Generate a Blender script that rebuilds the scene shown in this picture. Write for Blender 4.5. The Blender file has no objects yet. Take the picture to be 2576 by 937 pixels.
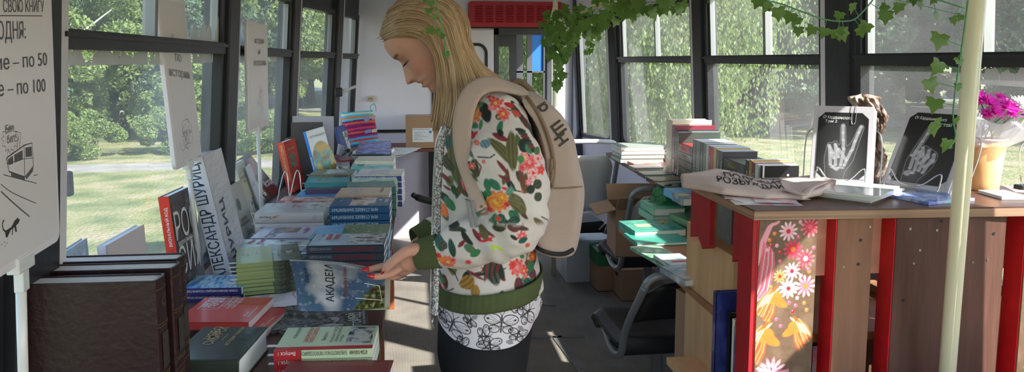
import bpy, math, random
import numpy as np
from mathutils import Vector, Matrix, noise
random.seed(7); np.random.seed(7)
C = bpy.context.scene
COL = C.collection
PI = math.pi
V = Vector
# ---------------------------------------------------------------- camera
FPX, PX0, PY0 = 1900.0, 1288.0, 362.0
PSI, TH = math.radians(7.73), math.radians(6.37)
EYE = V((0, 0, 1.45))
FW = V((math.sin(PSI)*math.cos(TH), math.cos(PSI)*math.cos(TH), -math.sin(TH)))
RT = V((math.cos(PSI), -math.sin(PSI), 0))
UP = RT.cross(FW)
cam = bpy.data.cameras.new('camera'); cob = bpy.data.objects.new('camera', cam); COL.objects.link(cob)
cam.sensor_width = 36; cam.lens = 36*FPX/2576; cam.shift_y = -(468.5-PY0)/2576; cam.clip_end = 600; cam.clip_start = .02
cob.matrix_world = Matrix((( RT.x, UP.x, -FW.x, 0), (RT.y, UP.y, -FW.y, 0), (RT.z, UP.z, -FW.z, EYE.z), (0, 0, 0, 1)))
C.camera = cob
def P(px, py, x=None, y=None, z=None, d=None):
    r = FW + RT*((px-PX0)/FPX) - UP*((py-PY0)/FPX)
    if z is not None: t = (z-EYE.z)/r.z
    elif y is not None: t = y/r.y
    elif x is not None: t = x/r.x
    else: t = d
    return EYE + r*t
# ---------------------------------------------------------------- colour and materials
def L(v):
    v /= 255.0
    return v/12.92 if v <= .04045 else ((v+.055)/1.055)**2.4
def S(r, g, b, k=1.35):
    return (min(L(r)*k, .88), min(L(g)*k, .88), min(L(b)*k, .88), 1)
MC = {}
def mat(key, col=(.5, .5, .5, 1), rough=.6, metal=0, bump=0, bscale=40, var=0, vscale=6, spec=.4, attr=None, trans=0, kind=None, stretch=None, coat=0):
    if key in MC: return MC[key]
    m = bpy.data.materials.new(key); m.use_nodes = True; nt = m.node_tree; N = nt.nodes; K = nt.links
    b = N['Principled BSDF']; b.inputs['Roughness'].default_value = rough; b.inputs['Metallic'].default_value = metal
    b.inputs['Specular IOR Level'].default_value = spec; b.inputs['Base Color'].default_value = col
    if coat: b.inputs['Coat Weight'].default_value = coat; b.inputs['Coat Roughness'].default_value = .15
    src = None
    if attr:
        a = N.new('ShaderNodeAttribute'); a.attribute_name = attr; src = a.outputs['Color']
        K.new(src, b.inputs['Base Color'])
    tc = None
    def coords():
        t = N.new('ShaderNodeTexCoord'); mp = N.new('ShaderNodeMapping'); K.new(t.outputs['Object'], mp.inputs[0])
        if stretch: mp.inputs['Scale'].default_value = stretch
        return mp.outputs[0]
    if var or bump:
        tc = coords()
    if var:
        n = N.new('ShaderNodeTexNoise'); n.inputs['Scale'].default_value = vscale; n.inputs['Detail'].default_value = 5; K.new(tc, n.inputs['Vector'])
        mr = N.new('ShaderNodeMapRange'); mr.inputs[1].default_value = .3; mr.inputs[2].default_value = .7
        mr.inputs[3].default_value = 1-var; mr.inputs[4].default_value = 1+var; K.new(n.outputs['Fac'], mr.inputs[0])
        mx = N.new('ShaderNodeVectorMath'); mx.operation = 'MULTIPLY'
        if src: K.new(src, mx.inputs[0])
        else: mx.inputs[0].default_value = col[:3]
        K.new(mr.outputs[0], mx.inputs[1]); K.new(mx.outputs[0], b.inputs['Base Color'])
    if bump:
        n = N.new('ShaderNodeTexNoise'); n.inputs['Scale'].default_value = bscale; n.inputs['Detail'].default_value = 4; K.new(tc, n.inputs['Vector'])
        bm = N.new('ShaderNodeBump'); bm.inputs['Strength'].default_value = bump; bm.inputs['Distance'].default_value = .005
        K.new(n.outputs['Fac'], bm.inputs['Height']); K.new(bm.outputs[0], b.inputs['Normal'])
    if trans:
        tr = N.new('ShaderNodeBsdfTranslucent'); mix = N.new('ShaderNodeMixShader'); mix.inputs[0].default_value = trans
        if src: K.new(src, tr.inputs[0])
        else: tr.inputs[0].default_value = col
        K.new(b.outputs[0], mix.inputs[1]); K.new(tr.outputs[0], mix.inputs[2]); K.new(mix.outputs[0], N['Material Output'].inputs[0])
    MC[key] = m
    return m
def ramp_mat(key, cols, scale=8, rough=.5, stretch=None, detail=6, dist=0, coat=0, ns=0):
    """noise through hard-ish colour steps: printed photographs and paintings on covers"""
    if key in MC: return MC[key]
    m = bpy.data.materials.new(key); m.use_nodes = True; nt = m.node_tree; N = nt.nodes; K = nt.links
    b = N['Principled BSDF']; b.inputs['Roughness'].default_value = rough
    if coat: b.inputs['Coat Weight'].default_value = coat
    t = N.new('ShaderNodeTexCoord'); mp = N.new('ShaderNodeMapping'); K.new(t.outputs['Object'], mp.inputs[0])
    mp.inputs['Location'].default_value = (ns*1.7, ns*2.3, ns)
    if stretch: mp.inputs['Scale'].default_value = stretch
    n = N.new('ShaderNodeTexNoise'); n.inputs['Scale'].default_value = scale; n.inputs['Detail'].default_value = detail; n.inputs['Distortion'].default_value = dist
    K.new(mp.outputs[0], n.inputs['Vector'])
    r = N.new('ShaderNodeValToRGB'); cr = r.color_ramp
    k = len(cols)
    while len(cr.elements) < k: cr.elements.new(.5)
    for i, c in enumerate(cols):
        cr.elements[i].position = .32+.36*i/max(1, k-1); cr.elements[i].color = c
    K.new(n.outputs['Fac'], r.inputs[0]); K.new(r.outputs[0], b.inputs['Base Color'])
    MC[key] = m
    return m
# ---------------------------------------------------------------- meshes
ORG = {}
class MB:
    def __init__(s): s.v = []; s.f = []; s.m = []; s.cur = 0; s.col = None
    def mi(s, i): s.cur = i; return s
    def add(s, vs, fs):
        b = len(s.v); s.v += [tuple(p) for p in vs]; s.f += [tuple(b+i for i in f) for f in fs]; s.m += [s.cur]*len(fs); return s
    def quad(s, a, b, c, d): return s.add([a, b, c, d], [(0, 1, 2, 3)])
    def box(s, lo, hi, M=None):
        x0, y0, z0 = lo; x1, y1, z1 = hi
        vs = [V(p) for p in ((x0,y0,z0),(x1,y0,z0),(x1,y1,z0),(x0,y1,z0),(x0,y0,z1),(x1,y0,z1),(x1,y1,z1),(x0,y1,z1))]
        if M: vs = [M @ p for p in vs]
        return s.add(vs, [(0,3,2,1),(4,5,6,7),(0,1,5,4),(1,2,6,5),(2,3,7,6),(3,0,4,7)])
    def hexa(s, b4, t4):   # bottom quad, top quad (same winding, ccw seen from the top)
        return s.add(list(b4)+list(t4), [(0,3,2,1),(4,5,6,7),(0,1,5,4),(1,2,6,5),(2,3,7,6),(3,0,4,7)])
    def slab(s, q, n):     # a quad q given thickness vector n
        q = [V(p) for p in q]; n = V(n)
        return s.hexa(q, [p+n for p in q])
    def prism(s, pts, n, M=None):
        pts = [V(p) for p in pts]; n = V(n); k = len(pts); vs = pts+[p+n for p in pts]
        if M: vs = [M @ p for p in vs]
        return s.add(vs, [tuple(range(k))[::-1], tuple(range(k, 2*k))]+[(i, (i+1) % k, k+(i+1) % k, k+i) for i in range(k)])
    def loft(s, rings, cap=True, closed=True):
        k = len(rings[0]); vs = [p for r in rings for p in r]; fs = []
        for i in range(len(rings)-1):
            for j in range(k if closed else k-1):
                j2 = (j+1) % k; fs.append((i*k+j, i*k+j2, (i+1)*k+j2, (i+1)*k+j))
        if cap and closed:
            fs.append(tuple(range(k))[::-1]); fs.append(tuple((len(rings)-1)*k+j for j in range(k)))
        return s.add(vs, fs)
    def tube(s, path, r, n=8, flat=1.0, up=None, cap=True):
        path = [V(p) for p in path]; rs = r if hasattr(r, '__len__') else [r]*len(path)
        rings = []; u = None
        for i, p in enumerate(path):
            a = path[max(0, i-1)]; b = path[min(len(path)-1, i+1)]; t = (b-a)
            if t.length < 1e-9: t = V((0, 0, 1))
            t.normalize()
            if u is None:
                u = V(up) if up is not None else (V((0, 0, 1)) if abs(t.z) < .9 else V((1, 0, 0)))
            u = (u - t*u.dot(t))
            if u.length < 1e-6: u = t.orthogonal()
            u.normalize(); w = t.cross(u)
            rings.append([p + (u*math.cos(2*PI*j/n)*flat + w*math.sin(2*PI*j/n))*rs[i] for j in range(n)])
        return s.loft(rings, cap)
    def disc(s, c, r, nrm=(0, 0, 1), k=20, h=0.0):
        c = V(c); nrm = V(nrm).normalized(); a = nrm.orthogonal().normalized(); b = nrm.cross(a)
        ring = [c+(a*math.cos(2*PI*i/k)+b*math.sin(2*PI*i/k))*r for i in range(k)]
        if h: return s.prism(ring, nrm*h)
        return s.add(ring, [tuple(range(k))])
    def lathe(s, c, prof, k=28):
        c = V(c); rings = [[c+V((r*math.cos(2*PI*j/k), r*math.sin(2*PI*j/k), z)) for j in range(k)] for r, z in prof]
        return s.loft(rings, True)
    def grid(s, fn, nu, nv):
        vs = [fn(i/nu, j/nv) for j in range(nv+1) for i in range(nu+1)]; w = nu+1
        return s.add(vs, [(j*w+i, j*w+i+1, (j+1)*w+i+1, (j+1)*w+i) for j in range(nv) for i in range(nu)])
    def build(s, name, mats, parent=None, smooth=False, bevel=0, local=False, solid=0, sub=0):
        me = bpy.data.meshes.new(name)
        o = V((0, 0, 0)) if (parent is None or local) else ORG.get(parent.name, V((0, 0, 0)))
        vs = s.v if o.length == 0 else [(p[0]-o.x, p[1]-o.y, p[2]-o.z) for p in s.v]
        me.from_pydata(vs, [], s.f)
        if not isinstance(mats, (list, tuple)): mats = [mats]
        for m in mats: me.materials.append(m)
        if len(mats) > 1: me.polygons.foreach_set('material_index', s.m)
        if smooth: me.shade_smooth()
        if s.col is not None:
            ca = me.color_attributes.new('col', 'FLOAT_COLOR', 'POINT'); ca.data.foreach_set('color', np.asarray(s.col, dtype=np.float32).ravel())
        me.update()
        ob = bpy.data.objects.new(name, me); COL.objects.link(ob)
        if parent is not None: ob.parent = parent; ORG[ob.name] = o.copy()
        if bevel:
            b = ob.modifiers.new('b', 'BEVEL'); b.width = bevel; b.segments = 2; b.limit_method = 'ANGLE'; b.angle_limit = math.radians(40)
        if solid:
            b = ob.modifiers.new('s', 'SOLIDIFY'); b.thickness = solid; b.offset = 0
        if sub:
            b = ob.modifiers.new('u', 'SUBSURF'); b.levels = b.render_levels = sub
        return ob
def tag(o, label=None, cat=None, group=None, kind=None):
    if label: o['label'] = label
    if cat: o['category'] = cat
    if group: o['group'] = group
    if kind: o['kind'] = kind
    return o
def thing(name, label, cat, loc=(0, 0, 0), group=None, M=None):
    o = bpy.data.objects.new(name, None); o.empty_display_size = .05; COL.objects.link(o)
    if M is not None: o.matrix_world = M; ORG[o.name] = V((0, 0, 0))
    else: o.location = loc; ORG[o.name] = V(loc)
    return tag(o, label, cat, group)
def struct(o): o['kind'] = 'structure'; return o
def copy_tree(o, M=None, label=None, parent=None):
    c = o.copy(); COL.objects.link(c)
    if parent is not None: c.parent = parent
    if M is not None: c.matrix_world = M
    if label: c['label'] = label
    for ch in list(o.children): copy_tree(ch, None, None, c)
    return c
def Mx(o, x, y, z):   # frame from origin and axes
    return Matrix(((x[0], y[0], z[0], o[0]), (x[1], y[1], z[1], o[1]), (x[2], y[2], z[2], o[2]), (0, 0, 0, 1)))
# ---------------------------------------------------------------- lettering
TC = {}
def text_geo(txt, bold=0.0):
    k = (txt, bold)
    if k in TC: return TC[k]
    cu = bpy.data.curves.new('t', 'FONT'); cu.body = txt; cu.resolution_u = 3; cu.offset = bold; cu.align_x = 'LEFT'
    ob = bpy.data.objects.new('t', cu); me = None
    me = bpy.data.meshes.new_from_object(ob)
    vs = [(v.co.x, v.co.y) for v in me.vertices]; fs = [tuple(p.vertices) for p in me.polygons]
    bpy.data.objects.remove(ob); bpy.data.curves.remove(cu); bpy.data.meshes.remove(me)
    if not vs: vs = [(0, 0)]
    x0 = min(v[0] for v in vs); x1 = max(v[0] for v in vs)
    TC[k] = ([(v[0]-x0, v[1]) for v in vs], fs, x1-x0)
    return TC[k]
def put_text(mb, txt, o, right, up, size, width=None, align='l', bold=0.0, off=.0006, wmax=None):
    """letters laid on a surface at o; right / up are unit vectors; size = cap height / .73"""
    vs, fs, w = text_geo(txt, bold)
    right = V(right).normalized(); up = V(up).normalized(); n = right.cross(up); o = V(o)+n*off
    sx = size
    if width: sx = width/max(w, 1e-6)
    ox = 0 if align == 'l' else (-w*sx/2 if align == 'c' else -w*sx)
    mb.add([o+right*(ox+x*sx)+up*(y*size) for x, y in vs], fs)
    return w*sx
def ribbon(mb, pts, wd, n):
    """thin drawn line on a surface with normal n"""
    pts = [V(p) for p in pts]; n = V(n).normalized(); L_ = []; R_ = []
    for i, p in enumerate(pts):
        t = pts[min(i+1, len(pts)-1)]-pts[max(i-1, 0)]
        if t.length < 1e-9: t = V((1, 0, 0))
        sd = n.cross(t).normalized()*wd/2; L_.append(p+sd); R_.append(p-sd)
    k = len(pts)
    mb.add(L_+R_, [(i, k+i, k+i+1, i+1) for i in range(k-1)])
def spline(pts, n=8):
    pts = [V(p) for p in pts]; out = []
    for i in range(len(pts)-1):
        p0 = pts[max(i-1, 0)]; p1 = pts[i]; p2 = pts[i+1]; p3 = pts[min(i+2, len(pts)-1)]
        for j in range(n):
            t = j/n
            out.append(.5*((2*p1)+(p2-p0)*t+(2*p0-5*p1+4*p2-p3)*t*t+(3*p1-p0-3*p2+p3)*t**3))
    out.append(pts[-1]); return out
# ---------------------------------------------------------------- numpy painter: motifs over coordinate arrays
class Paint:
    def __init__(s, U, W, base):
        s.U = U; s.W = W; s.c = np.tile(np.array(base[:3], dtype=np.float64), (len(U), 1)); s.aa = 0
    def mix(s, m, col):
        m = np.clip(m, 0, 1)[:, None]; s.c = s.c*(1-m)+np.array(col[:3])*m
    def loc(s, cx, cy, ang):
        dx = s.U-cx; dy = s.W-cy; ca, sa = math.cos(ang), math.sin(ang)
        return dx*ca+dy*sa, -dx*sa+dy*ca
    def ell(s, cx, cy, rx, ry, col, ang=0, soft=.12, a=1):
        u, w = s.loc(cx, cy, ang); r = np.sqrt((u/rx)**2+(w/ry)**2)
        s.mix(np.clip((1-r)/soft, 0, 1)*a, col)
    def leaf(s, x0, y0, x1, y1, wd, col, col2=None, bend=0, veins=3):
        ln = math.hypot(x1-x0, y1-y0); ang = math.atan2(y1-y0, x1-x0)
        u, w = s.loc(x0, y0, ang); t = u/ln; w = w-bend*np.sin(np.clip(t, 0, 1)*PI)
        prof = wd*np.sin(np.clip(t, 0, 1)*PI)**.75
        m = np.clip((prof-np.abs(w))/max(wd*.15+.001, s.aa)+(.5 if s.aa else 0)*(prof > 0), 0, 1)*((t > 0) & (t < 1))*np.clip(t*8, 0, 1)*np.clip((1-t)*8, 0, 1)
        s.mix(m, col)
        if col2 is not None:
            st = .5+.5*np.sin(w/wd*PI*veins)
            s.mix(m*st*.75, col2)
    def flower(s, cx, cy, r, cols, n=7, core=None, sharp=.35, ang=0, soft=.1):
        dx = s.U-cx; dy = s.W-cy; rr = np.sqrt(dx*dx+dy*dy)/r; th = np.arctan2(dy, dx)+ang
        edge = 1-sharp*(1-np.abs(np.cos(th*n/2)))
        m = np.clip((edge-rr)/max(soft, s.aa/r), 0, 1); s.mix(m, cols[0])
        k = np.abs(np.cos(th*n/2))**2
        s.mix(m*k*np.clip(rr*1.3, 0, 1)*.8, cols[1])
        if len(cols) > 2:
            sw = .5+.5*np.sin(rr*14+th*3); s.mix(m*sw*.5*(rr < .8), cols[2])
        if core is not None: s.mix(np.clip((.28-rr)/.1, 0, 1), core)
    def stroke(s, pts, wd, col, a=1.0, soft=.5, add=False):
        best = np.full(len(s.U), 1e9)
        for (ax, ay), (bx, by) in zip(pts[:-1], pts[1:]):
            vx, vy = bx-ax, by-ay; l2 = vx*vx+vy*vy+1e-12
            t = np.clip(((s.U-ax)*vx+(s.W-ay)*vy)/l2, 0, 1)
            best = np.minimum(best, np.hypot(s.U-ax-vx*t, s.W-ay-vy*t))
        m = np.clip((wd-best)/(wd*soft+1e-9), 0, 1)*a
        s.mix(m, col)
    def noise(s, sc, seed=0):
        r = np.random.RandomState(seed); o = np.zeros(len(s.U))
        for i in range(14):
            a = r.uniform(0, 2*PI); f = sc*r.uniform(.5, 2.6); o += np.sin((s.U*math.cos(a)+s.W*math.sin(a))*f+r.uniform(0, 6.28))/math.sqrt(f/sc)
        return o/4
    def col4(s): return np.hstack([s.c, np.ones((len(s.c), 1))])
def painted(mb_fn, nu, nv, paint, name, material, parent, wide=1.0, tall=1.0):
    """a sheet fn(u,v) carrying a painted picture; paint(Paint) works in metres u*wide, v*tall"""
    mb = MB(); mb.grid(mb_fn, nu, nv)
    U = np.tile(np.arange(nu+1)/nu, nv+1)*wide; W = np.repeat(np.arange(nv+1)/nv, nu+1)*tall
    p = Paint(U, W, (.5, .5, .5)); paint(p); mb.col = p.col4()
    return mb.build(name, material, parent, local=True)
# ================================================================ world, light
w = bpy.data.worlds.new('sky'); C.world = w; w.use_nodes = True; N = w.node_tree.nodes; K = w.node_tree.links
sky = N.new('ShaderNodeTexSky'); sky.sky_type = 'NISHITA'; sky.sun_disc = False; sky.sun_elevation = math.radians(38)
sky.sun_rotation = math.radians(130); sky.air_density = 1.2; sky.dust_density = 1.0; sky.ozone_density = 1.0
K.new(sky.outputs[0], N['Background'].inputs[0]); N['Background'].inputs[1].default_value = .62
sun = bpy.data.lights.new('sun', 'SUN'); sun.energy = 16.0; sun.angle = math.radians(.6); sun.color = (1, .95, .87)
so = bpy.data.objects.new('sun', sun); COL.objects.link(so)
EL = math.radians(38); SD = V((-.76*math.cos(EL), .65*math.cos(EL), -math.sin(EL)))
so.rotation_euler = SD.to_track_quat('-Z', 'Y').to_euler()
C.view_settings.view_transform = 'Standard'; C.view_settings.look = 'None'; C.view_settings.gamma = 1; C.view_settings.exposure = -.1
C.view_settings.use_curve_mapping = False
C.cycles.use_denoising = True; C.cycles.max_bounces = 10; C.cycles.diffuse_bounces = 5; C.cycles.transparent_max_bounces = 24
C.cycles.sample_clamp_indirect = 8; C.cycles.caustics_reflective = False; C.cycles.caustics_refractive = False
# ================================================================ shell of the tram
XL, XR, YB = -.68, 1.55, 6.1
def xl(y, z):
    b = XL if y < 4.54 else XL + (y-4.54)*.173
    return b + .07*(z-1.45)
def xr(y, z):
    b = XR if y < 5.3 else XR - (y-5.3)*.24
    return b - .055*(z-1.45)
black = mat('black_rubber_paint', S(30, 31, 36), .42, bump=.15, bscale=60, var=.25, vscale=9)
white = mat('white_wall_panel', S(188, 186, 200, 1.5), .5, bump=.08, bscale=12, var=.04, vscale=3)
grey = mat('grey_panel', S(150, 150, 156, 1.5), .5, var=.06)
offw = mat('white_strip', S(180, 178, 186, 1.4), .45)
# floor
def floor_mat():
    m = bpy.data.materials.new('ribbed_floor'); m.use_nodes = True; N = m.node_tree.nodes; K = m.node_tree.links; b = N['Principled BSDF']
    t = N.new('ShaderNodeTexCoord'); wv = N.new('ShaderNodeTexWave'); wv.inputs['Scale'].default_value = 42; wv.bands_direction = 'X'
    K.new(t.outputs['Object'], wv.inputs['Vector'])
    ns = N.new('ShaderNodeTexNoise'); ns.inputs['Scale'].default_value = 5; ns.inputs['Detail'].default_value = 6; K.new(t.outputs['Object'], ns.inputs['Vector'])
    r = N.new('ShaderNodeValToRGB'); r.color_ramp.elements[0].color = S(84, 80, 78, 1.2); r.color_ramp.elements[1].color = S(150, 142, 132, 1.3)
    ad = N.new('ShaderNodeMath'); ad.operation = 'MULTIPLY_ADD'; ad.inputs[1].default_value = .16; K.new(wv.outputs['Fac'], ad.inputs[0]); 
    ml = N.new('ShaderNodeMath'); ml.operation = 'MULTIPLY'; ml.inputs[1].default_value = .84; K.new(ns.outputs['Fac'], ml.inputs[0]); K.new(ml.outputs[0], ad.inputs[2])
    K.new(ad.outputs[0], r.inputs[0]); K.new(r.outputs[0], b.inputs['Base Color'])
    bm = N.new('ShaderNodeBump'); bm.inputs['Distance'].default_value = .004; bm.inputs['Strength'].default_value = .25; K.new(wv.outputs['Fac'], bm.inputs['Height']); K.new(bm.outputs[0], b.inputs['Normal'])
    b.inputs['Roughness'].default_value = .6
    return m
fm = floor_mat()
YN = -3.2
struct(MB().box((-.95, YN, -.06), (1.72, 7.4, 0)).build('floor', fm))
# floor hatch strips
steel = mat('worn_steel', S(120, 120, 120), .35, .8, bump=.1, var=.15)
dsteel = mat('dull_strip', S(112, 110, 108), .45, .4, var=.15)
k = 0
for a, b, wd in (((1400, 848), (1470, 940), .05), ((1330, 850), (1470, 848), .035), ((1330, 762), (1400, 770), .03)):
    p = P(*a, z=0); q = P(*b, z=0); t = (q-p).normalized(); sd = V((-t.y, t.x, 0))*wd/2; k += 1
    mb = MB().slab([p-sd, q-sd, q+sd, p+sd], (0, 0, .004))
    for f in (.1, .5, .9):
        mb.disc(p.lerp(q, f)+V((0, 0, .004)), .007, h=.002)
    struct(mb.build('trim_%d' % k, dsteel))
ZS_L, ZS_R, ZT = .72, .82, 1.79     # sills and window heads
def wall(side, f, zs, pill, name):
    sg = 1 if side == 'r' else -1
    ys = [YN] + [y for y in (4.54, 5.3) if (side == 'l') == (y == 4.54)] + [YB]
    mb = MB()
    for y0, y1 in zip(ys[:-1], ys[1:]):
        for z0, z1 in ((0, zs), (ZT, 1.98)):
            a = [V((f(y0+1e-6, z), y0, z)) for z in (z0, z1)]; b = [V((f(y1-1e-6, z), y1, z)) for z in (z0, z1)]
            q = [a[0], b[0], b[1], a[1]] if sg > 0 else [b[0], a[0], a[1], b[1]]
            mb.slab(q, V((sg*.06, 0, 0)))
    struct(mb.build(name, white if side == 'r' else black))
    return
wall('l', xl, ZS_L, None, 'wall_left'); wall('r', xr, ZS_R, None, 'wall_right')
glassm = None
def glass(key, dust, tint=(.93, .97, .95)):
    m = bpy.data.materials.new(key); m.use_nodes = True; N = m.node_tree.nodes; K = m.node_tree.links; N.remove(N['Principled BSDF'])
    tr = N.new('ShaderNodeBsdfTransparent'); tr.inputs[0].default_value = (*tint, 1)
    gl = N.new('ShaderNodeBsdfGlossy'); gl.inputs['Roughness'].default_value = .02
    lw = N.new('ShaderNodeLayerWeight'); lw.inputs[0].default_value = .5
    pw = N.new('ShaderNodeMath'); pw.operation = 'POWER'; pw.inputs[1].default_value = 4; K.new(lw.outputs['Facing'], pw.inputs[0])
    fr = N.new('ShaderNodeMath'); fr.operation = 'MULTIPLY_ADD'; fr.inputs[1].default_value = .28; fr.inputs[2].default_value = .045; K.new(pw.outputs[0], fr.inputs[0])
    m1 = N.new('ShaderNodeMixShader'); K.new(fr.outputs[0], m1.inputs[0]); K.new(tr.outputs[0], m1.inputs[1]); K.new(gl.outputs[0], m1.inputs[2])
    df = N.new('ShaderNodeBsdfDiffuse'); df.inputs[0].default_value = (.74, .76, .78, 1)
    tl = N.new('ShaderNodeBsdfTranslucent'); tl.inputs[0].default_value = (.74, .76, .78, 1)
    ms = N.new('ShaderNodeMixShader'); ms.inputs[0].default_value = .5; K.new(df.outputs[0], ms.inputs[1]); K.new(tl.outputs[0], ms.inputs[2])
    t = N.new('ShaderNodeTexCoord'); n = N.new('ShaderNodeTexNoise'); n.inputs['Scale'].default_value = 2.2; n.inputs['Detail'].default_value = 8; K.new(t.outputs['Object'], n.inputs['Vector'])
    mr = N.new('ShaderNodeMapRange'); mr.inputs[1].default_value = .3; mr.inputs[2].default_value = .75; mr.inputs[3].default_value = dust*.5; mr.inputs[4].default_value = dust*1.6
    K.new(n.outputs['Fac'], mr.inputs[0])
    m2 = N.new('ShaderNodeMixShader'); K.new(mr.outputs[0], m2.inputs[0]); K.new(m1.outputs[0], m2.inputs[1]); K.new(ms.outputs[0], m2.inputs[2])
    K.new(m2.outputs[0], N['Material Output'].inputs[0]); return m
gl_l = glass('dusty_glass_left', .19); gl_r = glass('dusty_glass_right', .085, (.88, .92, .92))
alu = mat('sash_aluminium', S(120, 122, 124), .4, .6)
def beam(mb, f, sg, y0, y1, z0, z1, din, dout):
    """a bar following the leaning wall, from din inside to dout outside of its plane"""
    def pt(y, z, o): return V((f(y, z)+sg*o, y, z))
    if sg > 0: mb.hexa([pt(y0, z0, -din), pt(y0, z0, dout), pt(y1, z0, dout), pt(y1, z0, -din)], [pt(y0, z1, -din), pt(y0, z1, dout), pt(y1, z1, dout), pt(y1, z1, -din)])
    else: mb.hexa([pt(y0, z0, dout), pt(y0, z0, -din), pt(y1, z0, -din), pt(y1, z0, dout)], [pt(y0, z1, dout), pt(y0, z1, -din), pt(y1, z1, -din), pt(y1, z1, dout)])
WN = [0]
def window(side, y0, y1, ztr, split, gm):
    f, sg, zs = (xl, -1, ZS_L) if side == 'l' else (xr, 1, ZS_R)
    WN[0] += 1
    fr = MB(); t = .028
    beam(fr, f, sg, y0, y0+t, zs, ZT, .02, .03); beam(fr, f, sg, y1-t, y1, zs, ZT, .02, .03)
    beam(fr, f, sg, y0, y1, zs, zs+t, .02, .03); beam(fr, f, sg, y0, y1, ZT-t, ZT, .02, .03)
    if ztr: beam(fr, f, sg, y0, y1, ztr-.02, ztr+.02, .026, .03); beam(fr, f, sg, y0, y1, ztr+.004, ztr+.014, .034, 0)
    # rounded corners
    for yy, s1 in ((y0+t, 1), (y1-t, -1)):
        for zz, s2 in ((zs+t, 1), (ZT-t, -1)):
            for q in range(3):
                r = .05; a0 = q*PI/6; a1 = (q+1)*PI/6
                w0 = r*(1-math.sin(a0)); h0 = r*(1-math.cos(a1))
                beam(fr, f, sg, min(yy, yy+s1*r*(1-math.sin(a1-.26))), max(yy, yy+s1*r*(1-math.sin(a1-.26))), min(zz+s2*r*(1-math.cos(a0)), zz+s2*r*(1-math.cos(a1))), max(zz+s2*r*(1-math.cos(a0)), zz+s2*r*(1-math.cos(a1))), .018, .02)
    root = fr.build('window_%d' % WN[0], black); struct(root)
    sa = MB()
    if split: beam(sa, f, sg, split-.012, split+.012, ztr, ZT, .012, .02)
    for yy in (y0+t+.012, y1-t-.012): beam(sa, f, sg, yy-.008, yy+.008, (ztr or zs), ZT, .006, .02)
    sa.build('window_sash', alu, root)
    g = MB()
    for z0, z1 in ([(zs, ztr), (ztr, ZT)] if ztr else [(zs, ZT)]):
        g.quad(V((f(y0+.01, z0)+sg*.012, y0+.01, z0)), V((f(y1-.01, z0)+sg*.012, y1-.01, z0)), V((f(y1-.01, z1)+sg*.012, y1-.01, z1)), V((f(y0+.01, z1)+sg*.012, y0+.01, z1)))
    go = g.build('window_pane', gm, root); go['label'] = 'dusty clear glass'
    return root
def pillar(side, y, wd, k, strip=True):
    f, sg, zs = (xl, -1, ZS_L) if side == 'l' else (xr, 1, ZS_R)
    mb = MB(); beam(mb, f, sg, y-wd/2, y+wd/2, 0 if side == 'l' else zs-.02, 1.96, .035, .06)
    root = struct(mb.build('wall_%s_pillar' % ('left' if side == 'l' else 'right'), black, bevel=.006))
    if strip:
        m2 = MB(); beam(m2, f, sg, y+wd/2, y+wd/2+.035, zs-.02, 1.96, .03, .05); m2.build('pillar_strip', offw, root)
# pillar centres
PL = [1.450, P(565, 150, x=XL).y, P(728, 150, x=XL).y, 5.47]
PR = [P(2125, 150, x=XR).y, P(1768, 150, x=XR).y, P(1562, 150, x=XR).y]
print('pillars', PL, PR)
for i, y in enumerate(PL): pillar('l', y, (.16, .16, .17, .13)[i], i)
for i, y in enumerate(PR): pillar('r', y, (.15, .12, .10)[i], i)
h = .10
window('l', .0, PL[0]-h, 1.49, None, gl_l)
window('l', PL[0]+h, PL[1]-h, 1.49, P(375, 60, x=XL).y, gl_l)
window('l', PL[1]+h+.03, PL[2]-h, 1.485, None, gl_l)
window('l', PL[2]+h+.03, PL[3]-.08, 1.48, None, gl_l)
window('l', PL[3]+.1, YB-.05, 1.475, None, gl_l)
window('r', PR[2]+.08, YB-.04, None, None, gl_r)
window('r', PR[1]+.1, PR[2]-.07, 1.45, P(1655, 90, x=XR).y, gl_r)
window('r', PR[0]+.11, PR[1]-.08, 1.45, P(1932, 90, x=XR).y, gl_r)
window('r', PR[0]-1.30, PR[0]-.1, 1.45, P(2480, 90, x=XR).y, gl_r)
window('r', PR[0]-3.0, PR[0]-1.48, 1.45, None, gl_r)
pillar('r', PR[0]-1.395, .11, 3, False)  # out-of-view pillar, placed and sized for its shade on the counter boards
window('r', PR[0]-4.4, PR[0]-3.15, 1.45, None, gl_r); pillar('r', PR[0]-3.08, .12, 4)
window('l', -1.4, -.12, 1.49, None, gl_l); window('l', -2.9, -1.55, 1.49, None, gl_l); pillar('l', -.06, .12, 4)
struct(MB().box((-.95, YN-.06, 0), (1.72, YN, .85)).box((-.95, YN-.06, 1.8), (1.72, YN, 2.2)).build('wall_front', white))
# ceiling: shallow vault
mb = MB(); prof = []
for i in range(17):
    a = i/16; x = -.80+a*(1.62+.80); z = 1.95+.24*math.sin(a*PI)**.6; prof.append((x, z))
for (xa, za), (xb, zb) in zip(prof[:-1], prof[1:]):
    mb.hexa([V((xa, YN, za)), V((xb, YN, zb)), V((xb, 7.4, zb)), V((xa, 7.4, za))], [V((xa, YN, za+.04)), V((xb, YN, zb+.04)), V((xb, 7.4, zb+.04)), V((xa, 7.4, za+.04))])
struct(mb.build('ceiling', mat('ceiling_white', S(190, 188, 196, 1.6), .55)))
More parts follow.
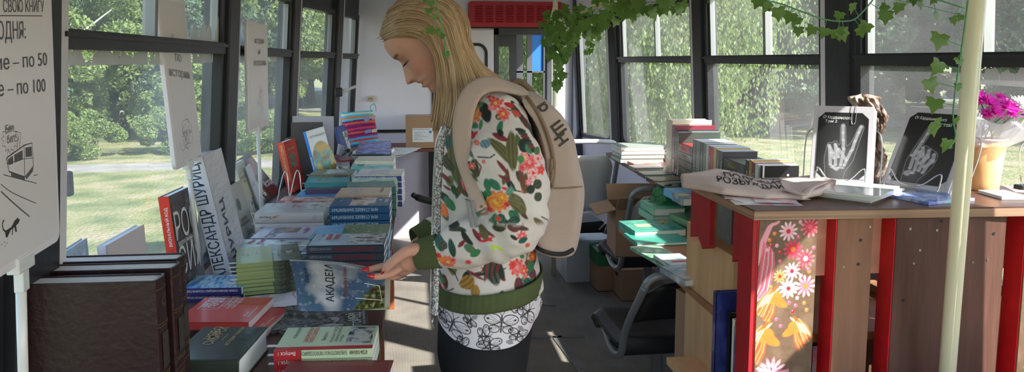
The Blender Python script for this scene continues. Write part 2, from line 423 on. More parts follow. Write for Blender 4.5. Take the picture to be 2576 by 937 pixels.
# unseen ceiling lamps, added to brighten the interior (long diffusers along the vault)
em = bpy.data.materials.new('added_lamp_glow'); em.use_nodes = True; e = em.node_tree.nodes.new('ShaderNodeEmission'); e.inputs[0].default_value = (1, .97, .93, 1); e.inputs[1].default_value = .6
em.node_tree.links.new(e.outputs[0], em.node_tree.nodes['Material Output'].inputs[0])
for i, (x, y) in enumerate(((.1, .3), (.1, 1.9), (.1, 3.5), (.85, .3), (.85, 1.9), (.85, 3.5))):
    r = thing('added_ceiling_lamp', 'unseen ceiling lamp added to brighten the aisle, %s' % ('one of the row running down the vault'), 'lamp', (x, y, 2.15), 'added ceiling lamps')
    MB().box((x-.09, y-.55, 2.125), (x+.09, y+.55, 2.15)).build('added_lamp_housing', offw, r, bevel=.004)
    MB().box((x-.07, y-.52, 2.105), (x+.07, y+.52, 2.126)).build('diffuser', em, r)
# ---------------------------------------------------------------- rear wall and the cabin beyond it
def bx(px, py): return P(px, py, y=YB)
XD0, XD1 = bx(1243, 100).x, bx(1388, 100).x     # doorway
ZD = bx(1300, 72).z
mb = MB()
mb.box((-.46, YB, 0), (XD0, YB+.05, 2.2)); mb.box((XD0, YB, ZD), (XD1, YB+.05, 2.2)); mb.box((XD1, YB, 0), (xr(YB, 1.4)+.01, YB+.05, 2.2))
rw = struct(mb.build('wall_back', white))
# joints on the panel, dark strips
mb = MB()
j = bx(1090, 230).x; mb.box((j-.012, YB-.012, 0), (j+.014, YB, bx(1090, 225).z))
mb.box((bx(905, 300).x, YB-.01, bx(905, 331).z-.012), (j, YB, bx(905, 331).z+.012))
mb.box((XD0-.33, YB-.012, ZD-.0), (XD1+.02, YB, ZD+.02))
struct(mb.build('trim_4', black))
q0, q1 = P(1441, 300, y=YB-.05).x, P(1472, 300, y=YB-.05).x
struct(MB().box((q0, YB-.05, 0), (q1, YB-.0, 1.97)).build('wall_right_corner_post', mat('blue_grey_paint', S(58, 62, 74), .4, var=.1), bevel=.005))
frm = mat('cabin_grey_paint', S(62, 64, 70), .4, var=.15)
root = struct(MB().box((XD0, YB-.02, 0), (XD0+.035, YB+.09, ZD)).box((XD1-.04, YB-.02, 0), (XD1, YB+.09, ZD)).box((XD0, YB-.02, ZD-.05), (XD1, YB+.09, ZD)).build('door_1', frm))
# swung door leaf with a rounded window, on the left of the doorway
a, b = bx(1246, 0).x, bx(1300, 0).x
mb = MB(); z0, z1 = bx(1260, 235).z, bx(1260, 117).z
mb.box((a, YB+.02, 0), (b, YB+.05, z0)); mb.box((a, YB+.02, z1), (b, YB+.05, ZD)); mb.box((a, YB+.02, z0), (a+.01, YB+.05, z1)); mb.box((b-.055, YB+.02, z0), (b, YB+.05, z1))
mb.build('door_leaf', frm, root)
MB().box((a, YB+.03, z0), (b-.05, YB+.036, z1)).build('door_glass', gl_l, root)
# cabin rear side
YC = 7.3
mb = MB(); c0, c1 = P(1285, 0, y=YC).x, P(1372, 0, y=YC).x
zc0 = P(1300, 290, y=YC).z
mb.box((-.6, YC, 0), (1.5, YC+.05, zc0))
mb.box((-.6, YC, zc0), (P(1246, 0, y=YC).x, YC+.05, 2.2))
for x0, x1 in ((1300, 1316), (1326, 1339), (1368, 1440)):
    mb.box((P(x0, 0, y=YC).x, YC, zc0), (P(x1, 0, y=YC).x, YC+.05, 2.2))
mb.box((P(1300, 0, y=YC).x, YC, P(1350, 183, y=YC).z), (P(1375, 0, y=YC).x, YC+.05, P(1350, 179, y=YC).z))
struct(mb.build('wall_cabin', frm))
tag(MB().box((P(1339, 0, y=YC).x, YC+.02, P(1350, 179, y=YC).z), (P(1368, 0, y=YC).x, YC+.03, P(1350, 85, y=YC).z)).build('blue_sun_shade', mat('blue_sheet', S(60, 130, 200, 1.2), .5, trans=.5)),
    'blue sun shade sheet in the upper cabin window beyond the doorway', 'sun shade')
struct(MB().box((-.6, YB+.05, 0), (-.55, YC, 2.2)).box((1.5, YB+.05, 0), (1.55, YC, .8)).build('wall_cabin_side', white))
# mirror-like rounded window in the white door panel
r = thing('cabinet_panel', 'white closed panel with a dark rounded window outline on the rear wall', 'panel', bx(1190, 200))
x0, x1, z0, z1 = bx(1150, 0).x, bx(1241, 0).x, .9, ZD-.012
MB().box((x0, YB-.02, z0), (x1, YB-.001, z1)).build('panel', white, r, bevel=.004)
mb = MB(); xa, xb, za, zb, rr = bx(1150, 0).x, bx(1222, 0).x, bx(1200, 260).z, bx(1200, 112).z, .07
pts = [V((xa, YB-.026, zb))]+[V((xb-rr+rr*math.sin(t*PI/12), YB-.026, zb-rr+rr*math.cos(t*PI/12))) for t in range(7)]+[V((xb, YB-.026, za))]
ribbon_pts = pts
mb.tube(pts, .012, 6); mb.build('window_seal', black, r)
# red louvred vent
r = thing('red_vent_grille', 'long red louvred vent grille high on the rear wall', 'vent', bx(1290, 40))
red = mat('red_enamel', S(165, 45, 58, 1.3), .4)
x0, x1 = bx(1177, 0).x, bx(1415, 0).x; zt, zb_ = bx(1180, 3).z, bx(1180, 68).z
mb = MB(); rr = .03
out = []
for cx, cz, a0 in ((x1-rr, zt-rr, 0), (x0+rr, zt-rr, 90), (x0+rr, zb_+rr, 180), (x1-rr, zb_+rr, 270)):
    for q in range(5): a = math.radians(a0+q*22.5); out.append(V((cx+rr*math.cos(a), YB-.03, cz+rr*math.sin(a))))
mb.prism(out[::-1], (0, .03, 0)); mb.build('panel', red, r, bevel=.003)
for i in range(8):
    lx = x0+.055+i*.083
    if lx > x1-.06: break
    mb = MB()
    for q in range(7):
        zz = zb_+.035+q*.0205
        mb.hexa([(lx, YB-.031, zz), (lx+.06, YB-.031, zz), (lx+.06, YB-.029, zz), (lx, YB-.029, zz)], [(lx, YB-.044, zz+.006), (lx+.06, YB-.044, zz+.006), (lx+.06, YB-.029, zz+.013), (lx, YB-.029, zz+.013)])
    mb.build('louvre_column', red, r)
# small beige switch box
p = bx(933, 248); r = thing('wall_switch', 'small beige switch box with 350 written on it, on the rear wall above the cushion', 'switch', p)
bm_ = mat('beige_plastic', S(176, 160, 140), .5)
MB().box((p.x-.028, YB-.03, p.z-.022), (p.x+.028, YB, p.z+.022)).build('switch_box', bm_, r, bevel=.005)
mb = MB(); put_text(mb, '350', (p.x-.02, YB-.031, p.z-.009), (1, 0, 0), (0, 0, 1), .024); mb.build('number', mat('ink_brown', S(80, 60, 50), .7), r)
# white wall on the right of the doorway, cream poles
cream = mat('cream_paint', S(214, 208, 178, 1.25), .35, var=.04, coat=.3)
def pole(a, b, rad, label, name='handrail_pole'):
    r = thing(name, label, 'pole', a if a.z < b.z else b)
    MB().tube([a, b], rad, 20).build('pole', cream, r, smooth=True)
    return r
# ================================================================ outdoors
GZ = -.85
def grass_mat():
    m = bpy.data.materials.new('grass_ground'); m.use_nodes = True; N = m.node_tree.nodes; K = m.node_tree.links; b = N['Principled BSDF']; b.inputs['Roughness'].default_value = .9
    t = N.new('ShaderNodeTexCoord'); n = N.new('ShaderNodeTexNoise'); n.inputs['Scale'].default_value = 1.3; n.inputs['Detail'].default_value = 10; K.new(t.outputs['Object'], n.inputs['Vector'])
    r = N.new('ShaderNodeValToRGB'); c = r.color_ramp; c.elements[0].position = .34; c.elements[0].color = (.10, .13, .045, 1); c.elements[1].position = .66; c.elements[1].color = (.30, .25, .15, 1)
    e = c.elements.new(.5); e.color = (.19, .20, .08, 1)
    K.new(n.outputs['Fac'], r.inputs[0]); K.new(r.outputs[0], b.inputs['Base Color'])
    n2 = N.new('ShaderNodeTexNoise'); n2.inputs['Scale'].default_value = 18; n2.inputs['Detail'].default_value = 4; K.new(t.outputs['Object'], n2.inputs['Vector'])
    bm = N.new('ShaderNodeBump'); bm.inputs['Distance'].default_value = .08; bm.inputs['Strength'].default_value = .8; K.new(n2.outputs['Fac'], bm.inputs['Height']); K.new(bm.outputs[0], b.inputs['Normal'])
    return m
gmb = MB().box((-160, -60, GZ-.2), (160, 220, GZ)); g = struct(gmb.build('ground', grass_mat()))
gravel = mat('pale_gravel', (.23, .215, .20, 1), .9, bump=.6, bscale=9, var=.2, vscale=2)
asph = mat('asphalt', (.33, .33, .33, 1), .9, var=.1)
def strip(a, b, wd, m, nm, z=.02):
    a = V((*a, 0)); b = V((*b, 0)); t = (b-a).normalized(); sd = V((-t.y, t.x, 0))*wd/2
    struct(MB().slab([V((*q, GZ)) for q in ((a-sd)[:2], (b-sd)[:2], (b+sd)[:2], (a+sd)[:2])], (0, 0, z)).build(nm, m))
strip((-26, 15.5), (2, 17.5), 1.1, gravel, 'ground_path_left')
strip((-90, 40), (40, 70), 5, asph, 'ground_road')
strip((9, 26), (60, 20), 2.0, gravel, 'ground_path_right')
strip((12, 42), (90, 36), 4.5, asph, 'ground_road_right')
# trees: crown of separate leaves gathered in clumps, and a trunk with boughs
bark = mat('bark', (.16, .12, .09, 1), .9, bump=.8, bscale=12, var=.3, vscale=7, stretch=(1, 1, .3))
birch = mat('birch_bark', (.62, .60, .56, 1), .8, bump=.3, bscale=10, var=.35, vscale=9, stretch=(.6, .6, 3))
lf = [mat('leaf_green', (.10, .17, .05, 1), .55, trans=.45, var=.35, vscale=2.0), mat('leaf_pale', (.20, .27, .09, 1), .55, trans=.5, var=.3, vscale=2.5),
      mat('leaf_dark', (.05, .095, .04, 1), .6, trans=.35, var=.35, vscale=2.0), mat('needle_green', (.07, .12, .07, 1), .7, trans=.25, var=.3, vscale=3)]
def leaf_cloud(seed, clumps, n, rad, hgt, size, con=False, hang=0):
    r = np.random.RandomState(seed); vs = []; 
    cs = []
    for i in range(clumps):
        if con:
            t = r.uniform(0, 1)**.8; a = r.uniform(0, 6.28); rr = rad*(1-t)*r.uniform(.3, 1); cs.append((rr*math.cos(a), rr*math.sin(a), t*hgt, .35*rad*(1.15-t)))
        else:
            d = r.normal(size=3); d /= np.linalg.norm(d); q = r.uniform(.25, 1)**.45
            cs.append((d[0]*q*rad, d[1]*q*rad, hgt*.5+d[2]*q*hgt*.5, rad*r.uniform(.18, .38)))
    cs = np.array(cs); idx = r.randint(0, clumps, n); d = r.normal(size=(n, 3)); d /= np.linalg.norm(d, axis=1)[:, None]
    c = cs[idx, :3]+d*(cs[idx, 3]*r.uniform(.5, 1, n)**.5)[:, None]*np.array([1, 1, .7 if not hang else 1.4])
    a = r.normal(size=(n, 3)); a /= np.linalg.norm(a, axis=1)[:, None]
    if hang: a = a*.5+np.array([0, 0, -1]); a /= np.linalg.norm(a, axis=1)[:, None]
    b = np.cross(a, r.normal(size=(n, 3))); b /= np.linalg.norm(b, axis=1)[:, None]
    s = size*r.uniform(.6, 1.3, n)[:, None]
    v = np.stack([c-a*s, c-b*s*.5, c+a*s, c+b*s*.5], axis=1).reshape(-1, 3)
    me = bpy.data.meshes.new('crown'); f = np.arange(4*n).reshape(n, 4)
    me.from_pydata(v.tolist(), [], f.tolist()); return me
def trunk_mesh(h, r0, seed, boughs=6):
    rr = random.Random(seed); mb = MB(); pts = [V((rr.uniform(-.1, .1)*q, rr.uniform(-.1, .1)*q, h*q/5)) for q in range(6)]
    mb.tube(pts, [r0*(1-.14*q) for q in range(6)], 8)
    for i in range(boughs):
        z = h*rr.uniform(.45, .95); a = rr.uniform(0, 6.28); l = h*rr.uniform(.2, .4); p = V((0, 0, z)); q = p+V((math.cos(a)*l, math.sin(a)*l, l*.7))
        mb.tube([p, p.lerp(q, .5)+V((0, 0, -.1)), q], [r0*.4, r0*.25, r0*.08], 6)
    me = bpy.data.meshes.new('trunk'); me.from_pydata(mb.v, [], mb.f); me.shade_smooth(); return me
CR = {'broad': (leaf_cloud(1, 80, 42000, 3.2, 6.2, .095), lf[0], trunk_mesh(5, .2, 1), bark), 'pale': (leaf_cloud(2, 70, 36000, 2.6, 6.0, .08), lf[1], trunk_mesh(5, .15, 2), birch),
      'dark': (leaf_cloud(3, 80, 42000, 3.4, 7.5, .10), lf[2], trunk_mesh(5, .22, 3), bark), 'fir': (leaf_cloud(4, 130, 42000, 2.0, 7.5, .075, con=True), lf[3], trunk_mesh(7, .13, 4, 0), bark),
      'young': (leaf_cloud(5, 34, 16000, 1.0, 2.1, .05), lf[0], trunk_mesh(2.2, .045, 5), bark), 'bush': (leaf_cloud(6, 30, 14000, 1.1, 1.3, .045), lf[1], trunk_mesh(.7, .03, 6), bark),
      'near': (leaf_cloud(8, 110, 30000, 1.5, 3.6, .034, hang=1), lf[1], trunk_mesh(3.2, .09, 8), birch)}
for kk, (me, lm, tm, bmx) in CR.items():
    me.materials.append(lm); tm.materials.append(bmx)
NT = [0]
def tree(kind, x, y, s, label, base=None, group=None):
    me, lm, tm, bmx = CR[kind]; nm = {'fir': 'conifer', 'bush': 'bush', 'young': 'young_tree', 'near': 'birch_tree'}.get(kind, 'tree')
    r = thing(nm, label, {'bush': 'bush'}.get(kind, 'tree'), (x, y, GZ), group); NT[0] += 1
    zb = {'fir': .5, 'bush': .1, 'young': 1.3, 'near': .9}.get(kind, .9) if base is None else base
    for me_, nm_, zz in ((me, 'crown', zb), (tm, 'trunk', 0)):
        o = bpy.data.objects.new(nm_, me_); COL.objects.link(o); o.parent = r; o.location = (0, 0, zz); o.rotation_euler = (0, 0, NT[0]*1.7)
    r.scale = (s, s, s)
    return r
def gp(px, py): return P(px, py, z=GZ)   # where a pixel meets the lawn
kn = {'broad': 'broad green tree', 'pale': 'pale loose-leaved birch', 'dark': 'dark dense tree', 'fir': 'feathery conifer'}
left_spec = [('fir', -10.8, 25.5, 1.15), ('dark', -7.4, 29.5, 1.0), ('broad', -17.5, 19, .9), ('dark', -5.2, 41, 1.4), ('broad', -1.5, 38, 1.3), ('pale', -9.2, 21.5, .8), ('dark', -24, 44, 1.8), ('fir', -9.5, 19, .8), ('broad', -13, 22, 1.0), ('fir', -6.8, 24, .75), ('pale', -10, 28, 1.1), ('fir', -16, 24, 1.0), ('broad', -7, 36, 1.2), ('dark', -14, 38, 1.3), ('pale', -4.6, 30, .9), ('broad', -22, 30, 1.4),
             ('dark', -3, 52, 1.6), ('broad', -10, 56, 1.8), ('dark', -20, 55, 1.9), ('pale', -32, 50, 1.8), ('dark', -40, 40, 1.8), ('broad', -30, 36, 1.5)]
for i, (kd, x, y, s) in enumerate(left_spec):
    tree(kd, x, y, s, '%s on the lawn seen through the left windows%s' % (kn[kd], ', far back' if y > 45 else (', in the middle distance' if y > 27 else ', nearer the tram')), group='trees beyond the left windows')
right_spec = [('pale', 6.5, 21, .95), ('dark', 11.5, 22.5, 1.1), ('dark', 21.5, 22, 1.0), ('broad', 30, 20, 1.15), ('dark', 17, 37, 1.6), ('pale', 28, 37, 1.7), ('dark', 42, 24, 1.6), ('broad', 48, 33, 1.9), ('broad', 9, 26, 1.1), ('dark', 15, 30, 1.4), ('pale', 21, 30, 1.4), ('broad', 27, 28, 1.5), ('dark', 33, 24, 1.5), ('broad', 38, 18, 1.5), ('dark', 12, 42, 1.8), ('broad', 22, 45, 2), ('dark', 33, 42, 2), ('pale', 44, 36, 2), ('dark', 52, 28, 2), ('broad', 58, 16, 2), ('dark', 6, 34, 1.6), ('broad', 3, 44, 1.9), ('dark', 18, 19, .95), ('broad', 25, 15, 1.1)]
for i, (kd, x, y, s) in enumerate(right_spec):
    tree(kd, x, y, s, '%s beyond the right windows%s' % (kn[kd], ', in the far tree line' if y > 33 else ', behind the path'), group='trees beyond the right windows')
p = gp(2030, 345); tree('young', p.x, p.y, 1.25, 'young round-crowned tree on the lawn behind the first X-ray picture')
p = gp(1838, 330); tree('young', p.x, p.y, 1.25, 'young tree on the lawn behind the row of standing books')
tree('near', 3.9, 10.6, 1.0, 'leafy birch close to the tram behind the narrow rear right windows')
tree('near', 3.9, 13.6, 1.05, 'taller birch seen through the third right window')
tree('near', 2.4, 11.5, 1.0, 'birch standing behind the rear corner of the tram')
for i, (x, y, s) in enumerate(((-7.6, 18.6, .75), (-3.6, 19.2, .7), (-9.6, 18.0, .8), (-5.6, 19.5, .8), (-11.8, 18.6, .9), (-6.4, 23.5, 1.6), (-8.8, 24.5, 1.7))):
    tree('bush', x, y, s, 'leafy shrub by the gravel kerb outside, %s' % ('left of the conifer', 'rightmost of the kerb row', 'second from the left', 'middle of the kerb row', 'farthest left', 'large one behind the kerb row', 'larger one behind them on the left')[i])
for i, (px, py, s) in enumerate(((2230, 270, 1.0), (2330, 262, 1.2), (1985, 300, .7), (2560, 280, 1.0))):
    p = gp(px, py); tree('bush', p.x, p.y, s, 'low shrub on the right-hand lawn, %s' % ('behind the driftwood', 'behind the hanging ivy strand', 'left of the first X-ray picture', 'behind the bouquet')[i])
# ================================================================ tables and shelves
wood_br = mat('brown_stained_board', S(84, 58, 50, 1.3), .45, var=.2, vscale=5, stretch=(8, 1, 1), coat=.15)
ply_edge = mat('plywood_edge', S(150, 120, 98, 1.2), .6, var=.35, vscale=60, stretch=(.05, .05, 6))
pine = mat('pine_board', S(196, 158, 118, 1.25), .6, var=.14, vscale=4, stretch=(5, 5, .6))
TZ = .75
XT = -.085
r = thing('book_table', 'long dark brown display table along the left windows, covered in books', 'table', (-.4, 2.6, 0))
mb = MB()
def tx(y): return xl(y, TZ)+.045
mb.hexa([V((tx(.8), .8, TZ-.025)), V((XT, .8, TZ-.025)), V((XT+.02, 4.45, TZ-.025)), V((tx(4.4), 4.45, TZ-.025))],
        [V((tx(.8), .8, TZ)), V((XT, .8, TZ)), V((XT+.02, 4.45, TZ)), V((tx(4.4), 4.45, TZ))])
mb.build('tabletop', wood_br, r, bevel=.002)
orange = mat('orange_wood_leg', S(150, 82, 48, 1.3), .5, var=.15)
for x, y in ((-.13, .95), (-.13, 2.7), (-.13, 4.35), (-.62, .95), (-.62, 2.7), (-.62, 4.3)):
    MB().box((x-.025, y-.025, 0), (x+.025, y+.025, TZ-.025)).build('leg', orange, r, bevel=.003)
r = thing('rear_ledge', 'narrow reddish brown ledge across the back wall below the cushion', 'shelf', (-.1, 5.8, .785))
LZ = .785
xe = P(1097, 372, z=LZ).x
mb = MB().hexa([V((xl(4.55, LZ)+.06, 4.5, LZ-.02)), V((-.12, 4.5, LZ-.02)), V((-.1, 5.62, LZ-.02)), V((xl(5.62, LZ)+.05, 5.62, LZ-.02))],
               [V((xl(4.55, LZ)+.06, 4.5, LZ)), V((-.12, 4.5, LZ)), V((-.1, 5.62, LZ)), V((xl(5.62, LZ)+.05, 5.62, LZ))])
redbr = mat('reddish_board', S(110, 62, 54, 1.3), .5, var=.15)
mb.box((xl(5.62, LZ)+.05, 5.62, LZ-.02), (xe, YB-.015, LZ)).build('board', redbr, r)
for x, y in ((-.2, 4.6), (-.2, 5.9), (xe-.03, YB-.05)):
    MB().box((x-.02, y-.02, 0), (x+.02, y+.02, LZ-.02)).build('leg', black, r)
# upper right shelf
UZ, ULZ = .90, .80
a = P(1524, 384, z=UZ); b = P(1742, 505, z=UZ); 
ux0 = b.x; uy0 = 1.95; uy1 = a.y
r = thing('window_shelf', 'long brown board shelf under the right windows carrying the standing books', 'shelf', (1.3, 3, UZ))
def ue(y): return b.x+(a.x-b.x)*(y-b.y)/(a.y-b.y)
MB().hexa([V((ue(uy0), uy0, UZ-.022)), V((xr(uy0, UZ)-.01, uy0, UZ-.022)), V((xr(uy1, UZ)-.01, uy1, UZ-.022)), V((ue(uy1), uy1, UZ-.022))],
          [V((ue(uy0), uy0, UZ)), V((xr(uy0, UZ)-.01, uy0, UZ)), V((xr(uy1, UZ)-.01, uy1, UZ)), V((ue(uy1), uy1, UZ))]).build('board', wood_br, r, bevel=.002)
a2 = P(1562, 576, z=ULZ); b2 = P(1742, 733, z=ULZ)
r = thing('low_shelf', 'lower brown board shelf propped on the seat backs, with children\'s books in the sun', 'shelf', (1, 2.6, ULZ))
def le(y): return b2.x+(a2.x-b2.x)*(y-b2.y)/(a2.y-b2.y)
ly0, ly1 = 1.62, a2.y+.04
board_lt = mat('light_brown_board', S(150, 104, 72, 1.25), .5, var=.15)
MB().hexa([V((le(ly0), ly0, ULZ-.02)), V((1.36, ly0, ULZ-.02)), V((1.36, ly1, ULZ-.02)), V((le(ly1), ly1, ULZ-.02))],
          [V((le(ly0), ly0, ULZ)), V((1.36, ly0, ULZ)), V((1.36, ly1, ULZ)), V((le(ly1), ly1, ULZ))]).build('board', board_lt, r, bevel=.002)
# ================================================================ tram seats
tube_g = mat('grey_tube_paint', S(130, 134, 138, 1.3), .35, .3)
seat_bk = mat('black_vinyl', S(38, 38, 42, 1.1), .4, var=.1)
shell_g = mat('grey_plastic_shell', S(200, 202, 204, 1.35), .3, coat=.3)
def tram_seat(x0, y0, z0, w, label, ht=.42, back_m=None, bar=False, tubem=None, lean=.30):
    """faces the rear wall (+Y); x0 aisle side, y0 the foot of the backrest, z0 seat top"""
    r = thing('tram_seat', label, 'seat', (x0+w/2, y0+.2, 0), 'tram passenger seats'); d = .42
    mb = MB(); n = 10; rings = []
    for i in range(n+1):                  # cushion: rounded front, dished
        t = i/n; y = y0+.02+t*d; dz = -.045*max(0, (t-.8)/.2)**2 - .012*math.sin(t*PI)
        rings.append([V((x0+.008, y, z0+dz-.025)), V((x0+.04, y, z0+dz)), V((x0+w/2, y, z0+dz-.012)), V((x0+w-.04, y, z0+dz)), V((x0+w-.008, y, z0+dz-.025)), V((x0+w-.03, y, z0+dz-.075)), V((x0+.03, y, z0+dz-.075))])
    mb.loft(rings); mb.build('seat', seat_bk, r, smooth=True, bevel=.004)
    mb = MB(); rings = []
    for i in range(n+1):                  # back, leaning toward -Y, slightly curved
        t = i/n; z = z0+.075+t*(ht-.045); y = y0-lean*t*ht*1.0-.05*math.sin(t*PI*.5)*t
        rd = .04*max(0, (t-.85)/.15)
        q = [(x0+.035+rd, 0), (x0+w*.25, .02), (x0+w/2, .028), (x0+w*.75, .02), (x0+w-.035-rd, 0), (x0+w-.035-rd, -.02), (x0+w*.75, .0), (x0+w/2, .006), (x0+w*.25, .0), (x0+.035+rd, -.02)]
        rings.append([V((xx, y+yy-.03, z)) for xx, yy in q])
    mb.loft(rings); mb.build('backrest', back_m or seat_bk, r, smooth=True)
    tm = tubem or tube_g
    for sx in (x0+.012, x0+w-.012):       # side tube: along the seat, then up the back
        pts = [(sx+(.03 if sx < x0+w/2 else -.03), y0+.33, z0-.085), (sx, y0+.12, z0-.085), (sx, y0+.0, z0-.06), (sx, y0-.05, z0+.03)]+[(sx, y0-.045-lean*t*ht-.05*t*math.sin(t*PI*.5), z0+.03+t*ht) for t in (.3, .6, .9, 1.0)]
        MB().tube(spline(pts, 5), .014, 10).build('side_tube', tm, r, smooth=True)
    tp = (y0-.045-lean*ht-.05, z0+.03+ht)
    pts = [(x0+.012, tp[0], tp[1]), (x0+.03, tp[0]-.012, tp[1]+(.06 if bar else .03)), (x0+.09, tp[0]-.02, tp[1]+(.085 if bar else .045)), (x0+w-.09, tp[0]-.02, tp[1]+(.085 if bar else .045)), (x0+w-.03, tp[0]-.012, tp[1]+(.06 if bar else .03)), (x0+w-.012, tp[0], tp[1])]
    MB().tube(spline(pts, 5), .014, 10).build('top_rail', offw if bar else tm, r, smooth=True)
    mb = MB(); cx = x0+w*.5; cy = y0+.2
    zf = .285 if bar else 0; mb.tube([(cx, cy, zf), (cx, cy, z0-.06)], .025, 10); mb.tube([(x0+.02, cy, z0-.075), (x0+w-.02, cy, z0-.075)], .014, 8); mb.disc((cx, cy, zf), .06 if bar else .08, h=.01)
    mb.build('pedestal', tube_g, r, smooth=False)
    return r
p = P(1532, 868, z=.42); tram_seat(.735, p.y, .44, .44, 'black tram seat with grey side tubes under the lower shelf, nearest the aisle', ht=.245, lean=.72)
p = P(1553, 652, z=.47); tram_seat(p.x, p.y, .49, .44, 'tram seat holding the open cardboard box, beneath the window shelf', ht=.29, back_m=shell_g)
p = P(1528, 572, z=.45); tram_seat(p.x-.43, p.y+.07, .47, .46, 'light grey shelled tram seat with raised white rail behind the backpack', ht=.40, back_m=shell_g, bar=True)
tram_seat(.76, 1.60, .40, .42, 'black tram seat low behind the pallet counter side, under the big carton', ht=.26)
# seat far left behind the person: dark arm seen edge-on
p = P(1068, 505, y=5.2)
r = thing('conductor_seat', 'dark seat edge with curved arm jutting out left of the floral jacket', 'seat', (p.x+.25, 5.2, 0))
pts = [P(1036, 488, y=5.1), P(1050, 497, y=5.1), P(1080, 506, y=5.1), P(1130, 515, y=5.12)]
mb = MB(); mb.tube(spline(pts, 5), [.012]+[.022]*4+[.03]*12, 10, flat=.8); mb.build('armrest', seat_bk, r, smooth=True)
q = P(1140, 520, y=5.2); MB().box((q.x-.05, 5.0, q.z-.06), (q.x+.32, 5.4, q.z+.0)).build('seat', seat_bk, r, bevel=.02)
MB().box((q.x-.02, 5.36, q.z), (q.x+.3, 5.42, q.z+.38)).build('backrest', seat_bk, r, bevel=.02)
MB().tube([(q.x+.13, 5.2, 0), (q.x+.13, 5.2, q.z-.06)], .03, 10).build('pedestal', tube_g, r)
# grey heater box under the far seats
a = P(1425, 713, z=0)+V((.22, 0, 0))
heat = mat('heater_grey', S(176, 182, 188, 1.5), .4, .2, var=.06)
r = thing('heater_box', 'pale grey metal heater box on the floor below the rear seat', 'box', (a.x+.3, a.y+.2, 0))
MB().box((a.x-.22, a.y, 0), (1.46, a.y+.5, .27)).build('housing', heat, r, bevel=.004)
MB().box((a.x-.23, a.y-.01, .27), (1.47, a.y+.5, .285)).build('lid', heat, r, bevel=.003)
# ================================================================ cardboard boxes
card = mat('brown_cardboard', S(160, 128, 100, 1.25), .8, var=.08, bump=.1, bscale=30)
cardd = mat('dark_cardboard', S(120, 92, 70, 1.2), .8, var=.08)
tape = mat('packing_tape', S(176, 150, 120, 1.2), .3)
def carton(x0, y0, z0, w, d, h, label, rot=0, opened=False, m=None, name='cardboard_box', bandm=None, hole=True):
    M = Matrix.Translation((x0, y0, z0)) @ Matrix.Rotation(rot, 4, 'Z'); r = thing(name, label, 'box', M=M); m = m or card; t = .004
    mb = MB()
    mb.box((0, 0, 0), (w, d, t)); mb.box((0, 0, 0), (w, t, h)); mb.box((0, d-t, 0), (w, d, h)); mb.box((0, t, 0), (t, d-t, h)); mb.box((w-t, t, 0), (w, d-t, h))
    mb.build('box_body', m, r, local=True)
    if opened:
        fl = min(w, d)*.48
        for q, nn in (([(0, 0, h), (w, 0, h), (w, -fl*.5, h+fl*.55), (0, -fl*.5, h+fl*.55)], (0, .003, .003)), ([(0, d, h), (0, d+fl*.4, h+fl*.6), (w, d+fl*.4, h+fl*.6), (w, d, h)], (0, -.003, .003)),
                      ([(0, 0, h), (-fl*.75, 0, h-fl*.2), (-fl*.75, d, h-fl*.2), (0, d, h)], (0, 0, .004)), ([(w, 0, h), (w+fl*.5, 0, h+fl*.6), (w+fl*.5, d, h+fl*.6), (w, d, h)], (0, 0, .004))):
            MB().slab([V(p) for p in q], nn).build('flap', m, r, local=True)
    else:
        MB().box((0, 0, h), (w, d/2-.001, h+t)).build('flap', m, r, local=True); MB().box((0, d/2+.001, h), (w, d, h+t)).build('flap', m, r, local=True)
        MB().box((-.0006, d/2-.024, h-.06), (w+.0006, d/2+.024, h+t+.0006)).build('tape', tape, r, local=True)
    if hole:
        mb = MB(); c = V((-.0006, d/2, h*.72)); rr = [V((-.0008, d/2+.035*math.cos(a*PI/8), h*.72+.013*math.sin(a*PI/8))) for a in range(16)]; mb.add(rr, [tuple(range(16))]); mb.build('hand_hole', seat_bk, r, local=True)
    return r
a = P(1535, 648, z=.50); carton(a.x+.02, a.y-.02, .505, .26, .26, .23, 'tall open cardboard box standing on a tram seat below the window shelf', rot=-.1, opened=True)
a = P(1503, 735, z=0); r = carton(a.x, a.y, 0, .19, .24, .25, 'small cardboard box with a green taped lid on the floor by the heater', rot=0, name='green_lidded_box', hole=False)
grn = mat('green_carton_print', S(44, 112, 66, 1.2), .5)
MB().box((-.004, -.004, .165), (.194, .244, .257)).build('green_lid', grn, r, local=True); MB().box((.03, .02, .2575), (.17, .18, .259)).build('paper_sheet', mat('paper_white', S(206, 204, 206, 1.3), .7), r, local=True)
a = P(1563, 757, z=0); carton(a.x, a.y-.02, 0, .2, .26, .19, 'plain cardboard box on the floor right of the green lidded one')
a = P(1634, 900, z=.42); carton(.865, 1.98, .40, .33, .27, .32, 'big plain carton tilted on a low seat beside the pine counter end', rot=.12, hole=False)
r = carton(bx(1016, 0).x, 5.66, LZ, bx(1097, 0).x-bx(1016, 0).x-.01, .26, .235, 'sealed brown cardboard carton with a white label on the rear ledge', hole=False)
MB().box((.05, -.001, .05), (.205, 0, .155)).build('address_label', mat('paper_label', S(214, 216, 224, 1.3), .6), r, local=True)
mb = MB()
put_text(mb, 'Состав набора: книги', (.056, -.0012, .142), (1, 0, 0), (0, 0, 1), .012); 
for i, t_ in enumerate(('1. Книга-альбом 1 шт.', '2. Буклет 1 шт.', '3. Календарь 1 шт.', '4. Открытка-закладка 1 шт.', '5. Магнит 1 шт.', '6. Набор открыток')):
    put_text(mb, t_, (.058, -.0012, .122-i*.011), (1, 0, 0), (0, 0, 1), .0085)
mb.build('label_text', mat('ink_blue', S(60, 80, 130), .6), r, local=True)
MB().disc((.183, -.0014, .125), .011, (0, -1, 0)).build('label_logo', mat('logo_blue', S(60, 140, 200, 1.2), .6), r, local=True)
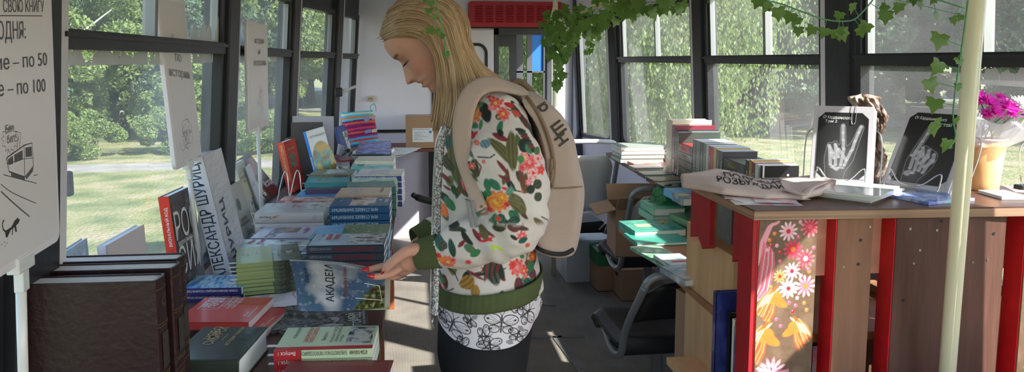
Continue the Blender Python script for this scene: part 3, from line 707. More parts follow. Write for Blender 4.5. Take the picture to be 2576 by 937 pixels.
# ================================================================ pallet counter
CT = 1.12
cf = P(1898, 530, z=CT); cr_ = P(2576, 521, z=CT); cl = P(1722, 452, z=CT)
print('counter', cf, cr_, cl)
xe_, yf = cf.x, (cf.y+cr_.y)/2
ct = thing('pallet_counter', 'bar-height counter built of painted pallets with a brown plywood top', 'counter', (1.1, yf+.2, 0))
xw = xr(yf, CT)-.03
mb = MB().hexa([V((cf.x, cf.y, CT-.022)), V((xw, yf-.03, CT-.022)), V((xw, cl.y, CT-.022)), V((cl.x, cl.y, CT-.022))],
               [V((cf.x, cf.y, CT-.003)), V((xw, yf-.03, CT-.003)), V((xw, cl.y, CT-.003)), V((cl.x, cl.y, CT-.003))])
mb.build('plywood_top', ply_edge, ct)
MB().hexa([V((cf.x+.001, cf.y+.001, CT-.003)), V((xw, yf-.029, CT-.003)), V((xw, cl.y, CT-.003)), V((cl.x+.001, cl.y, CT-.003))],
          [V((cf.x+.001, cf.y+.001, CT)), V((xw, yf-.029, CT)), V((xw, cl.y, CT)), V((cl.x+.001, cl.y, CT))]).build('top_veneer', wood_br, ct)
slat_w = mat('weathered_slat', S(122, 86, 66, 1.3), .65, bump=.5, bscale=14, var=.25, vscale=5, stretch=(4, 4, .5))
slat_d = mat('dark_slat', S(86, 56, 46, 1.25), .6, bump=.5, bscale=14, var=.3, vscale=5, stretch=(4, 4, .5))  # a darker brown for some of the front boards
redp = mat('red_painted_edge', S(196, 26, 34, 1.3), .5, var=.12, vscale=20)
redd = mat('red_painted_block', S(150, 26, 34, 1.3), .55, var=.15, vscale=14)
pnt = mat('painted_wood', attr='col', rough=.55, bump=.25, bscale=30)
def fy(x): return cf.y+(cr_.y-cf.y)*(x-cf.x)/(cr_.x-cf.x)
def cx_(px): return P(px, 560, y=fy(1.0)+.02).x
SZ0 = .30
fr_y = lambda x: fy(x)+.012
nail = mat('nail_head', S(140, 136, 130), .35, .9)
def slat(px0, px1, m, label=None, nails=(), paint=None, top=CT-.024, knots=()):
    x0, x1 = cx_(px0), cx_(px1); y = fr_y((x0+x1)/2)
    o = MB().box((x0, y, SZ0), (x1, y+.021, top)).build('front_slat', m, ct, bevel=.0015)
    if label: o['label'] = label
    MB().box((x0-.0025, y+.002, SZ0), (x0, y+.055, top)).build('red_edge', redp, ct)
    if paint:
        wd = x1-x0; H = top-SZ0; hh = .62
        mb = MB(); nu, nv = int(wd/.0013), int(hh/.0013)
        mb.grid(lambda u, v: V((x0+.001+u*(wd-.002), y-.0007, top-hh+v*hh)), nu, nv)
        U = np.tile(np.arange(nu+1)/nu, nv+1)*wd; W = np.repeat(np.arange(nv+1)/nv, nu+1)*hh
        p = Paint(U, hh-W, S(104, 82, 64, 1.3)); paint(p, wd, hh); mb.col = p.col4(); mb.build('painted_picture', pnt, o)
    if nails:
        for a, b_ in nails: MB().disc((x0+(x1-x0)*a, y, top-b_), .0032, (0, -1, 0), 10, h=.001).build('nail', nail, ct)
    if knots:
        for a, b_ in knots: MB().disc((x0+(x1-x0)*a, y, top-b_), .0038, (0, -1, 0), 9, h=.0008).build('knot_hole', seat_bk, ct)
    return x0, x1, y
def rgb(r, g, b, k=1.3): return S(r, g, b, k)
def scatter_art(p, wd, hh, seed, citrus=False):
    K_ = wd/315.0           # crop pixel -> metres across
    Yk = 1/(2.144*1135)
    X = lambda c: (c-415)*K_
    Yv = lambda c: (c-80)*Yk
    R_ = lambda q: q*Yk
    nz = p.noise(260, seed); p.mix(.35*np.clip(nz, 0, 1), rgb(80, 62, 48)); p.mix(.3*np.clip(p.noise(60, seed+1), 0, 1), rgb(150, 122, 100))
    pk, ho, rd, wh, og, pl = rgb(225, 90, 120), rgb(240, 150, 165), rgb(190, 30, 50), rgb(245, 228, 226), rgb(228, 120, 50), rgb(250, 190, 150)
    if not citrus:
        # figure with long pink hair at the left edge
        for i in range(18):
            o = i*3.5
            p.stroke([(X(412+o*.25), Yv(330-o)), (X(425+o*.6), Yv(200-o*.6)), (X(460+o*.4), Yv(120-o*.3)), (X(520-o*.3), Yv(90+o*.2))], R_(8), (pk, ho, rd, wh)[i % 4], .8)
        for i in range(24):
            p.stroke([(X(440+i*2.5), Yv(200+i*2.5+8*math.sin(i*2.3))), (X(425+i*3.4), Yv(330)), (X(412+i*3), Yv(440+i*1.6)), (X(400+i), Yv(520+9*math.sin(i*1.7)))], R_(4), (rd, pk, pk, rd, ho, pk, wh)[i % 7], .55)
        for cx, cy, r, c0, c1, co in ((572, 145, 58, ho, wh, rd), (690, 125, 62, rd, ho, pk), (600, 245, 60, rd, pk, og), (672, 300, 58, rd, ho, wh), (600, 368, 52, ho, wh, rd), (535, 395, 40, og, pl, rd), (585, 465, 60, wh, ho, rd), (678, 455, 66, pk, wh, og)):
            p.flower(X(cx), Yv(cy), R_(r), (c0, c1, c0), n=11, core=co, sharp=.5, ang=cx, soft=.15)
        rg = np.random.RandomState(seed)
        for cx, cy in ((497, 155), (635, 95), (470, 190), (480, 218), (512, 222), (462, 245), (628, 178), (530, 260), (532, 310), (715, 240), (695, 373), (650, 395), (487, 450), (690, 360), (635, 520), (592, 545), (675, 550), (628, 562), (690, 590), (615, 595), (485, 595), (483, 642), (525, 635), (588, 710), (550, 675), (645, 345)):
            p.ell(X(cx), Yv(cy), R_(13), R_(13), (pk, rd, ho, og)[rg.randint(4)], soft=.3); p.ell(X(cx-3), Yv(cy-4), R_(5), R_(5), wh, soft=.6, a=.5)
        # three orange animal heads
        for ox, oy, fl_, sz in ((500, 520, 1, 1.0), (455, 730, 1, 1.15), (640, 690, -1, .95)):
            f = lambda a, b: (X(ox+fl_*a*sz), Yv(oy+b*sz))
            for i in range(34):
                j_ = 7*math.sin(i*2.9); p.stroke([f(-10+i, -55+i+j_*.4), f(-60+i*2+j_, -10+i*3), f(-95+i*2.4, 60+i*2.4+j_)], R_(3.6), (og, rgb(206, 96, 40), og, rgb(186, 78, 34), pl)[i % 5], .6)
            p.ell(*f(10, -5), R_(48*sz), R_(40*sz), og, soft=.15); p.leaf(*f(-5, -10), *f(85, 50), R_(27*sz), og, rgb(214, 104, 42), veins=5)
            p.ell(*f(66, 36), R_(18*sz), R_(16*sz), og, soft=.25)
            p.leaf(*f(-5, -35), *f(25, -75), R_(9*sz), rgb(205, 90, 30)); p.leaf(*f(8, -35), *f(45, -68), R_(8*sz), pl)
            for i in range(12):
                p.stroke([f(5-i*5, -35+i*2), f(-22-i*6, 20+i*3)], R_(3.5), (wh, pl, og)[i % 3], .7)
        p.flower(X(510), Yv(940), R_(95), (pk, ho, wh), n=13, core=rd, sharp=.5, soft=.2)
        for i in range(30):
            a = rg.uniform(0, 6.28); p.stroke([(X(510), Yv(940)), (X(510+95*math.cos(a)), Yv(940+60*math.sin(a)))], R_(4), (pk, wh, ho)[i % 3], .7)
    else:
        def slice_(cx, cy, r, c0, c1):
            p.ell(cx, cy, r*1.06, r*1.06, rgb(235, 190, 120), soft=.05); p.ell(cx, cy, r, r, wh, soft=.05)
            dx = p.U-cx; dy = p.W-cy; rr = np.sqrt(dx*dx+dy*dy)/r; th = np.arctan2(dy, dx)
            seg = np.abs(np.sin(th*4.5)); m = np.clip((seg-.16)/.1, 0, 1)*np.clip((.9-rr)/.05, 0, 1)*np.clip((rr-.08)/.05, 0, 1)
            p.mix(m, c0); p.mix(m*np.clip(p.noise(900, 4), 0, 1), c1)
        X2 = lambda c: (c-1700)/2.144/1135*1.0
        slice_(X2(1855), Yv(170), R_(110), rd, pk); slice_(X2(1850), Yv(690), R_(118), rd, ho); slice_(X2(1925), Yv(390), R_(95), og, pl)
        rg = np.random.RandomState(seed)
        for i in range(60):
            cx, cy = rg.uniform(1740, 1980), rg.uniform(85, 1400)
            p.leaf(X2(cx), Yv(cy), X2(cx+rg.uniform(-12, 12)), Yv(cy+26), R_(9), (pk, rd, og, ho)[rg.randint(4)])
        p.flower(X2(1830), Yv(1120), R_(80), (pk, wh, ho), n=11, core=og, sharp=.5)
slat(1912, 2060, slat_w, 'weathered board painted with pink flowers and orange animal heads', paint=lambda p, w_, h_: scatter_art(p, w_, h_, 5))
slat(2103, 2193, slat_w, nails=((.22, .11), (.9, .02)), knots=((.66, .05), (.63, .105)))
slat(2243, 2379, slat_d, 'dark board with screws', nails=((.25, .025), (.45, .075), (.35, .105), (.74, .03)), knots=((.82, .01), (.2, .19)))
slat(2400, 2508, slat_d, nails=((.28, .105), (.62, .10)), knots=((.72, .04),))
slat(2549, 2690, slat_w, 'weathered board painted with citrus slices', paint=lambda p, w_, h_: scatter_art(p, w_, h_, 9, True))
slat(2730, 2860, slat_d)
X0, X1 = cx_(1912), xw
yb0 = fr_y(X0)+.024; yb1 = cl.y-.02
pinkw = mat('pink_washed_pine', S(214, 160, 136, 1.25), .6, var=.15, vscale=5, stretch=(.6, 5, 5))
MB().box((X0, yb0, CT-.165), (X1, yb0+.022, CT-.026)).build('rear_rail', pinkw, ct, bevel=.002)
MB().box((X0, yb1-.02, CT-.165), (X1, yb1, CT-.026)).build('rear_rail', pinkw, ct, bevel=.002)
for px in (2062, 2196, 2505):
    x = cx_(px); MB().box((x-.02, yb0+.002, CT-.165), (x+.028, yb0+.09, CT-.026)).build('red_block', redd, ct, bevel=.002)
# inner shelf
MB().box((X0-.06, yb0+.03, .60), (X1, yb1, .62)).build('inner_shelf', pine, ct, bevel=.002)
MB().box((X0-.06, yb0+.03, .86), (cx_(2150), yb1, .875)).build('inner_shelf', pine, ct, bevel=.002) if False else None
# end panel: pale pine, dark board and red painted blocks
ex = cl.x+.02; ey0, ey1 = P(1855, 620, x=ex+.03).y, P(1735, 620, x=ex+.03).y
print('end', ex, ey0, ey1, X0, yb0)
MB().box((ex+.02, ey0, .2), (ex+.045, ey1-.0, .985)).build('end_board', pine, ct, bevel=.002)
mb = MB(); mb.box((ex+.0, cf.y+.09, CT-.145), (ex+.022, cl.y-.005, CT-.024)); o = mb.build('end_rail', mat('end_brown', S(124, 84, 54, 1.2), .6, var=.25, vscale=5, stretch=(4, .7, 4)), ct, bevel=.002)
def red_blk(pa, pb, y0, y1, zb, x=ex):
    q = [V((x-.012, y1, CT-.024)), V((x-.012, y0, CT-.024)), V((x-.012, y0, zb+.01)), V((x-.012, y0+(y1-y0)*.35, zb-.012)), V((x-.012, y0+(y1-y0)*.6, zb+.02)), V((x-.012, y1, zb))]
    return MB().prism(q, (.03, 0, 0)).build('red_block', redd, ct)
red_blk(0, 0, P(1797, 560, x=ex).y, P(1748, 560, x=ex).y, .965)
red_blk(0, 0, P(1900, 600, x=ex).y, P(1850, 600, x=ex).y, .965, ex+.006)
MB().box((X0-.012, fr_y(X0)-.002, .3), (X0-.003, fr_y(X0)+.07, CT-.024)).build('red_block', redd, ct)
zi = P(1830, 540, x=ex).z; y_ = P(1828, 520, x=ex).y
mb = MB().box((ex-.006, y_-.045, CT-.115), (ex-.001, y_+.04, CT-.026)); mb.build('steel_plate', steel, ct)
[MB().disc((ex-.006, y_+dy, CT-dz), .005, (-1, 0, 0), 10, h=.001).build('screw', nail, ct) for dy in (-.03, .025) for dz in (.045, .10)]
# ---------------------------------------------------------------- cream poles
a = P(2456, 0, y=1.36); b = P(2383, 937, y=1.47)
dr = (b-a).normalized(); top = a-dr*((2.14-a.z)/-dr.z) if dr.z else a
t0 = (2.14-a.z)/dr.z; t1 = (0-a.z)/dr.z
pole(a+dr*t1, a+dr*t0, .0172, 'cream painted handrail pole standing before the pallet counter')
a = P(1397, 0, y=4.9); pole(V((a.x, 4.9, 0)), V((a.x, 4.9, 2.1)), .0165, 'cream handrail pole wrapped in ivy near the back doorway')
# sloping cream rail under the ceiling, from the pole forward
a = P(1385, 57, y=4.9); b = P(1560, -6, y=3.6)
r = thing('ceiling_handrail', 'cream handrail running below the ceiling above the right windows', 'handrail', a)
MB().tube([a, b, b+(b-a)*1.2], .015, 14).build('rail', cream, r, smooth=True)
for p in (a, b): MB().tube([p, p+V((.05, 0, .24))], .008, 8).build('bracket', cream, r)
# ---------------------------------------------------------------- things on the counter
clear = None
wire = mat('chrome_wire', S(200, 200, 200, 1.2), .18, 1.0)
xr_m = mat('xray_film', attr='col', rough=.12, coat=.4); sheet = mat('grey_card', S(176, 172, 180, 1.3), .5); sheetw = mat('white_card', S(225, 224, 230, 1.3), .5)
def draw_hand(p, kind, W_, H_):
    """a radiograph: bones as soft strokes; x to the right, y up, in metres"""
    p.c[:] = np.array(rgb(30, 30, 32, 1.0)[:3])
    q = lambda pts: [((x)*W_, (1-y)*H_) for x, y in pts]
    if kind == 2:
        p.mix(np.clip(1-np.abs(p.U/W_+p.W/H_*0-.55)/.6, 0, 1)*np.clip(1-p.W/H_*.9, 0, 1)*.25, rgb(150, 150, 150))
    else: p.mix(np.clip(1-p.W/H_*1.2, 0, 1)*.10, rgb(150, 150, 150))
    soft = rgb(108, 108, 112, 1.0); bone = rgb(190, 190, 196, 1.0); line = rgb(150, 150, 155, 1.0)
    if kind == 2:
        flesh = [([(.50, .22), (.53, .55)], .062), ([(.86, .22), (.70, .58)], .06), ([(.36, .50), (.40, .80)], .06), ([(.25, .52), (.30, .82)], .058), ([(.40, .72), (.45, .95)], .20), ([(.62, .62), (.55, .86)], .13)]
        bones = [[(.505, .20), (.51, .30)], [(.512, .32), (.52, .41)], [(.525, .43), (.535, .54)], [(.545, .56), (.50, .80)],
                 [(.86, .21), (.82, .29)], [(.81, .31), (.76, .42)], [(.75, .44), (.71, .56)], [(.69, .58), (.57, .80)],
                 [(.37, .49), (.42, .57)], [(.42, .59), (.45, .68)], [(.38, .52), (.40, .80)], [(.25, .51), (.33, .62)], [(.26, .54), (.30, .80)], [(.44, .56), (.60, .72)], [(.30, .62), (.36, .70)]]
        outline = [[(.20, 1.0), (.19, .85), (.17, .72), (.20, .55), (.23, .47), (.30, .47), (.33, .45), (.40, .44), (.44, .50), (.465, .45), (.46, .22), (.50, .17), (.55, .22), (.585, .48), (.62, .50), (.70, .42), (.80, .24), (.86, .18), (.91, .22), (.86, .38), (.78, .60), (.72, .75), (.60, .88), (.56, 1.0)]]
        carp = (.44, .84)
    else:
        flesh = [([(.42, .22), (.30, .55)], .058), ([(.44, .50), (.42, .62)], .06), ([(.55, .52), (.5, .65)], .06), ([(.66, .57), (.58, .72)], .058), ([(.44, .70), (.42, .92)], .19)]
        bones = [[(.43, .20), (.41, .29)], [(.405, .31), (.375, .40)], [(.37, .42), (.33, .55)], [(.32, .57), (.33, .80)], [(.42, .50), (.46, .58)], [(.46, .60), (.38, .66)], [(.40, .58), (.42, .82)], [(.54, .53), (.56, .62)], [(.56, .63), (.46, .72)], [(.54, .60), (.49, .82)], [(.65, .58), (.67, .66)], [(.67, .68), (.56, .76)], [(.64, .66), (.57, .84)], [(.28, .62), (.40, .56)], [(.40, .56), (.52, .66)]]
        outline = [[(.25, 1.0), (.23, .84), (.22, .70), (.26, .56), (.30, .44), (.36, .26), (.42, .17), (.47, .21), (.44, .36), (.41, .47), (.47, .47), (.55, .50), (.66, .54), (.72, .60), (.70, .74), (.64, .84), (.56, .92), (.52, 1.0)]]
        carp = (.42, .87)
    for pts, wd in flesh: p.stroke(q(pts), wd*W_*1.4, soft, .45, 1.0)
    for pts in bones:
        p.stroke(q(pts), .040*W_, bone, .75, .6); p.stroke(q(pts), .018*W_, soft, .35, .8)
        for e in pts: p.ell(e[0]*W_, (1-e[1])*H_, .044*W_, .018*H_, bone, a=.45, soft=.6)
    rg = np.random.RandomState(kind)
    for i in range(9): p.ell((carp[0]+rg.uniform(-.14, .14))*W_, (1-carp[1]+rg.uniform(-.035, .035))*H_, .055*W_, .022*H_, bone, a=.6, soft=.6)
    for o in outline: p.stroke(q([tuple(v)[:2] for v in [(a_.x, a_.y) for a_ in spline([V((x, y, 0)) for x, y in o], 4)]]), .007*W_, line, .75, .6)
    for (x, y) in ((0, 0), (1, 0), (0, 1), (1, 1)):   # clipped corners
        m = (np.abs(p.U/W_-x)*W_+np.abs(p.W/H_-(y))*H_) < .016; p.mix(m*1.0, rgb(176, 172, 180))
def xray(bl, br, tl, kind, label, lean_dy, capt):
    B = P(*bl, z=CT+.012); R_ = P(*br, z=CT+.012)
    T = P(*tl, y=B.y+lean_dy); xa = (R_-B); w_ = xa.length; xa.normalize(); ya = (T-B); ya = (ya-xa*ya.dot(xa)); h_ = ya.length; ya.normalize(); za = xa.cross(ya)
    print('xray', w_, h_)
    M = Mx(B, xa, ya, za); r = thing('xray_picture', label, 'picture', M=M, group='hand X-ray pictures on wire stands')
    for i in range(3): MB().box((.002*i, 0, -.006-.006*i), (w_+.003*i, h_-.003*i, -.002-.006*i)).build('backing_card', sheet if i == 0 else sheetw, r, local=True, bevel=.0015)
    MB().box((0, 0, -.002), (w_, h_, 0)).build('mount', sheet, r, local=True, bevel=.001)
    m_ = .012; fw, fh = w_-2*m_, h_-2*m_-.006
    film = painted(lambda u, v: V((m_+u*fw, m_+v*fh, .0012)), int(fw/.0011), int(fh/.0011), lambda p: draw_hand(p, kind, fw, fh), 'xray_film', xr_m, r, fw, fh)
    mb = MB(); o = V((m_+fw*.07, m_+fh*.92, .0016))
    chalk = mat('chalk_white', rgb(215, 215, 215), .6)
    put_text(mb, 'От Кардашинского', (m_+fw*.09, m_+fh*.905, .0013), (1, -.03, 0), (.15, 1, 0), .012, width=fw*.56)
    put_text(mb, 'Том %s' % capt, (m_+fw*.13, m_+fh*.84, .0013) if kind == 2 else (m_+fw*.62, m_+fh*.82, .0013), (1, .02, 0), (.15, 1, 0), .011)
    mb.build('handwriting', chalk, film, local=True)
    if kind == 2:
        clip = [V((m_+fw*.67, h_+.002, .002)), V((m_+fw*.665, m_+fh*.87, .003)), V((m_+fw*.70, m_+fh*.82, .003)), V((m_+fw*.74, m_+fh*.87, .003)), V((m_+fw*.755, h_+.002, .002))]
        c = thing('paper_clip', 'paper clip on the top edge of the V-sign X-ray picture', 'paper clip', M=M); MB().tube(spline(clip, 4), .0007, 6).build('clip_wire', wire, c, local=True)
    # wire stand: a thing of its own
    s = thing('wire_book_stand', 'bent chrome wire stand holding the %s' % ('V-sign hand X-ray' if kind == 2 else 'pointing finger hand X-ray'), 'stand', M=M, group='wire stands')
    k = .045; z = .012
    pts = [(w_*.12, .028, z), (w_*.14, .036, z+.004), (w_*.32, .006, z), (w_*.62, .004, z), (w_*.84, .034, z+.006), (w_*.90, .032, z+.006), (w_*.905, -.008, z)]
    pts = [(w_*.10, -.008, z), (w_*.10, .02, z)]+pts
    MB().tube(spline(pts, 5), .0018, 8).build('front_wire', wire, s, smooth=True, local=True)
    for sx, tx_ in ((w_*.02, -.018), (w_*.98, w_+.022)):
        pts = [(tx_, -.010, -.01), (tx_, .02, -.03), (tx_+.0, h_*.55, -.032), (tx_+(w_/2-tx_)*.12, h_*.72, -.034), (tx_+(w_/2-tx_)*.4, h_*.74, -.036)]
        MB().tube(spline(pts, 5), .0018, 8).build('side_wire', wire, s, smooth=True, local=True)
    return r
xray((2036, 456), (2190, 466), (2064, 266), 2, 'hand X-ray picture showing a V sign, on a wire stand on the counter', .05, '2')
xray((2216, 461), (2384, 486), (2274, 266), 1, 'hand X-ray picture showing one raised finger, right of the V-sign one', .06, '1')
# driftwood stump
r = thing('driftwood_stump', 'gnarled weathered driftwood stump standing between the two X-ray pictures', 'driftwood', P(2195, 452, z=CT))
b0 = P(2196, 452, z=CT)+V((.03, .07, 0)); tp = P(2215, 240, y=b0.y)
mb = MB(); nu, nv = 110, 130
def dw(u, v):
    z = CT+v*(tp.z-CT); c = V((b0.x+.018*math.sin(v*4)+.01*math.sin(v*11)+(-.006)*v, b0.y, z)); a = u*2*PI
    rr = .026+.006*v+.006*math.sin(v*7+1)
    n1 = noise.noise(V((math.cos(a)*1.6, math.sin(a)*1.6, z*9)))*.007+noise.noise(V((math.cos(a)*5, math.sin(a)*5, z*42)))*.012+noise.noise(V((math.cos(a)*12, math.sin(a)*12, z*70)))*.006
    if v > .97: rr *= (1-v)/.03*.9+.1; 
    return c+V((math.cos(a), math.sin(a), 0))*(rr+n1)+V((0, 0, .010*noise.noise(V((math.cos(a)*3, math.sin(a)*3, 2)))*max(0, v-.85)/.15))
mb.grid(dw, nu, nv); mb.build('trunk', ramp_mat('driftwood', [rgb(60, 48, 42), rgb(120, 96, 82), rgb(190, 176, 166), rgb(96, 74, 62)], 40, .8, stretch=(1, 1, .25)), r, smooth=True)
# cup with bouquet
c0 = P(2497, 484, z=CT)+V((0, .035, 0)); sc = (c0-EYE).dot(FW)/FPX
r = thing('paper_cup', 'tall brown paper cup with white rim holding the bouquet', 'cup', c0)
hc = (484-352)*sc*.98; rb, rt = 42*sc*.86, 47*sc*.98
kraft = mat('kraft_paper', S(206, 156, 106, 1.25), .6)
MB().lathe(c0, [(rb*.9, .002), (rb, .0), (rb, .004), (rt, hc), (rt*.96, hc), (rb*.94, .006)], 64).build('cup_wall', kraft, r, smooth=True)
mb = MB(); ring = [c0+V((rt*math.cos(a*PI/18), rt*math.sin(a*PI/18), hc)) for a in range(37)]; mb.tube(ring, .0028, 8); mb.build('rim', sheetw, r, smooth=True)
r = thing('flower_bouquet', 'bouquet of magenta and white chrysanthemums wrapped in translucent paper', 'bouquet', c0)
veil = bpy.data.materials.new('veil_paper'); veil.use_nodes = True; Nn = veil.node_tree.nodes; Kk = veil.node_tree.links
bb = Nn['Principled BSDF']; bb.inputs['Base Color'].default_value = rgb(222, 212, 216); bb.inputs['Roughness'].default_value = .5; tt = Nn.new('ShaderNodeBsdfTransparent'); tl_ = Nn.new('ShaderNodeBsdfTranslucent'); tl_.inputs[0].default_value = rgb(222, 212, 216)
m1_ = Nn.new('ShaderNodeMixShader'); m1_.inputs[0].default_value = .5; Kk.new(bb.outputs[0], m1_.inputs[1]); Kk.new(tl_.outputs[0], m1_.inputs[2])
m2_ = Nn.new('ShaderNodeMixShader'); m2_.inputs[0].default_value = .38; Kk.new(m1_.outputs[0], m2_.inputs[1]); Kk.new(tt.outputs[0], m2_.inputs[2]); Kk.new(m2_.outputs[0], Nn['Material Output'].inputs[0])
mb = MB()
def wrap(u, v):
    a = u*2*PI; rr = rt*.9+(.055*v)*(1+.25*math.sin(a*5+.5)+.15*math.sin(a*11)); return c0+V((rr*math.cos(a)*1.1, rr*math.sin(a), hc-.02+v*(.062+.014*math.sin(a*3+2)+.008*math.sin(a*7))))
mb.grid(wrap, 72, 10); mb.build('wrapping_paper', veil, r, smooth=True)
mag = mat('magenta_petal', rgb(214, 70, 190), .5, trans=.35, var=.25, vscale=60); wpt = mat('white_petal', rgb(228, 224, 212), .5, trans=.3); stem_m = mat('flower_stem', rgb(96, 120, 70), .5, trans=.2)
def chrys(c, rad, m, nm, seed):
    rg = random.Random(seed); mb = MB(); ax = V((rg.uniform(-.4, .4), -.5, .8)).normalized()
    for ly in range(5):
        n = 16-ly*2; el = .15+ly*.28
        for i in range(n):
            a = 2*PI*i/n+ly*.4+rg.uniform(-.1, .1); e = el+rg.uniform(-.15, .15); u_ = ax.orthogonal().normalized(); w_ = ax.cross(u_)
            d = (u_*math.cos(a)+w_*math.sin(a)); ln = rad*(1-ly*.13)*rg.uniform(.85, 1.1)
            tp_ = c+(d*math.cos(e)+ax*math.sin(e))*ln; md = c+(d*math.cos(e*.8)+ax*math.sin(e*.8))*ln*.55; sd = ax.cross(d).normalized()*rad*.10
            mb.add([c-sd*.4, c+sd*.4, md+sd, tp_+sd*.5, tp_-sd*.5, md-sd], [(0, 1, 2, 5), (5, 2, 3, 4)])
    mb.build(nm, m, r)
def fpos(px, py, dy=0): q = P(px, py, y=c0.y+dy); return q
for i, (px, py, rd_, dy) in enumerate(((2490, 262, 26, -.02), (2466, 250, 22, 0), (2500, 285, 24, -.03), (2530, 270, 24, .0), (2548, 285, 20, -.01), (2478, 290, 18, -.03), (2514, 248, 18, .03))):
    chrys(fpos(px, py, dy), rd_*sc*1.3, mag, 'magenta_flower', i)
for i, (px, py, rd_, dy) in enumerate(((2568, 262, 26, .0), (2590, 275, 26, .02), (2452, 285, 12, .0), (2420, 262, 12, .03), (2556, 318, 14, -.02))):
    chrys(fpos(px, py, dy), rd_*sc*1.2, wpt, 'white_flower', 50+i)
for i, (px, py) in enumerate(((2490, 262), (2466, 255), (2530, 270), (2568, 262), (2548, 290), (2455, 290))):
    q = fpos(px, py); MB().tube(spline([c0+V((.01*math.sin(i*2), .01*math.cos(i*2), .02)), c0+V((.015*math.sin(i*2), .015*math.cos(i*2), hc)), q], 6), .0016, 6).build('stem', stem_m, r, smooth=True)
for i in range(10):
    q = fpos(2455+i*12, 300+8*math.sin(i*2.3), -.02+.01*(i % 4)); d = V((math.sin(i*1.7)*.02, -.01, .02)); mb = MB(); s_ = d.cross(V((0, 1, .3))).normalized()*.006; mb.add([q, q+d*.5+s_, q+d, q+d*.5-s_], [(0, 1, 2, 3)]); mb.build('leaf', stem_m, r)
# cards, booklets, tote
def sheet_at(name, label, cat, corners, z, t, m, n=1, group=None, extra=None, jitter=0, parts='sheet', back=None):
    """flat items lying on the counter: three corner pixels near-left, near-right, far-left on the plane z"""
    a, b, c = (P(*q, z=z) for q in corners); xa = (b-a); w_ = xa.length; xa.normalize(); ya = c-a; ya = ya-xa*ya.dot(xa); d_ = ya.length; ya.normalize()
    r = thing(name, label, cat, M=Mx(a, xa, ya, xa.cross(ya)), group=group); rg = random.Random(len(label))
    for i in range(n):
        zt = t*(i+1)/n; z0_ = t*i/n; M = Matrix.Translation((rg.uniform(-jitter, jitter), rg.uniform(-jitter, jitter), 0)) @ Matrix.Rotation(rg.uniform(-jitter, jitter)*6, 4, 'Z')
        MB().box((0, 0, z0_), (w_, d_, zt-.0001), M).build(parts, m[i % len(m)] if isinstance(m, list) else m, r, local=True, bevel=.0004)
    if extra: extra(r, w_, d_, t)
    return r
ph = ramp_mat('pale_print', [rgb(214, 214, 224), rgb(222, 200, 204), rgb(190, 196, 214), rgb(214, 120, 120), rgb(226, 224, 230)], 22, .3, coat=.4)
for i, (cs, zz) in enumerate(((((1850, 516), (2020, 518), (1836, 494)), 0), (((1872, 512), (2040, 503), (1880, 490)), .0012), (((1822, 500), (1960, 507), (1866, 487)), .0024), (((1900, 509), (2010, 513), (1930, 492)), .0036))):
    sheet_at('postcard', 'glossy printed card in the fan of cards at the counter front, %s' % ('undermost', 'pointing right', 'pointing left', 'topmost')[i], 'card', cs, CT+.0002+zz, .001, [ph, sheetw, ph, ph][i], group='cards fanned at the counter front')
def ttl(txt, col, px=.1, py=.5, sz=.014, key='tt'):
    def f(r, w_, d_, t):
        mb = MB(); put_text(mb, txt, (w_*px, d_*py, t), (1, 0, 0), (0, 1, 0), sz); mb.build('title', mat('ink_'+key, col, .5), r, local=True)
    return f
glossw = mat('gloss_white', rgb(226, 228, 232), .15, coat=.6)
for i in range(3):
    sheet_at('white_catalogue', 'glossy white catalogue in the sunlit pile, %s' % ('bottom one', 'middle one', 'top one with green lettering')[i], 'booklet', (((2034, 492), (2190, 512), (2110, 462)), ((2042, 488), (2200, 508), (2112, 462)), ((2048, 484), (2215, 502), (2116, 461)))[i], CT+.0003+.007*i, .0068, glossw, 1, 'white catalogues on the counter', ttl('БИБЛИОТЕКА КРАСОТЫ', rgb(90, 160, 140), .16, .52, .016, 'green') if i == 2 else None, parts='cover')
bluep = ramp_mat('blue_whale_print', [rgb(160, 200, 220), rgb(90, 110, 190), rgb(170, 180, 226), rgb(120, 190, 210)], 24, .25, coat=.5)
sheet_at('picture_booklet', 'pale blue booklet with violet swirls behind the cream pole', 'booklet', ((2336, 517), (2452, 506), (2272, 490)), CT+.0003, .007, bluep, parts='cover')
sheet_at('card_stack', 'small stack of white cards before the paper cup', 'card stack', ((2520, 503), (2590, 503), (2492, 486)), CT+.0003, .008, sheetw, 4, jitter=.001)
sheet_at('paper_note', 'loose white note with rounded end right of the cup', 'paper', ((2555, 484), (2600, 486), (2530, 468)), CT+.0003, .0008, sheetw)
a = P(2572, 478, z=CT); MB_ = MB().tube(spline([a, P(2566, 420, y=a.y), P(2568, 370, y=a.y+.01), P(2600, 345, y=a.y+.01)], 6), .0018, 8)
r = thing('wire_card_holder', 'looped wire holder at the far right end of the counter', 'holder', a); MB_.build('wire_loop', wire, r, smooth=True); MB().box((a.x-.01, a.y-.012, CT), (a.x+.06, a.y+.02, CT+.012)).build('base', black, r, bevel=.003)
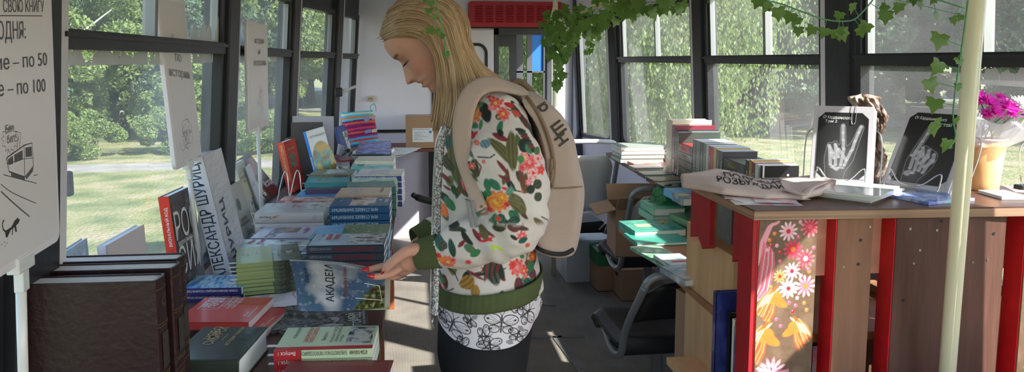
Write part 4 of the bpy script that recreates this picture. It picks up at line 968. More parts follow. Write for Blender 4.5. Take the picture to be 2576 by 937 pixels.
# folded tote bag
r = thing('tote_bag', 'folded natural canvas tote bag with black Cyrillic lettering on the counter corner', 'bag', P(1900, 470, z=CT))
canvas = mat('canvas_cloth', S(196, 178, 172, 1.25), .85, bump=.3, bscale=300, var=.05)
e_top = [(1713, 438), (1760, 432), (1800, 424), (1850, 432), (1890, 445), (1940, 452), (1990, 448), (2040, 440), (2075, 446), (2104, 455)]
e_bot = [(1718, 458), (1770, 466), (1820, 478), (1880, 484), (1930, 492), (1985, 492), (2020, 494), (2034, 486), (2070, 478), (2090, 470)]
def totept(u, v, top=True):
    k = u*(len(e_top)-1); i = min(int(k), len(e_top)-2); f = k-i
    tpx = [e_top[i][j]*(1-f)+e_top[i+1][j]*f for j in (0, 1)]; bpx = [e_bot[i][j]*(1-f)+e_bot[i+1][j]*f for j in (0, 1)]
    zn = CT+.018+.004*math.sin(u*9); zf = CT+.024+.010*math.sin(u*6.0+.5)+.010*(u > .8)*(u-.8)*5
    A = P(*bpx, z=zn); B = P(*tpx, z=zf)
    if not top: return V((0, 0, 0))
    p = A.lerp(B, v); p.z += .006*math.sin(v*PI)+.0025*noise.noise(V((u*9, v*4, 1)))*3*math.sin(v*PI)
    return p
mb = MB(); nu, nv = 80, 16; rings = []
for i in range(nu+1):
    u = i/nu; tp_ = [totept(u, v/10) for v in range(11)]
    A, B = tp_[0], tp_[-1]; bt = []
    for v in range(1, 10):
        f = v/10; q = B.lerp(A, f); bt.append(V((q.x, q.y, max(CT+.0015, q.z-.016-.006*math.sin(f*PI)))))
    q0 = V((A.x, A.y-.002, (A.z+CT)/2)); q1 = V((B.x, B.y+.004, (B.z+CT)/2+.003))
    rings.append(tp_+[q1]+bt+[q0])
mb.loft(rings, closed=True); tb = mb.build('bag_body', canvas, r, smooth=True, solid=.0)
ink = mat('ink_black', rgb(28, 26, 28, 1), .7)
mb = MB()
for t_, (u0, v0), wd, hs in (('НАДЕЖДА', (.30, .88), .34, .034), ('ПОЛЮБИТ', (.25, .60), .34, .036), ('РОЗБУЖДАЙ', (.20, .30), .36, .036)):
    vs, fs, tw = text_geo(t_, .012)
    pts = []
    for x, y in vs:
        u = u0+x/tw*wd; v = v0-.06+y*.26; q = totept(min(u, .97), max(.03, min(v, .97))); pts.append(q+V((0, 0, .0016)))
    mb.add(pts, fs)
mb.build('lettering', ink, r)
hb = spline([totept(.55, .2)+V((0, -.003, .004)), totept(.66, .05)+V((0, -.006, .002)), totept(.78, .12)+V((0, -.004, .004)), totept(.9, .3)+V((0, 0, .004))], 8)
MB().tube(hb, .010, 8, flat=.22).build('handle', canvas, r, smooth=True)
# books kept inside the counter
def upright(name, label, x, y, z, w, t, h, m, rot=0, group=None, txt=None, tcol=None):
    M = Matrix.Translation((x, y, z)) @ Matrix.Rotation(rot, 4, 'Z'); r = thing(name, label, 'book', M=M, group=group)
    MB().box((0, 0, 0), (w, .003, h)).box((0, t-.003, 0), (w, t, h)).box((0, 0, 0), (.003, t, h)).build('cover', m, r, local=True, bevel=.0008)
    MB().box((.003, .003, .004), (w-.004, t-.003, h-.004)).build('pages', mat('page_block', S(222, 218, 214, 1.3), .8), r, local=True)
    if txt:
        mb = MB(); 
        for i, l in enumerate(txt): put_text(mb, l, (w*.12, -.0003, h*.75-i*.05), (1, 0, 0), (0, 0, 1), .032)
        mb.build('title', mat('ink_t'+tcol[0], tcol[1], .6), r, local=True)
    return r
dk = ramp_mat('night_blue_print', [rgb(34, 40, 96), rgb(40, 50, 110), rgb(70, 80, 150)], 20, .3, coat=.4, detail=3)
x_ = ex+.06; by = yb0+.035
zb = .62
specs = [('tall dark blue starry album, rearmost of the books inside the counter', .0, .17, .26, dk, None, None), ('black slim book behind the pale one inside the counter', .035, .14, .215, mat('cover_black', rgb(30, 30, 34, 1.1), .35), None, None),
         ('cream edged thin book inside the counter, in the middle', .048, .13, .205, mat('cover_cream', rgb(220, 214, 190), .5), None, None), ('navy blue picture book with a moon inside the counter', .055, .13, .195, ramp_mat('navy_moon', [rgb(34, 38, 84), rgb(60, 70, 130), rgb(120, 150, 190)], 12, .3, ns=3), None, None),
         ('grey blue book with handwritten title, foremost inside the counter', .085, .115, .19, mat('cover_greyblue', rgb(112, 124, 158), .35, coat=.4), ('Рассказ', 'на стыке', 'снов'), ('w', rgb(40, 44, 60)))]
for i, (lb, xo, wd, hh, m, tx_, tc_) in enumerate(specs):
    p_ = P((1800, 1838, 1850, 1856, 1868)[i], 800, y=by+(4-i)*.026)
    upright('book', lb, p_.x, by+(4-i)*.026, zb, wd, .018, hh, m, group='books inside the counter', txt=tx_, tcol=tc_)
p_ = P(2035, 930, y=by+.05); upright('book', 'pink and white picture book behind the painted board inside the counter', p_.x, by+.04, zb, .10, .015, .13, ramp_mat('pink_print', [rgb(226, 214, 226), rgb(220, 130, 150), rgb(190, 190, 220)], 18, .3), group='books inside the counter')
for i in range(5):
    p_ = P(2150, 700, y=by+.12)
    M = Matrix.Translation((cx_(2160), by+.10+.004*i, .762+.004*i)); r = thing('paper_pad', 'white paper pad on the carton inside the counter, %s' % ('lowest', 'second lowest', 'middle', 'second highest', 'topmost')[i], 'paper pad', M=M, group='paper pads inside the counter'); MB().box((0, 0, 0), (.22, .16, .0038)).build('sheets', sheetw, r, local=True)
carton(cx_(2150), by+.09, .621, .26, .2, .135, 'brown carton inside the counter under the paper pads', m=cardd, hole=False)
carton(cx_(2440), by+.10, .621, .20, .2, .20, 'dark cardboard box inside the counter behind the fourth board', m=cardd, hole=False)
# ================================================================ sign boards on telescopic stands
frame_m = mat('sign_frame_white', S(206, 202, 210, 1.35), .35, coat=.3); plast = mat('sign_sheet', S(204, 200, 204, 1.35), .25, coat=.3); dull = mat('pencil_grey', rgb(96, 96, 102, 1.0), .7); faint = mat('faint_print', rgb(138, 138, 144, 1.2), .6)
pole_m = mat('white_pole_plastic', S(196, 196, 196, 1.3), .3, coat=.4)
clearp = mat('clear_clip', rgb(200, 204, 206), .1, coat=.6)
def signboard(bl, br, zb_, H_, topl, label, poles, content, ext=None):
    A = P(*bl, z=zb_); B = P(*br, z=zb_)
    if ext: A = B+(A-B)*ext
    T = P(*topl, y=(A if not ext else B).y)-( (A if not ext else B)) 
    xa = (B-A); w_ = xa.length; xa.normalize(); ya = V((T.x*.0, T.y*0, 1))
    ya = V((T.x, 0, T.z)); ya = (ya-xa*ya.dot(xa)).normalized(); h_ = H_; za = xa.cross(ya); print('sign', w_, T.length)
    M = Mx(A, xa, ya, za); r = thing('sign_stand', label, 'sign', M=M, group='poster frames on telescopic stands')
    q = .018
    out = []
    for cx, cy, a0 in ((w_-q, h_-q, 0), (q, h_-q, 90), (q, q, 180), (w_-q, q, 270)):
        for i in range(5): a = math.radians(a0+i*22.5); out.append(V((cx+q*math.cos(a), cy+q*math.sin(a), -.012)))
    MB().prism(out, (0, 0, .012)).build('poster_frame', frame_m, r, local=True, bevel=.002)
    s = MB().box((.014, .014, .0), (w_-.014, h_-.014, .0012)).build('poster', plast, r, local=True)
    mi = M.inverted()
    def on(px, py):      # where a pixel's line of sight meets the poster, in the poster's own metres
        d_ = (P(px, py, d=1)-EYE); t_ = (M.translation-EYE).dot(za)/d_.dot(za); q_ = mi @ (EYE+d_*t_); return V((q_.x, q_.y, .0014))
    content(s, w_, h_, on); pt, pb = poles
    pc = V((w_/2, -.03, -.006)); base = pb
    top_w = M @ pc; bl_ = mi @ base
    MB().box((w_/2-.03, -.012, -.014), (w_/2+.03, .012, .004)).box((w_/2-.012, -.045, -.012), (w_/2+.012, -.01, .002)).build('clear_clip', clearp, r, local=True, bevel=.002)
    MB().tube([V((w_/2, -.02, -.006)), bl_], .0075, 12).build('telescopic_pole', pole_m, r, local=True, smooth=True)
    dz = (mi.to_3x3() @ V((0, 0, 1))).normalized()
    MB().tube([bl_, bl_+dz*.01, bl_+dz*.05], [.017, .016, .010], 14).build('base_socket', pole_m, r, local=True, smooth=True)
    mb = MB(); mb.tube([bl_-dz*.001, bl_+dz*.008], [.06, .055], 24); mb.build('base_plate', pole_m, r, local=True)
    return r
def art_big(s, w_, h_, q):
    mb = MB(); X, Yv = (1, 0, 0), (0, 1, 0); n = (0, 0, 1); U = None
    for t_, a, b, sz in (('СВОЮ КНИГУ', (5, 30), (108, 30), .025), ('ГОДНЯ:', (-22, 100), (62, 97), .036), ('ие – по 50', (-12, 177), (116, 164), .030), ('ые – по 100', (-30, 245), (112, 230), .030)):
        A, B = q(*a), q(*b); put_text(mb, t_, A, B-A, (0, 1, 0), sz, width=(B-A).length); mb.build('lettering', dull, s, local=True); mb = MB()
    ribbon(mb, [q(-30, 39), q(104, 40)], .0016, n)
    # burst with two words
    pts = []
    for i in range(25):
        a = i*2*PI/24; k_ = (.72 if i % 2 else 1.0); pts.append(q(22+22*k_*math.cos(a), 350+36*k_*math.sin(a)))
    ribbon(mb, pts, .0012, n)
    for t_, a, b in (('Бип', (11, 337), (30, 331)), ('бип!', (14, 362), (36, 356))): put_text(mb, t_, q(*a), q(*b)-q(*a), (.1, 1, 0), .017, width=(q(*b)-q(*a)).length)
    ribbon(mb, [q(18, 378), q(14, 400), q(30, 384)], .0012, n)
    # tram in perspective
    body = [q(14, 398), q(58, 366), q(78, 360), q(82, 418), q(60, 446), q(20, 432), q(14, 398)]
    ribbon(mb, body, .0022, n); ribbon(mb, [q(58, 366), q(60, 446)], .0016, n); ribbon(mb, [q(14, 412), q(58, 400), q(80, 398)], .001, n)
    for a in ((17, 402, 30, 392, 31, 412, 19, 416), (33, 390, 54, 378, 55, 402, 34, 410), (61, 372, 77, 369, 78, 394, 62, 396)):
        mb.add([q(a[i], a[i+1]) for i in (0, 2, 4, 6)], [(0, 3, 2, 1)])
    mb.add([q(24, 434), q(60, 446), q(60, 456), q(26, 444)], [(0, 3, 2, 1)]); mb.add([q(62, 446), q(82, 420), q(80, 432), q(64, 452)], [(0, 3, 2, 1)])
    ribbon(mb, [q(40, 376), q(44, 345), q(36, 330), q(50, 335), q(46, 375)], .0012, n); ribbon(mb, [q(6, 440), q(90, 462)], .0014, n); ribbon(mb, [q(82, 442), q(92, 440)], .0014, n)
    ribbon(mb, spline([q(0, 464), q(30, 486), q(88, 512)], 6), .0014, n); ribbon(mb, spline([q(0, 482), q(30, 510), q(72, 546)], 6), .0024, n)
    mb.build('tram_drawing', dull, s, local=True)
    mb = MB()   # cat
    ca = [q(12, 598), q(10, 582), q(26, 572), q(34, 556), q(42, 548), q(40, 542), q(44, 552), q(48, 552), q(44, 562), q(38, 568), q(40, 584), q(36, 584), q(34, 572), q(24, 580), q(16, 588), q(16, 598)]
    mb.add(ca, [(0, 1, 2, 15), (2, 3, 12, 13), (2, 13, 14, 15), (3, 4, 8, 9), (9, 10, 11, 12), (3, 9, 12), (4, 5, 6, 8), (6, 7, 8)])
    ribbon(mb, spline([q(12, 584), q(5, 576), q(4, 562), q(8, 554)], 5), .003, n); ribbon(mb, [q(30, 574), q(28, 592)], .0025, n)
    for a in ((2, 616), (8, 610), (15, 613), (10, 620)): mb.disc(q(*a), .0012, n, 6)
    mb.build('cat_drawing', mat('ink_soft_black', rgb(58, 56, 58, 1), .7), s, local=True)
def art_txt(lines, c, seed):
    def f(s, w_, h_, q):
        mb = MB()
        for t_, a, b, sz in lines: put_text(mb, t_, q(*a), q(*b)-q(*a), (0, 1, 0), sz, width=(q(*b)-q(*a)).length, bold=.01); mb.build('lettering', faint, s, local=True); mb = MB()
        rg = random.Random(seed); x_, y_, sx, sy = c
        for i in range(30):
            a = rg.uniform(0, 6.28); b_ = a+rg.uniform(.8, 3.0); r1 = rg.uniform(.1, .5); ox, oy = sx*rg.uniform(-.5, .5), sy*rg.uniform(-.7, .7)
            ribbon(mb, spline([q(x_+ox+sx*r1*math.cos(t), y_+oy+sy*r1*math.sin(t)) for t in (a, (a+b_)/2, b_)], 3), .0016, (0, 0, 1))
        mb.build('pencil_sketch', faint, s, local=True)
    return f
signboard((0, 700), (152, 604), 1.14, .50, (130, 0), 'large white sign with handwritten prices, a tram and a cat drawing, foremost stand', (0, P(66, 1225, z=TZ)), art_big, ext=1.28)
signboard((444, 429), (509, 399), 1.143, .49, (394, 4), 'narrow angled poster frame on a white pole, middle one of three stands', (0, P(505, 715, z=TZ)), art_txt((('Книги', (432, 112), (462, 118), .04), ('по', (440, 153), (456, 156), .038), ('истории', (425, 190), (476, 198), .036)), (467, 335, 18, 50), 3))
signboard((626, 339), (676, 315), 1.154, .45, (621, 46), 'farthest poster frame on a thin pole, beyond the grey leaning book', (0, P(659, 560, z=TZ)), art_txt((('история', (640, 109), (663, 110), .036), ('и', (649, 136), (654, 136), .036), ('фотографии', (638, 165), (668, 164), .036)), (655, 250, 11, 34), 7))
# black latch on the window edge beside the first sign
a = P(160, 463, y=1.75); r = thing('window_latch', 'black window latch with a round bolt beside the large sign', 'latch', a)
MB().box((a.x-.012, a.y-.01, a.z-.028), (a.x+.018, a.y+.012, a.z+.028)).build('latch_body', black, r, bevel=.006); MB().disc((a.x+.004, a.y-.0105, a.z), .007, (0, -1, 0), 14, h=.004).build('bolt', steel, r)
# handle on the far left pillar
a = P(850, 232, y=5.2); r = thing('window_catch', 'grey lever handle on the far left window post', 'handle', a)
MB().box((a.x-.02, a.y-.02, a.z-.03), (a.x+.03, a.y+.02, a.z+.03)).build('catch_block', black, r, bevel=.008); MB().tube([a+V((.02, 0, 0)), P(893, 218, y=5.3)], .011, 10).build('lever', offw, r, smooth=True)
# torn tape left on the glass
torn = mat('torn_paper_tape', S(190, 192, 194, 1.3), .7, trans=.25, var=.1)
def torn_strip(side, pts_px, thick, seed, label, up=True):
    f = xl if side == 'l' else xr; rg = random.Random(seed); A = P(*pts_px[0], x=(XL if side == 'l' else XR)); B = P(*pts_px[1], x=(XL if side == 'l' else XR)); n = 46; mb = MB(); lo, hi = [], []
    off = .006 if side == 'l' else -.006
    for i in range(n+1):
        t = i/n; y = A.y+(B.y-A.y)*t; z = A.z+(B.z-A.z)*t; k = thick*(.55+.45*noise.noise(V((t*6, seed, 0)))*2)*(1 if rg.random() > .12 else .35)+rg.uniform(-.004, .004)
        z2 = z+max(.004, k)*(1 if up else -1); lo.append(V((f(y, z)+off, y, z))); hi.append(V((f(y, z2)+off, y, z2)))
    mb.add(lo+hi, [(i, i+1, n+2+i, n+1+i) for i in range(n)])
    tag(mb.build('torn_tape', torn, solid=.0006), label, 'tape', 'torn paper tape on the windows')
torn_strip('l', ((150, 165), (365, 162)), .055, 1, 'ragged torn white tape below the bar of the first left window', True)
torn_strip('l', ((372, 163), (400, 163)), .06, 2, 'short torn tape scrap left of the middle poster frame')
torn_strip('l', ((480, 160), (531, 157)), .09, 3, 'torn tape right of the middle poster frame under the bar')
torn_strip('l', ((470, 103), (545, 112)), .09, 4, 'spiky torn tape standing above the bar by the left post')
torn_strip('l', ((598, 112), (625, 113)), .09, 5, 'torn tape above the bar behind the farthest poster frame')
torn_strip('l', ((600, 158), (692, 156)), .06, 6, 'torn tape under the bar behind the farthest poster frame')
torn_strip('r', ((2462, 212), (2620, 222)), .075, 7, 'torn tape under the bar of the nearest right window')
# ================================================================ ivy garlands
ivy = mat('ivy_leaf', S(98, 132, 60, 1.05), .45, trans=.4, var=.3, vscale=25, coat=.1); vine = mat('ivy_stem', S(84, 140, 96, 1.2), .5)
LEAF = [(0, 0), (.24, -.12), (.62, -.02), (.46, .24), (.56, .52), (.26, .62), (.0, 1.05), (-.26, .62), (-.56, .52), (-.46, .24), (-.62, -.02), (-.24, -.12)]
def leafmesh():
    vs = [V((x, y, .10*abs(x)-.12*y*y)) for x, y in LEAF]+[V((0, .4, .06))]; return vs, [(12, i, (i+1) % 12) for i in range(12)]
LV, LF = leafmesh(); lme = bpy.data.meshes.new('ivy_leaf'); lme.from_pydata([tuple(v) for v in LV], [], LF); lme.materials.append(ivy); lme.shade_smooth()
def garland(label, path, n, size, seed, spread=.03, group='artificial ivy garlands', leafs=None, droop=.0):
    rg = random.Random(seed); pts = spline(path, 8); r = thing('ivy_garland', label, 'garland', pts[0], group)
    MB().tube(pts, .0016, 5).build('vine', vine, r, smooth=True)
    tot = len(pts)-1
    for i in range(n):
        if leafs: p, sz = leafs[i]; base = min(pts, key=lambda q: (q-p).length)
        else:
            t = (i+.5)/n*tot; k = min(int(t), tot-1); base = pts[k].lerp(pts[k+1], t-k); p = base+V((rg.uniform(-1, 1), rg.uniform(-1, 1), rg.uniform(-1.2, .6)))*spread; sz = size*rg.uniform(.7, 1.2)
        o = bpy.data.objects.new('leaf', lme); COL.objects.link(o); o.parent = r
        dn = V((rg.uniform(-.6, .6), rg.uniform(-.4, .4), -1)).normalized(); fc = V((rg.uniform(-.5, .5), -1, rg.uniform(-.1, .7))).normalized(); xx = dn.cross(fc).normalized(); fc = xx.cross(dn)
        q = p-ORG[r.name]; o.matrix_local = Mx(q-dn*sz*.45, xx*sz, dn*sz, fc*sz)
        if (p-base).length > .006: MB().tube([base, (base+p)/2+V((0, 0, .004)), p-dn*sz*.4], .0007, 4).build('leaf_stalk', vine, r)
    return r
# near strand hanging beside the pole (leaf by leaf)
ys = 1.25
st = [P(2440, -40, y=ys), P(2428, 60, y=ys), P(2415, 150, y=ys), P(2402, 240, y=ys), P(2398, 300, y=ys), P(2404, 345, y=ys), P(2385, 375, y=ys)]
lf_ = [((2362, 105), 56), ((2356, 172), 52), ((2342, 217), 50), ((2350, 266), 50), ((2352, 325), 58), ((2380, 368), 46), ((2414, 155), 34), ((2410, 220), 26), ((2406, 305), 26)]
garland('long ivy strand hanging beside the cream pole in front of the pointing-finger X-ray', st, len(lf_), .04, 4, leafs=[(P(*q, y=ys), s*ys/1900*.86) for q, s in lf_])
yg = 1.45
st = [P(1890, -8, y=yg), P(1965, 10, y=yg), P(2020, 30, y=yg), P(2080, 50, y=yg), P(2140, 52, y=yg), P(2170, 30, y=yg), P(2205, -12, y=yg)]
lf_ = [((1905, 8), 40), ((1928, 18), 44), ((1958, 36), 46), ((1985, 46), 40), ((2000, 54), 36), ((2008, 80), 34), ((2040, 78), 36), ((2072, 84), 36), ((2108, 88), 44), ((2122, 90), 44), ((2144, 22), 36), ((2110, 42), 32), ((2174, 72), 44), ((2168, 82), 36), ((2228, 45), 44), ((2300, 2), 34), ((2415, 45), 26)]
garland('ivy garland sagging across the top of the second and third right windows', st, len(lf_), .04, 8, leafs=[(P(*q, y=yg), s*yg/1900*.8) for q, s in lf_])
garland('ivy garland drooping from the upper frame beside the pole top', [P(2205, -12, y=yg), P(2260, -20, y=yg), P(2330, -8, y=yg), P(2425, 20, y=yg)], 9, .026, 11)
garland('ivy garland wound along the ceiling handrail near the back', [P(1384, 62, y=4.7), P(1430, 50, y=4.4), P(1480, 30, y=4.1), P(1540, 12, y=3.8), P(1600, -8, y=3.5)], 62, .047, 21, .085)
garland('lower ivy swag under the ceiling handrail', [P(1400, 60, y=4.5), P(1440, 75, y=4.4), P(1480, 60, y=4.2), P(1510, 45, y=4.1)], 40, .044, 22, .08)
garland('thick ivy bunch where the rail meets the far pole', [P(1390, 40, y=4.6), P(1392, 90, y=4.6), P(1410, 120, y=4.6), P(1430, 90, y=4.6)], 38, .042, 23, .07)
for i, (px, y1) in enumerate(((1402, 232), (1412, 205), (1424, 165), (1478, 135))):
    garland('thin ivy strand trailing down by the far pole, %s' % ('longest', 'second longest', 'short one on the right', 'one farthest right')[i], [P(px, 90, y=4.6), P(px+3, (90+y1)/2, y=4.6), P(px-2, y1-8, y=4.6)], int((y1-80)/9), .045, 30+i, .022)
garland('ivy sprig falling in front of the blonde hair', [P(1078, -25, y=1.5), P(1100, 15, y=1.5), P(1110, 60, y=1.5), P(1118, 100, y=1.5), P(1122, 140, y=1.5)], 8, .02, 41, leafs=[(P(*q, y=1.5), s*1.5/1900*.62) for q, s in (((1078, 30), 30), ((1084, 10), 26), ((1092, 45), 24), ((1083, 78), 34), ((1100, 82), 28), ((1112, 92), 26), ((1124, 140), 30), ((1068, 2), 22))])
garland('ivy twigs across the top beside the vent', [P(1560, 0, y=3.6), P(1580, 20, y=3.5), P(1620, 5, y=3.4), P(1680, 8, y=3.3), P(1700, 0, y=3.2)], 26, .05, 44, .05)
# ================================================================ books
page_m = mat('page_block', S(222, 218, 214, 1.3), .8, bump=.3, bscale=200, stretch=(1, 1, 30))
def ck(*c): return 'cv_%d_%d_%d' % c[:3]
def cover_m(r_, g_, b_, k=1.25, rough=.35, coat=.25, var=.04): return mat(ck(r_, g_, b_), S(r_, g_, b_, k), rough, coat=coat, var=var)
def inkm(r_, g_, b_): return mat('ink_%d_%d_%d' % (r_, g_, b_), S(r_, g_, b_, 1.2), .5)
def art(key, *cols, sc=16, st=None, ns=0, dist=0): return ramp_mat('art_'+key, [S(*c, 1.25) for c in cols], sc, .35, stretch=st, coat=.25, ns=ns, dist=dist)
def book(M, w_, h_, t, cov, label=None, group=None, hard=True, front=(), spine=(), marker=None, name='book', round_=False, cat='book', fat=.0025, pages=None):
    """local frame: x from the spine to the fore edge, y from foot to head, z through the thickness (front cover on top)"""
    r = thing(name, label, cat, M=M, group=group); c = fat if hard else .0012; o = .003 if hard else 0
    mb = MB(); mb.box((0, 0, 0), (w_, h_, c)); mb.box((0, 0, t-c), (w_, h_, t))
    if round_:
        rings = []
        for y in (0, h_):
            rings.append([V((-.006*math.sin(a*PI/8), y, t/2-(t/2)*math.cos(a*PI/8))) for a in range(9)]+[V((c-.006*math.sin(a*PI/8)*.8, y, t/2-(t/2-c)*math.cos(a*PI/8))) for a in range(8, -1, -1)])
        mb.loft(rings)
    else: mb.box((0, 0, 0), (c, h_, t))
    cv = mb.build('cover', cov, r, local=True, bevel=.0008 if hard else 0)
    MB().box((c*.8, o, c), (w_-o-.0005, h_-o, t-c)).build('pages', pages or page_m, r, local=True)
    prints, inks = {}, {}
    e = .0005
    for surf, items in (('f', front), ('s', spine)):
        if surf == 'f': O, X, Yv, W_, H_ = V((0, 0, t)), V((1, 0, 0)), V((0, 1, 0)), w_, h_
        else: O, X, Yv, W_, H_ = V((-(.0062 if round_ else 0), 0, 0)), V((0, 1, 0)), V((0, 0, 1)), h_, t       # spine seen from outside, foot to the left
        n = V((0, 0, 1)) if surf == 'f' else V((-1, 0, 0))
        for it in items:
            if it[0] == 'r':      # patch: x0,y0,x1,y1 fractions, material
                _, x0, y0, x1, y1, m = it; b = prints.setdefault(m.name, (m, MB()))[1]; lift = n*e*(.5+.1*len(prints))
                q = [O+X*W_*x+Yv*H_*y+lift for x, y in ((x0, y0), (x1, y0), (x1, y1), (x0, y1))]
                b.quad(*(q if surf == 'f' else q[::-1]))
            elif it[0] == 'o':    # oval
                _, cx, cy, rx, ry, m = it; b = prints.setdefault(m.name, (m, MB()))[1]
                q = [O+X*(W_*cx+rx*math.cos(a*PI/14))+Yv*(H_*cy+ry*math.sin(a*PI/14))+n*e*1.5 for a in range(28)]; b.add(q, [tuple(range(28))])
            elif it[0] == 'l':
                _, pts, wd, m = it; b = inks.setdefault(m.name, (m, MB()))[1]; ribbon(b, [O+X*W_*x+Yv*H_*y+n*e*1.7 for x, y in pts], wd, n)
            else:
                if surf == 's':
                    nx = min([j[2] for j in items if j[0] == 't' and j[2] > it[2]]+[.985]); room = (nx-it[2]-.03)*h_
                else: room = (1-it[2])*W_*.95 if len(it) < 7 or it[6] == 'r' else 9
                nat = text_geo(it[1], it[7] if len(it) > 7 else .01)[2]*it[4]; wf = room if nat > room else None
                # text: string, x, y (fractions), size m, material, direction, bold
                _, s_, x, y, sz, m = it[:6]; b = MB(); dr_ = it[6] if len(it) > 6 else 'r'; bd = it[7] if len(it) > 7 else .01
                if surf == 'f':
                    R_, U_ = {'r': (X, Yv), 'u': (Yv, -X), 'd': (-Yv, X)}[dr_]
                    put_text(b, s_, O+X*W_*x+Yv*H_*y, R_, U_, sz, bold=bd, off=e*2, width=wf)
                else:             # Russian spines read from the foot to the head with letter tops toward the back board
                    put_text(b, s_, O+Yv*H_*y+X*W_*x, Yv*0+X, -Yv, sz, bold=bd, off=e*2, width=wf)
                b.build('title', m, cv, local=True)
    for m, b in prints.values(): b.build('cover_print', m, cv, local=True)
    for m, b in inks.values(): b.build('cover_line', m, cv, local=True)
    if marker:
        MB().box((marker[0], h_-.01, t-c-.001), (marker[0]+.012, h_+marker[1], t-c-.0004)).build('price_tag', sheetw, r, local=True)
    return r
ORD = ['topmost', 'second from the top', 'third from the top', 'fourth from the top', 'fifth from the top', 'sixth from the top', 'seventh from the top', 'eighth from the top', 'ninth from the top', 'lowest']
def stack(nl, nr, fl, zt, n, t, what, cov, group=None, zb=None, jit=.002, hmax=None, wmx=.20, **kw):
    """a pile with its spines toward the camera; pixels of the top cover's near-left, near-right and far-left corners"""
    if n > 2: n0 = max(n, round((zt-TZ)/t)); t = (zt-TZ-.0003)/n0; n = n0
    A, B, D = P(*nl, z=zt), P(*nr, z=zt), P(*fl, z=zt)
    ya = (A-B); h_ = ya.length; ya.normalize(); d = D-A; d = d-ya*d.dot(ya); w_ = d.length; xa = d.normalized(); za = xa.cross(ya)
    if hmax and h_ > hmax: h_ = hmax
    if wmx and w_ > wmx: w_ = wmx
    print('STACK %-34s h=%.3f w=%.3f y=%.2f base=%.3f' % (what[:34], h_, w_, B.y, zt-n*t))
    rg = random.Random(len(what)+n)
    out = []; proto = None
    for k in range(n):
        off = xa*rg.uniform(-jit, jit)+ya*rg.uniform(-jit, jit) if k else V((0, 0, 0)); a = rg.uniform(-jit, jit)*4 if k else 0
        M = Mx(B+V((0, 0, -(k+1)*t+.0001))+off, xa, ya, za) @ Matrix.Rotation(a, 4, 'Z')
        lb = what if n == 1 else '%s, %s' % (what, ORD[k] if k < n-1 else 'lowest of its pile')
        if proto is None: proto = book(M, w_, h_, t-.0003, cov, lb, group or what, **kw); out.append(proto)
        else: out.append(copy_tree(proto, M, lb))
    return proto
def lean(B, T, F, t, label, cov, dy=.05, zb=TZ, dyF=None, **kw):
    """a standing or leaning book, front cover toward the camera: pixels of spine foot, spine head, fore-edge foot"""
    b = P(*B, z=zb); a = P(*T, y=b.y+dy); f = P(*F, z=zb) if dyF is None else P(*F, y=b.y+dyF)
    ya = (a-b); h_ = ya.length; ya.normalize(); xa = f-b; xa = xa-ya*xa.dot(ya); w_ = xa.length; xa.normalize(); za = xa.cross(ya)
    print('LEAN %-34s h=%.3f w=%.3f y=%.2f' % (label[:34], h_, w_, b.y))
    return book(Mx(b-za*t, xa, ya, za), w_, h_, t, cov, label, **kw)
W_ = inkm(228, 228, 228); K_ = inkm(40, 40, 42); R_ink = inkm(200, 50, 50); G_ink = inkm(196, 176, 130); DK = inkm(90, 90, 96)
bwphoto = art('bw', (40, 40, 44), (120, 120, 122), (196, 196, 196), (70, 70, 72), sc=30)
crowd = art('crowd', (60, 62, 60), (150, 160, 166), (200, 206, 210), (90, 92, 92), sc=26, ns=4)
# ---- near row, from the camera outward
maroon_b = cover_m(118, 52, 50, rough=.4)
stack((692, 965), (972, 962), (704, 909), .7955, 1, .045, 'brownish red hardback at the very front edge of the table', maroon_b, front=[('l', [(.05, .05), (.95, .05), (.95, .95), (.05, .95), (.05, .05)], .0012, inkm(90, 40, 38))])
pgreen = cover_m(190, 206, 172)
stack((688, 884), (936, 877), (706, 826), .813, 3, .021, 'pale green book with red spine band and building', pgreen, group='pale green and red library books', hard=False, marker=(.03, .022),
      front=[('r', 0, 0, .14, 1, cover_m(176, 40, 48)), ('r', .22, .03, .95, .30, bwphoto), ('r', .30, .05, .80, .24, art('bld', (150, 150, 140), (190, 190, 180), (90, 90, 84), sc=40, ns=2)),
             ('t', 'ИГОРЬ МАРАНИН', .50, .84, .010, K_, 'r', 0), ('t', 'БИБЛИОТЕЧКА', .34, .70, .013, R_ink, 'r'), ('t', 'ГИПРОСОБИРСКА', .30, .64, .013, R_ink, 'r'), ('t', 'Выпуск 1', .38, .52, .013, K_, 'r', 0), ('t', 'РАССКАЗЫ О ГОРОДЕ', .30, .44, .009, K_, 'r', 0), ('t', 'ЗАБАВНЫЕ СЮЖЕТЫ', .30, .39, .009, K_, 'r', 0), ('t', 'И УЛИЦЫ', .30, .34, .009, K_, 'r', 0)],
      spine=[('r', .72, 0, 1, 1, cover_m(176, 40, 48)), ('t', 'ИГОРЬ МАРАНИН', .05, .85, .013, K_), ('t', 'БИБЛИОТЕЧКА ГИПРОСОБИРСКА', .26, .85, .013, DK), ('t', 'Выпуск 1', .78, .85, .012, W_)])
trees_art = art('parkphoto', (24, 26, 28), (54, 64, 50), (120, 116, 118), (30, 32, 36), (170, 160, 168), sc=26, ns=6)
for k, dx in enumerate((0, -38, -62, -86)):
    stack((768+dx, 838-k*2), (928+dx, 826-k*2), (770+dx, 770-k*2), .7975-.0118*k, 1, .0118, 'dark park photograph book titled my city, %s' % ('topmost of the fan', 'second in the fan', 'third in the fan', 'leftmost of the fan')[k], trees_art, group='my city photo books fanned out',
          front=[('r', .0, 0, 1, .24, cover_m(66, 64, 70)), ('t', 'МОЙ', .30, .205, .026, W_, 'r'), ('t', 'ГОРОД', .12, .12, .028, W_, 'r'), ('t', 'стихи о Новосибирске', .15, .05, .009, W_, 'r', 0)], hard=False)
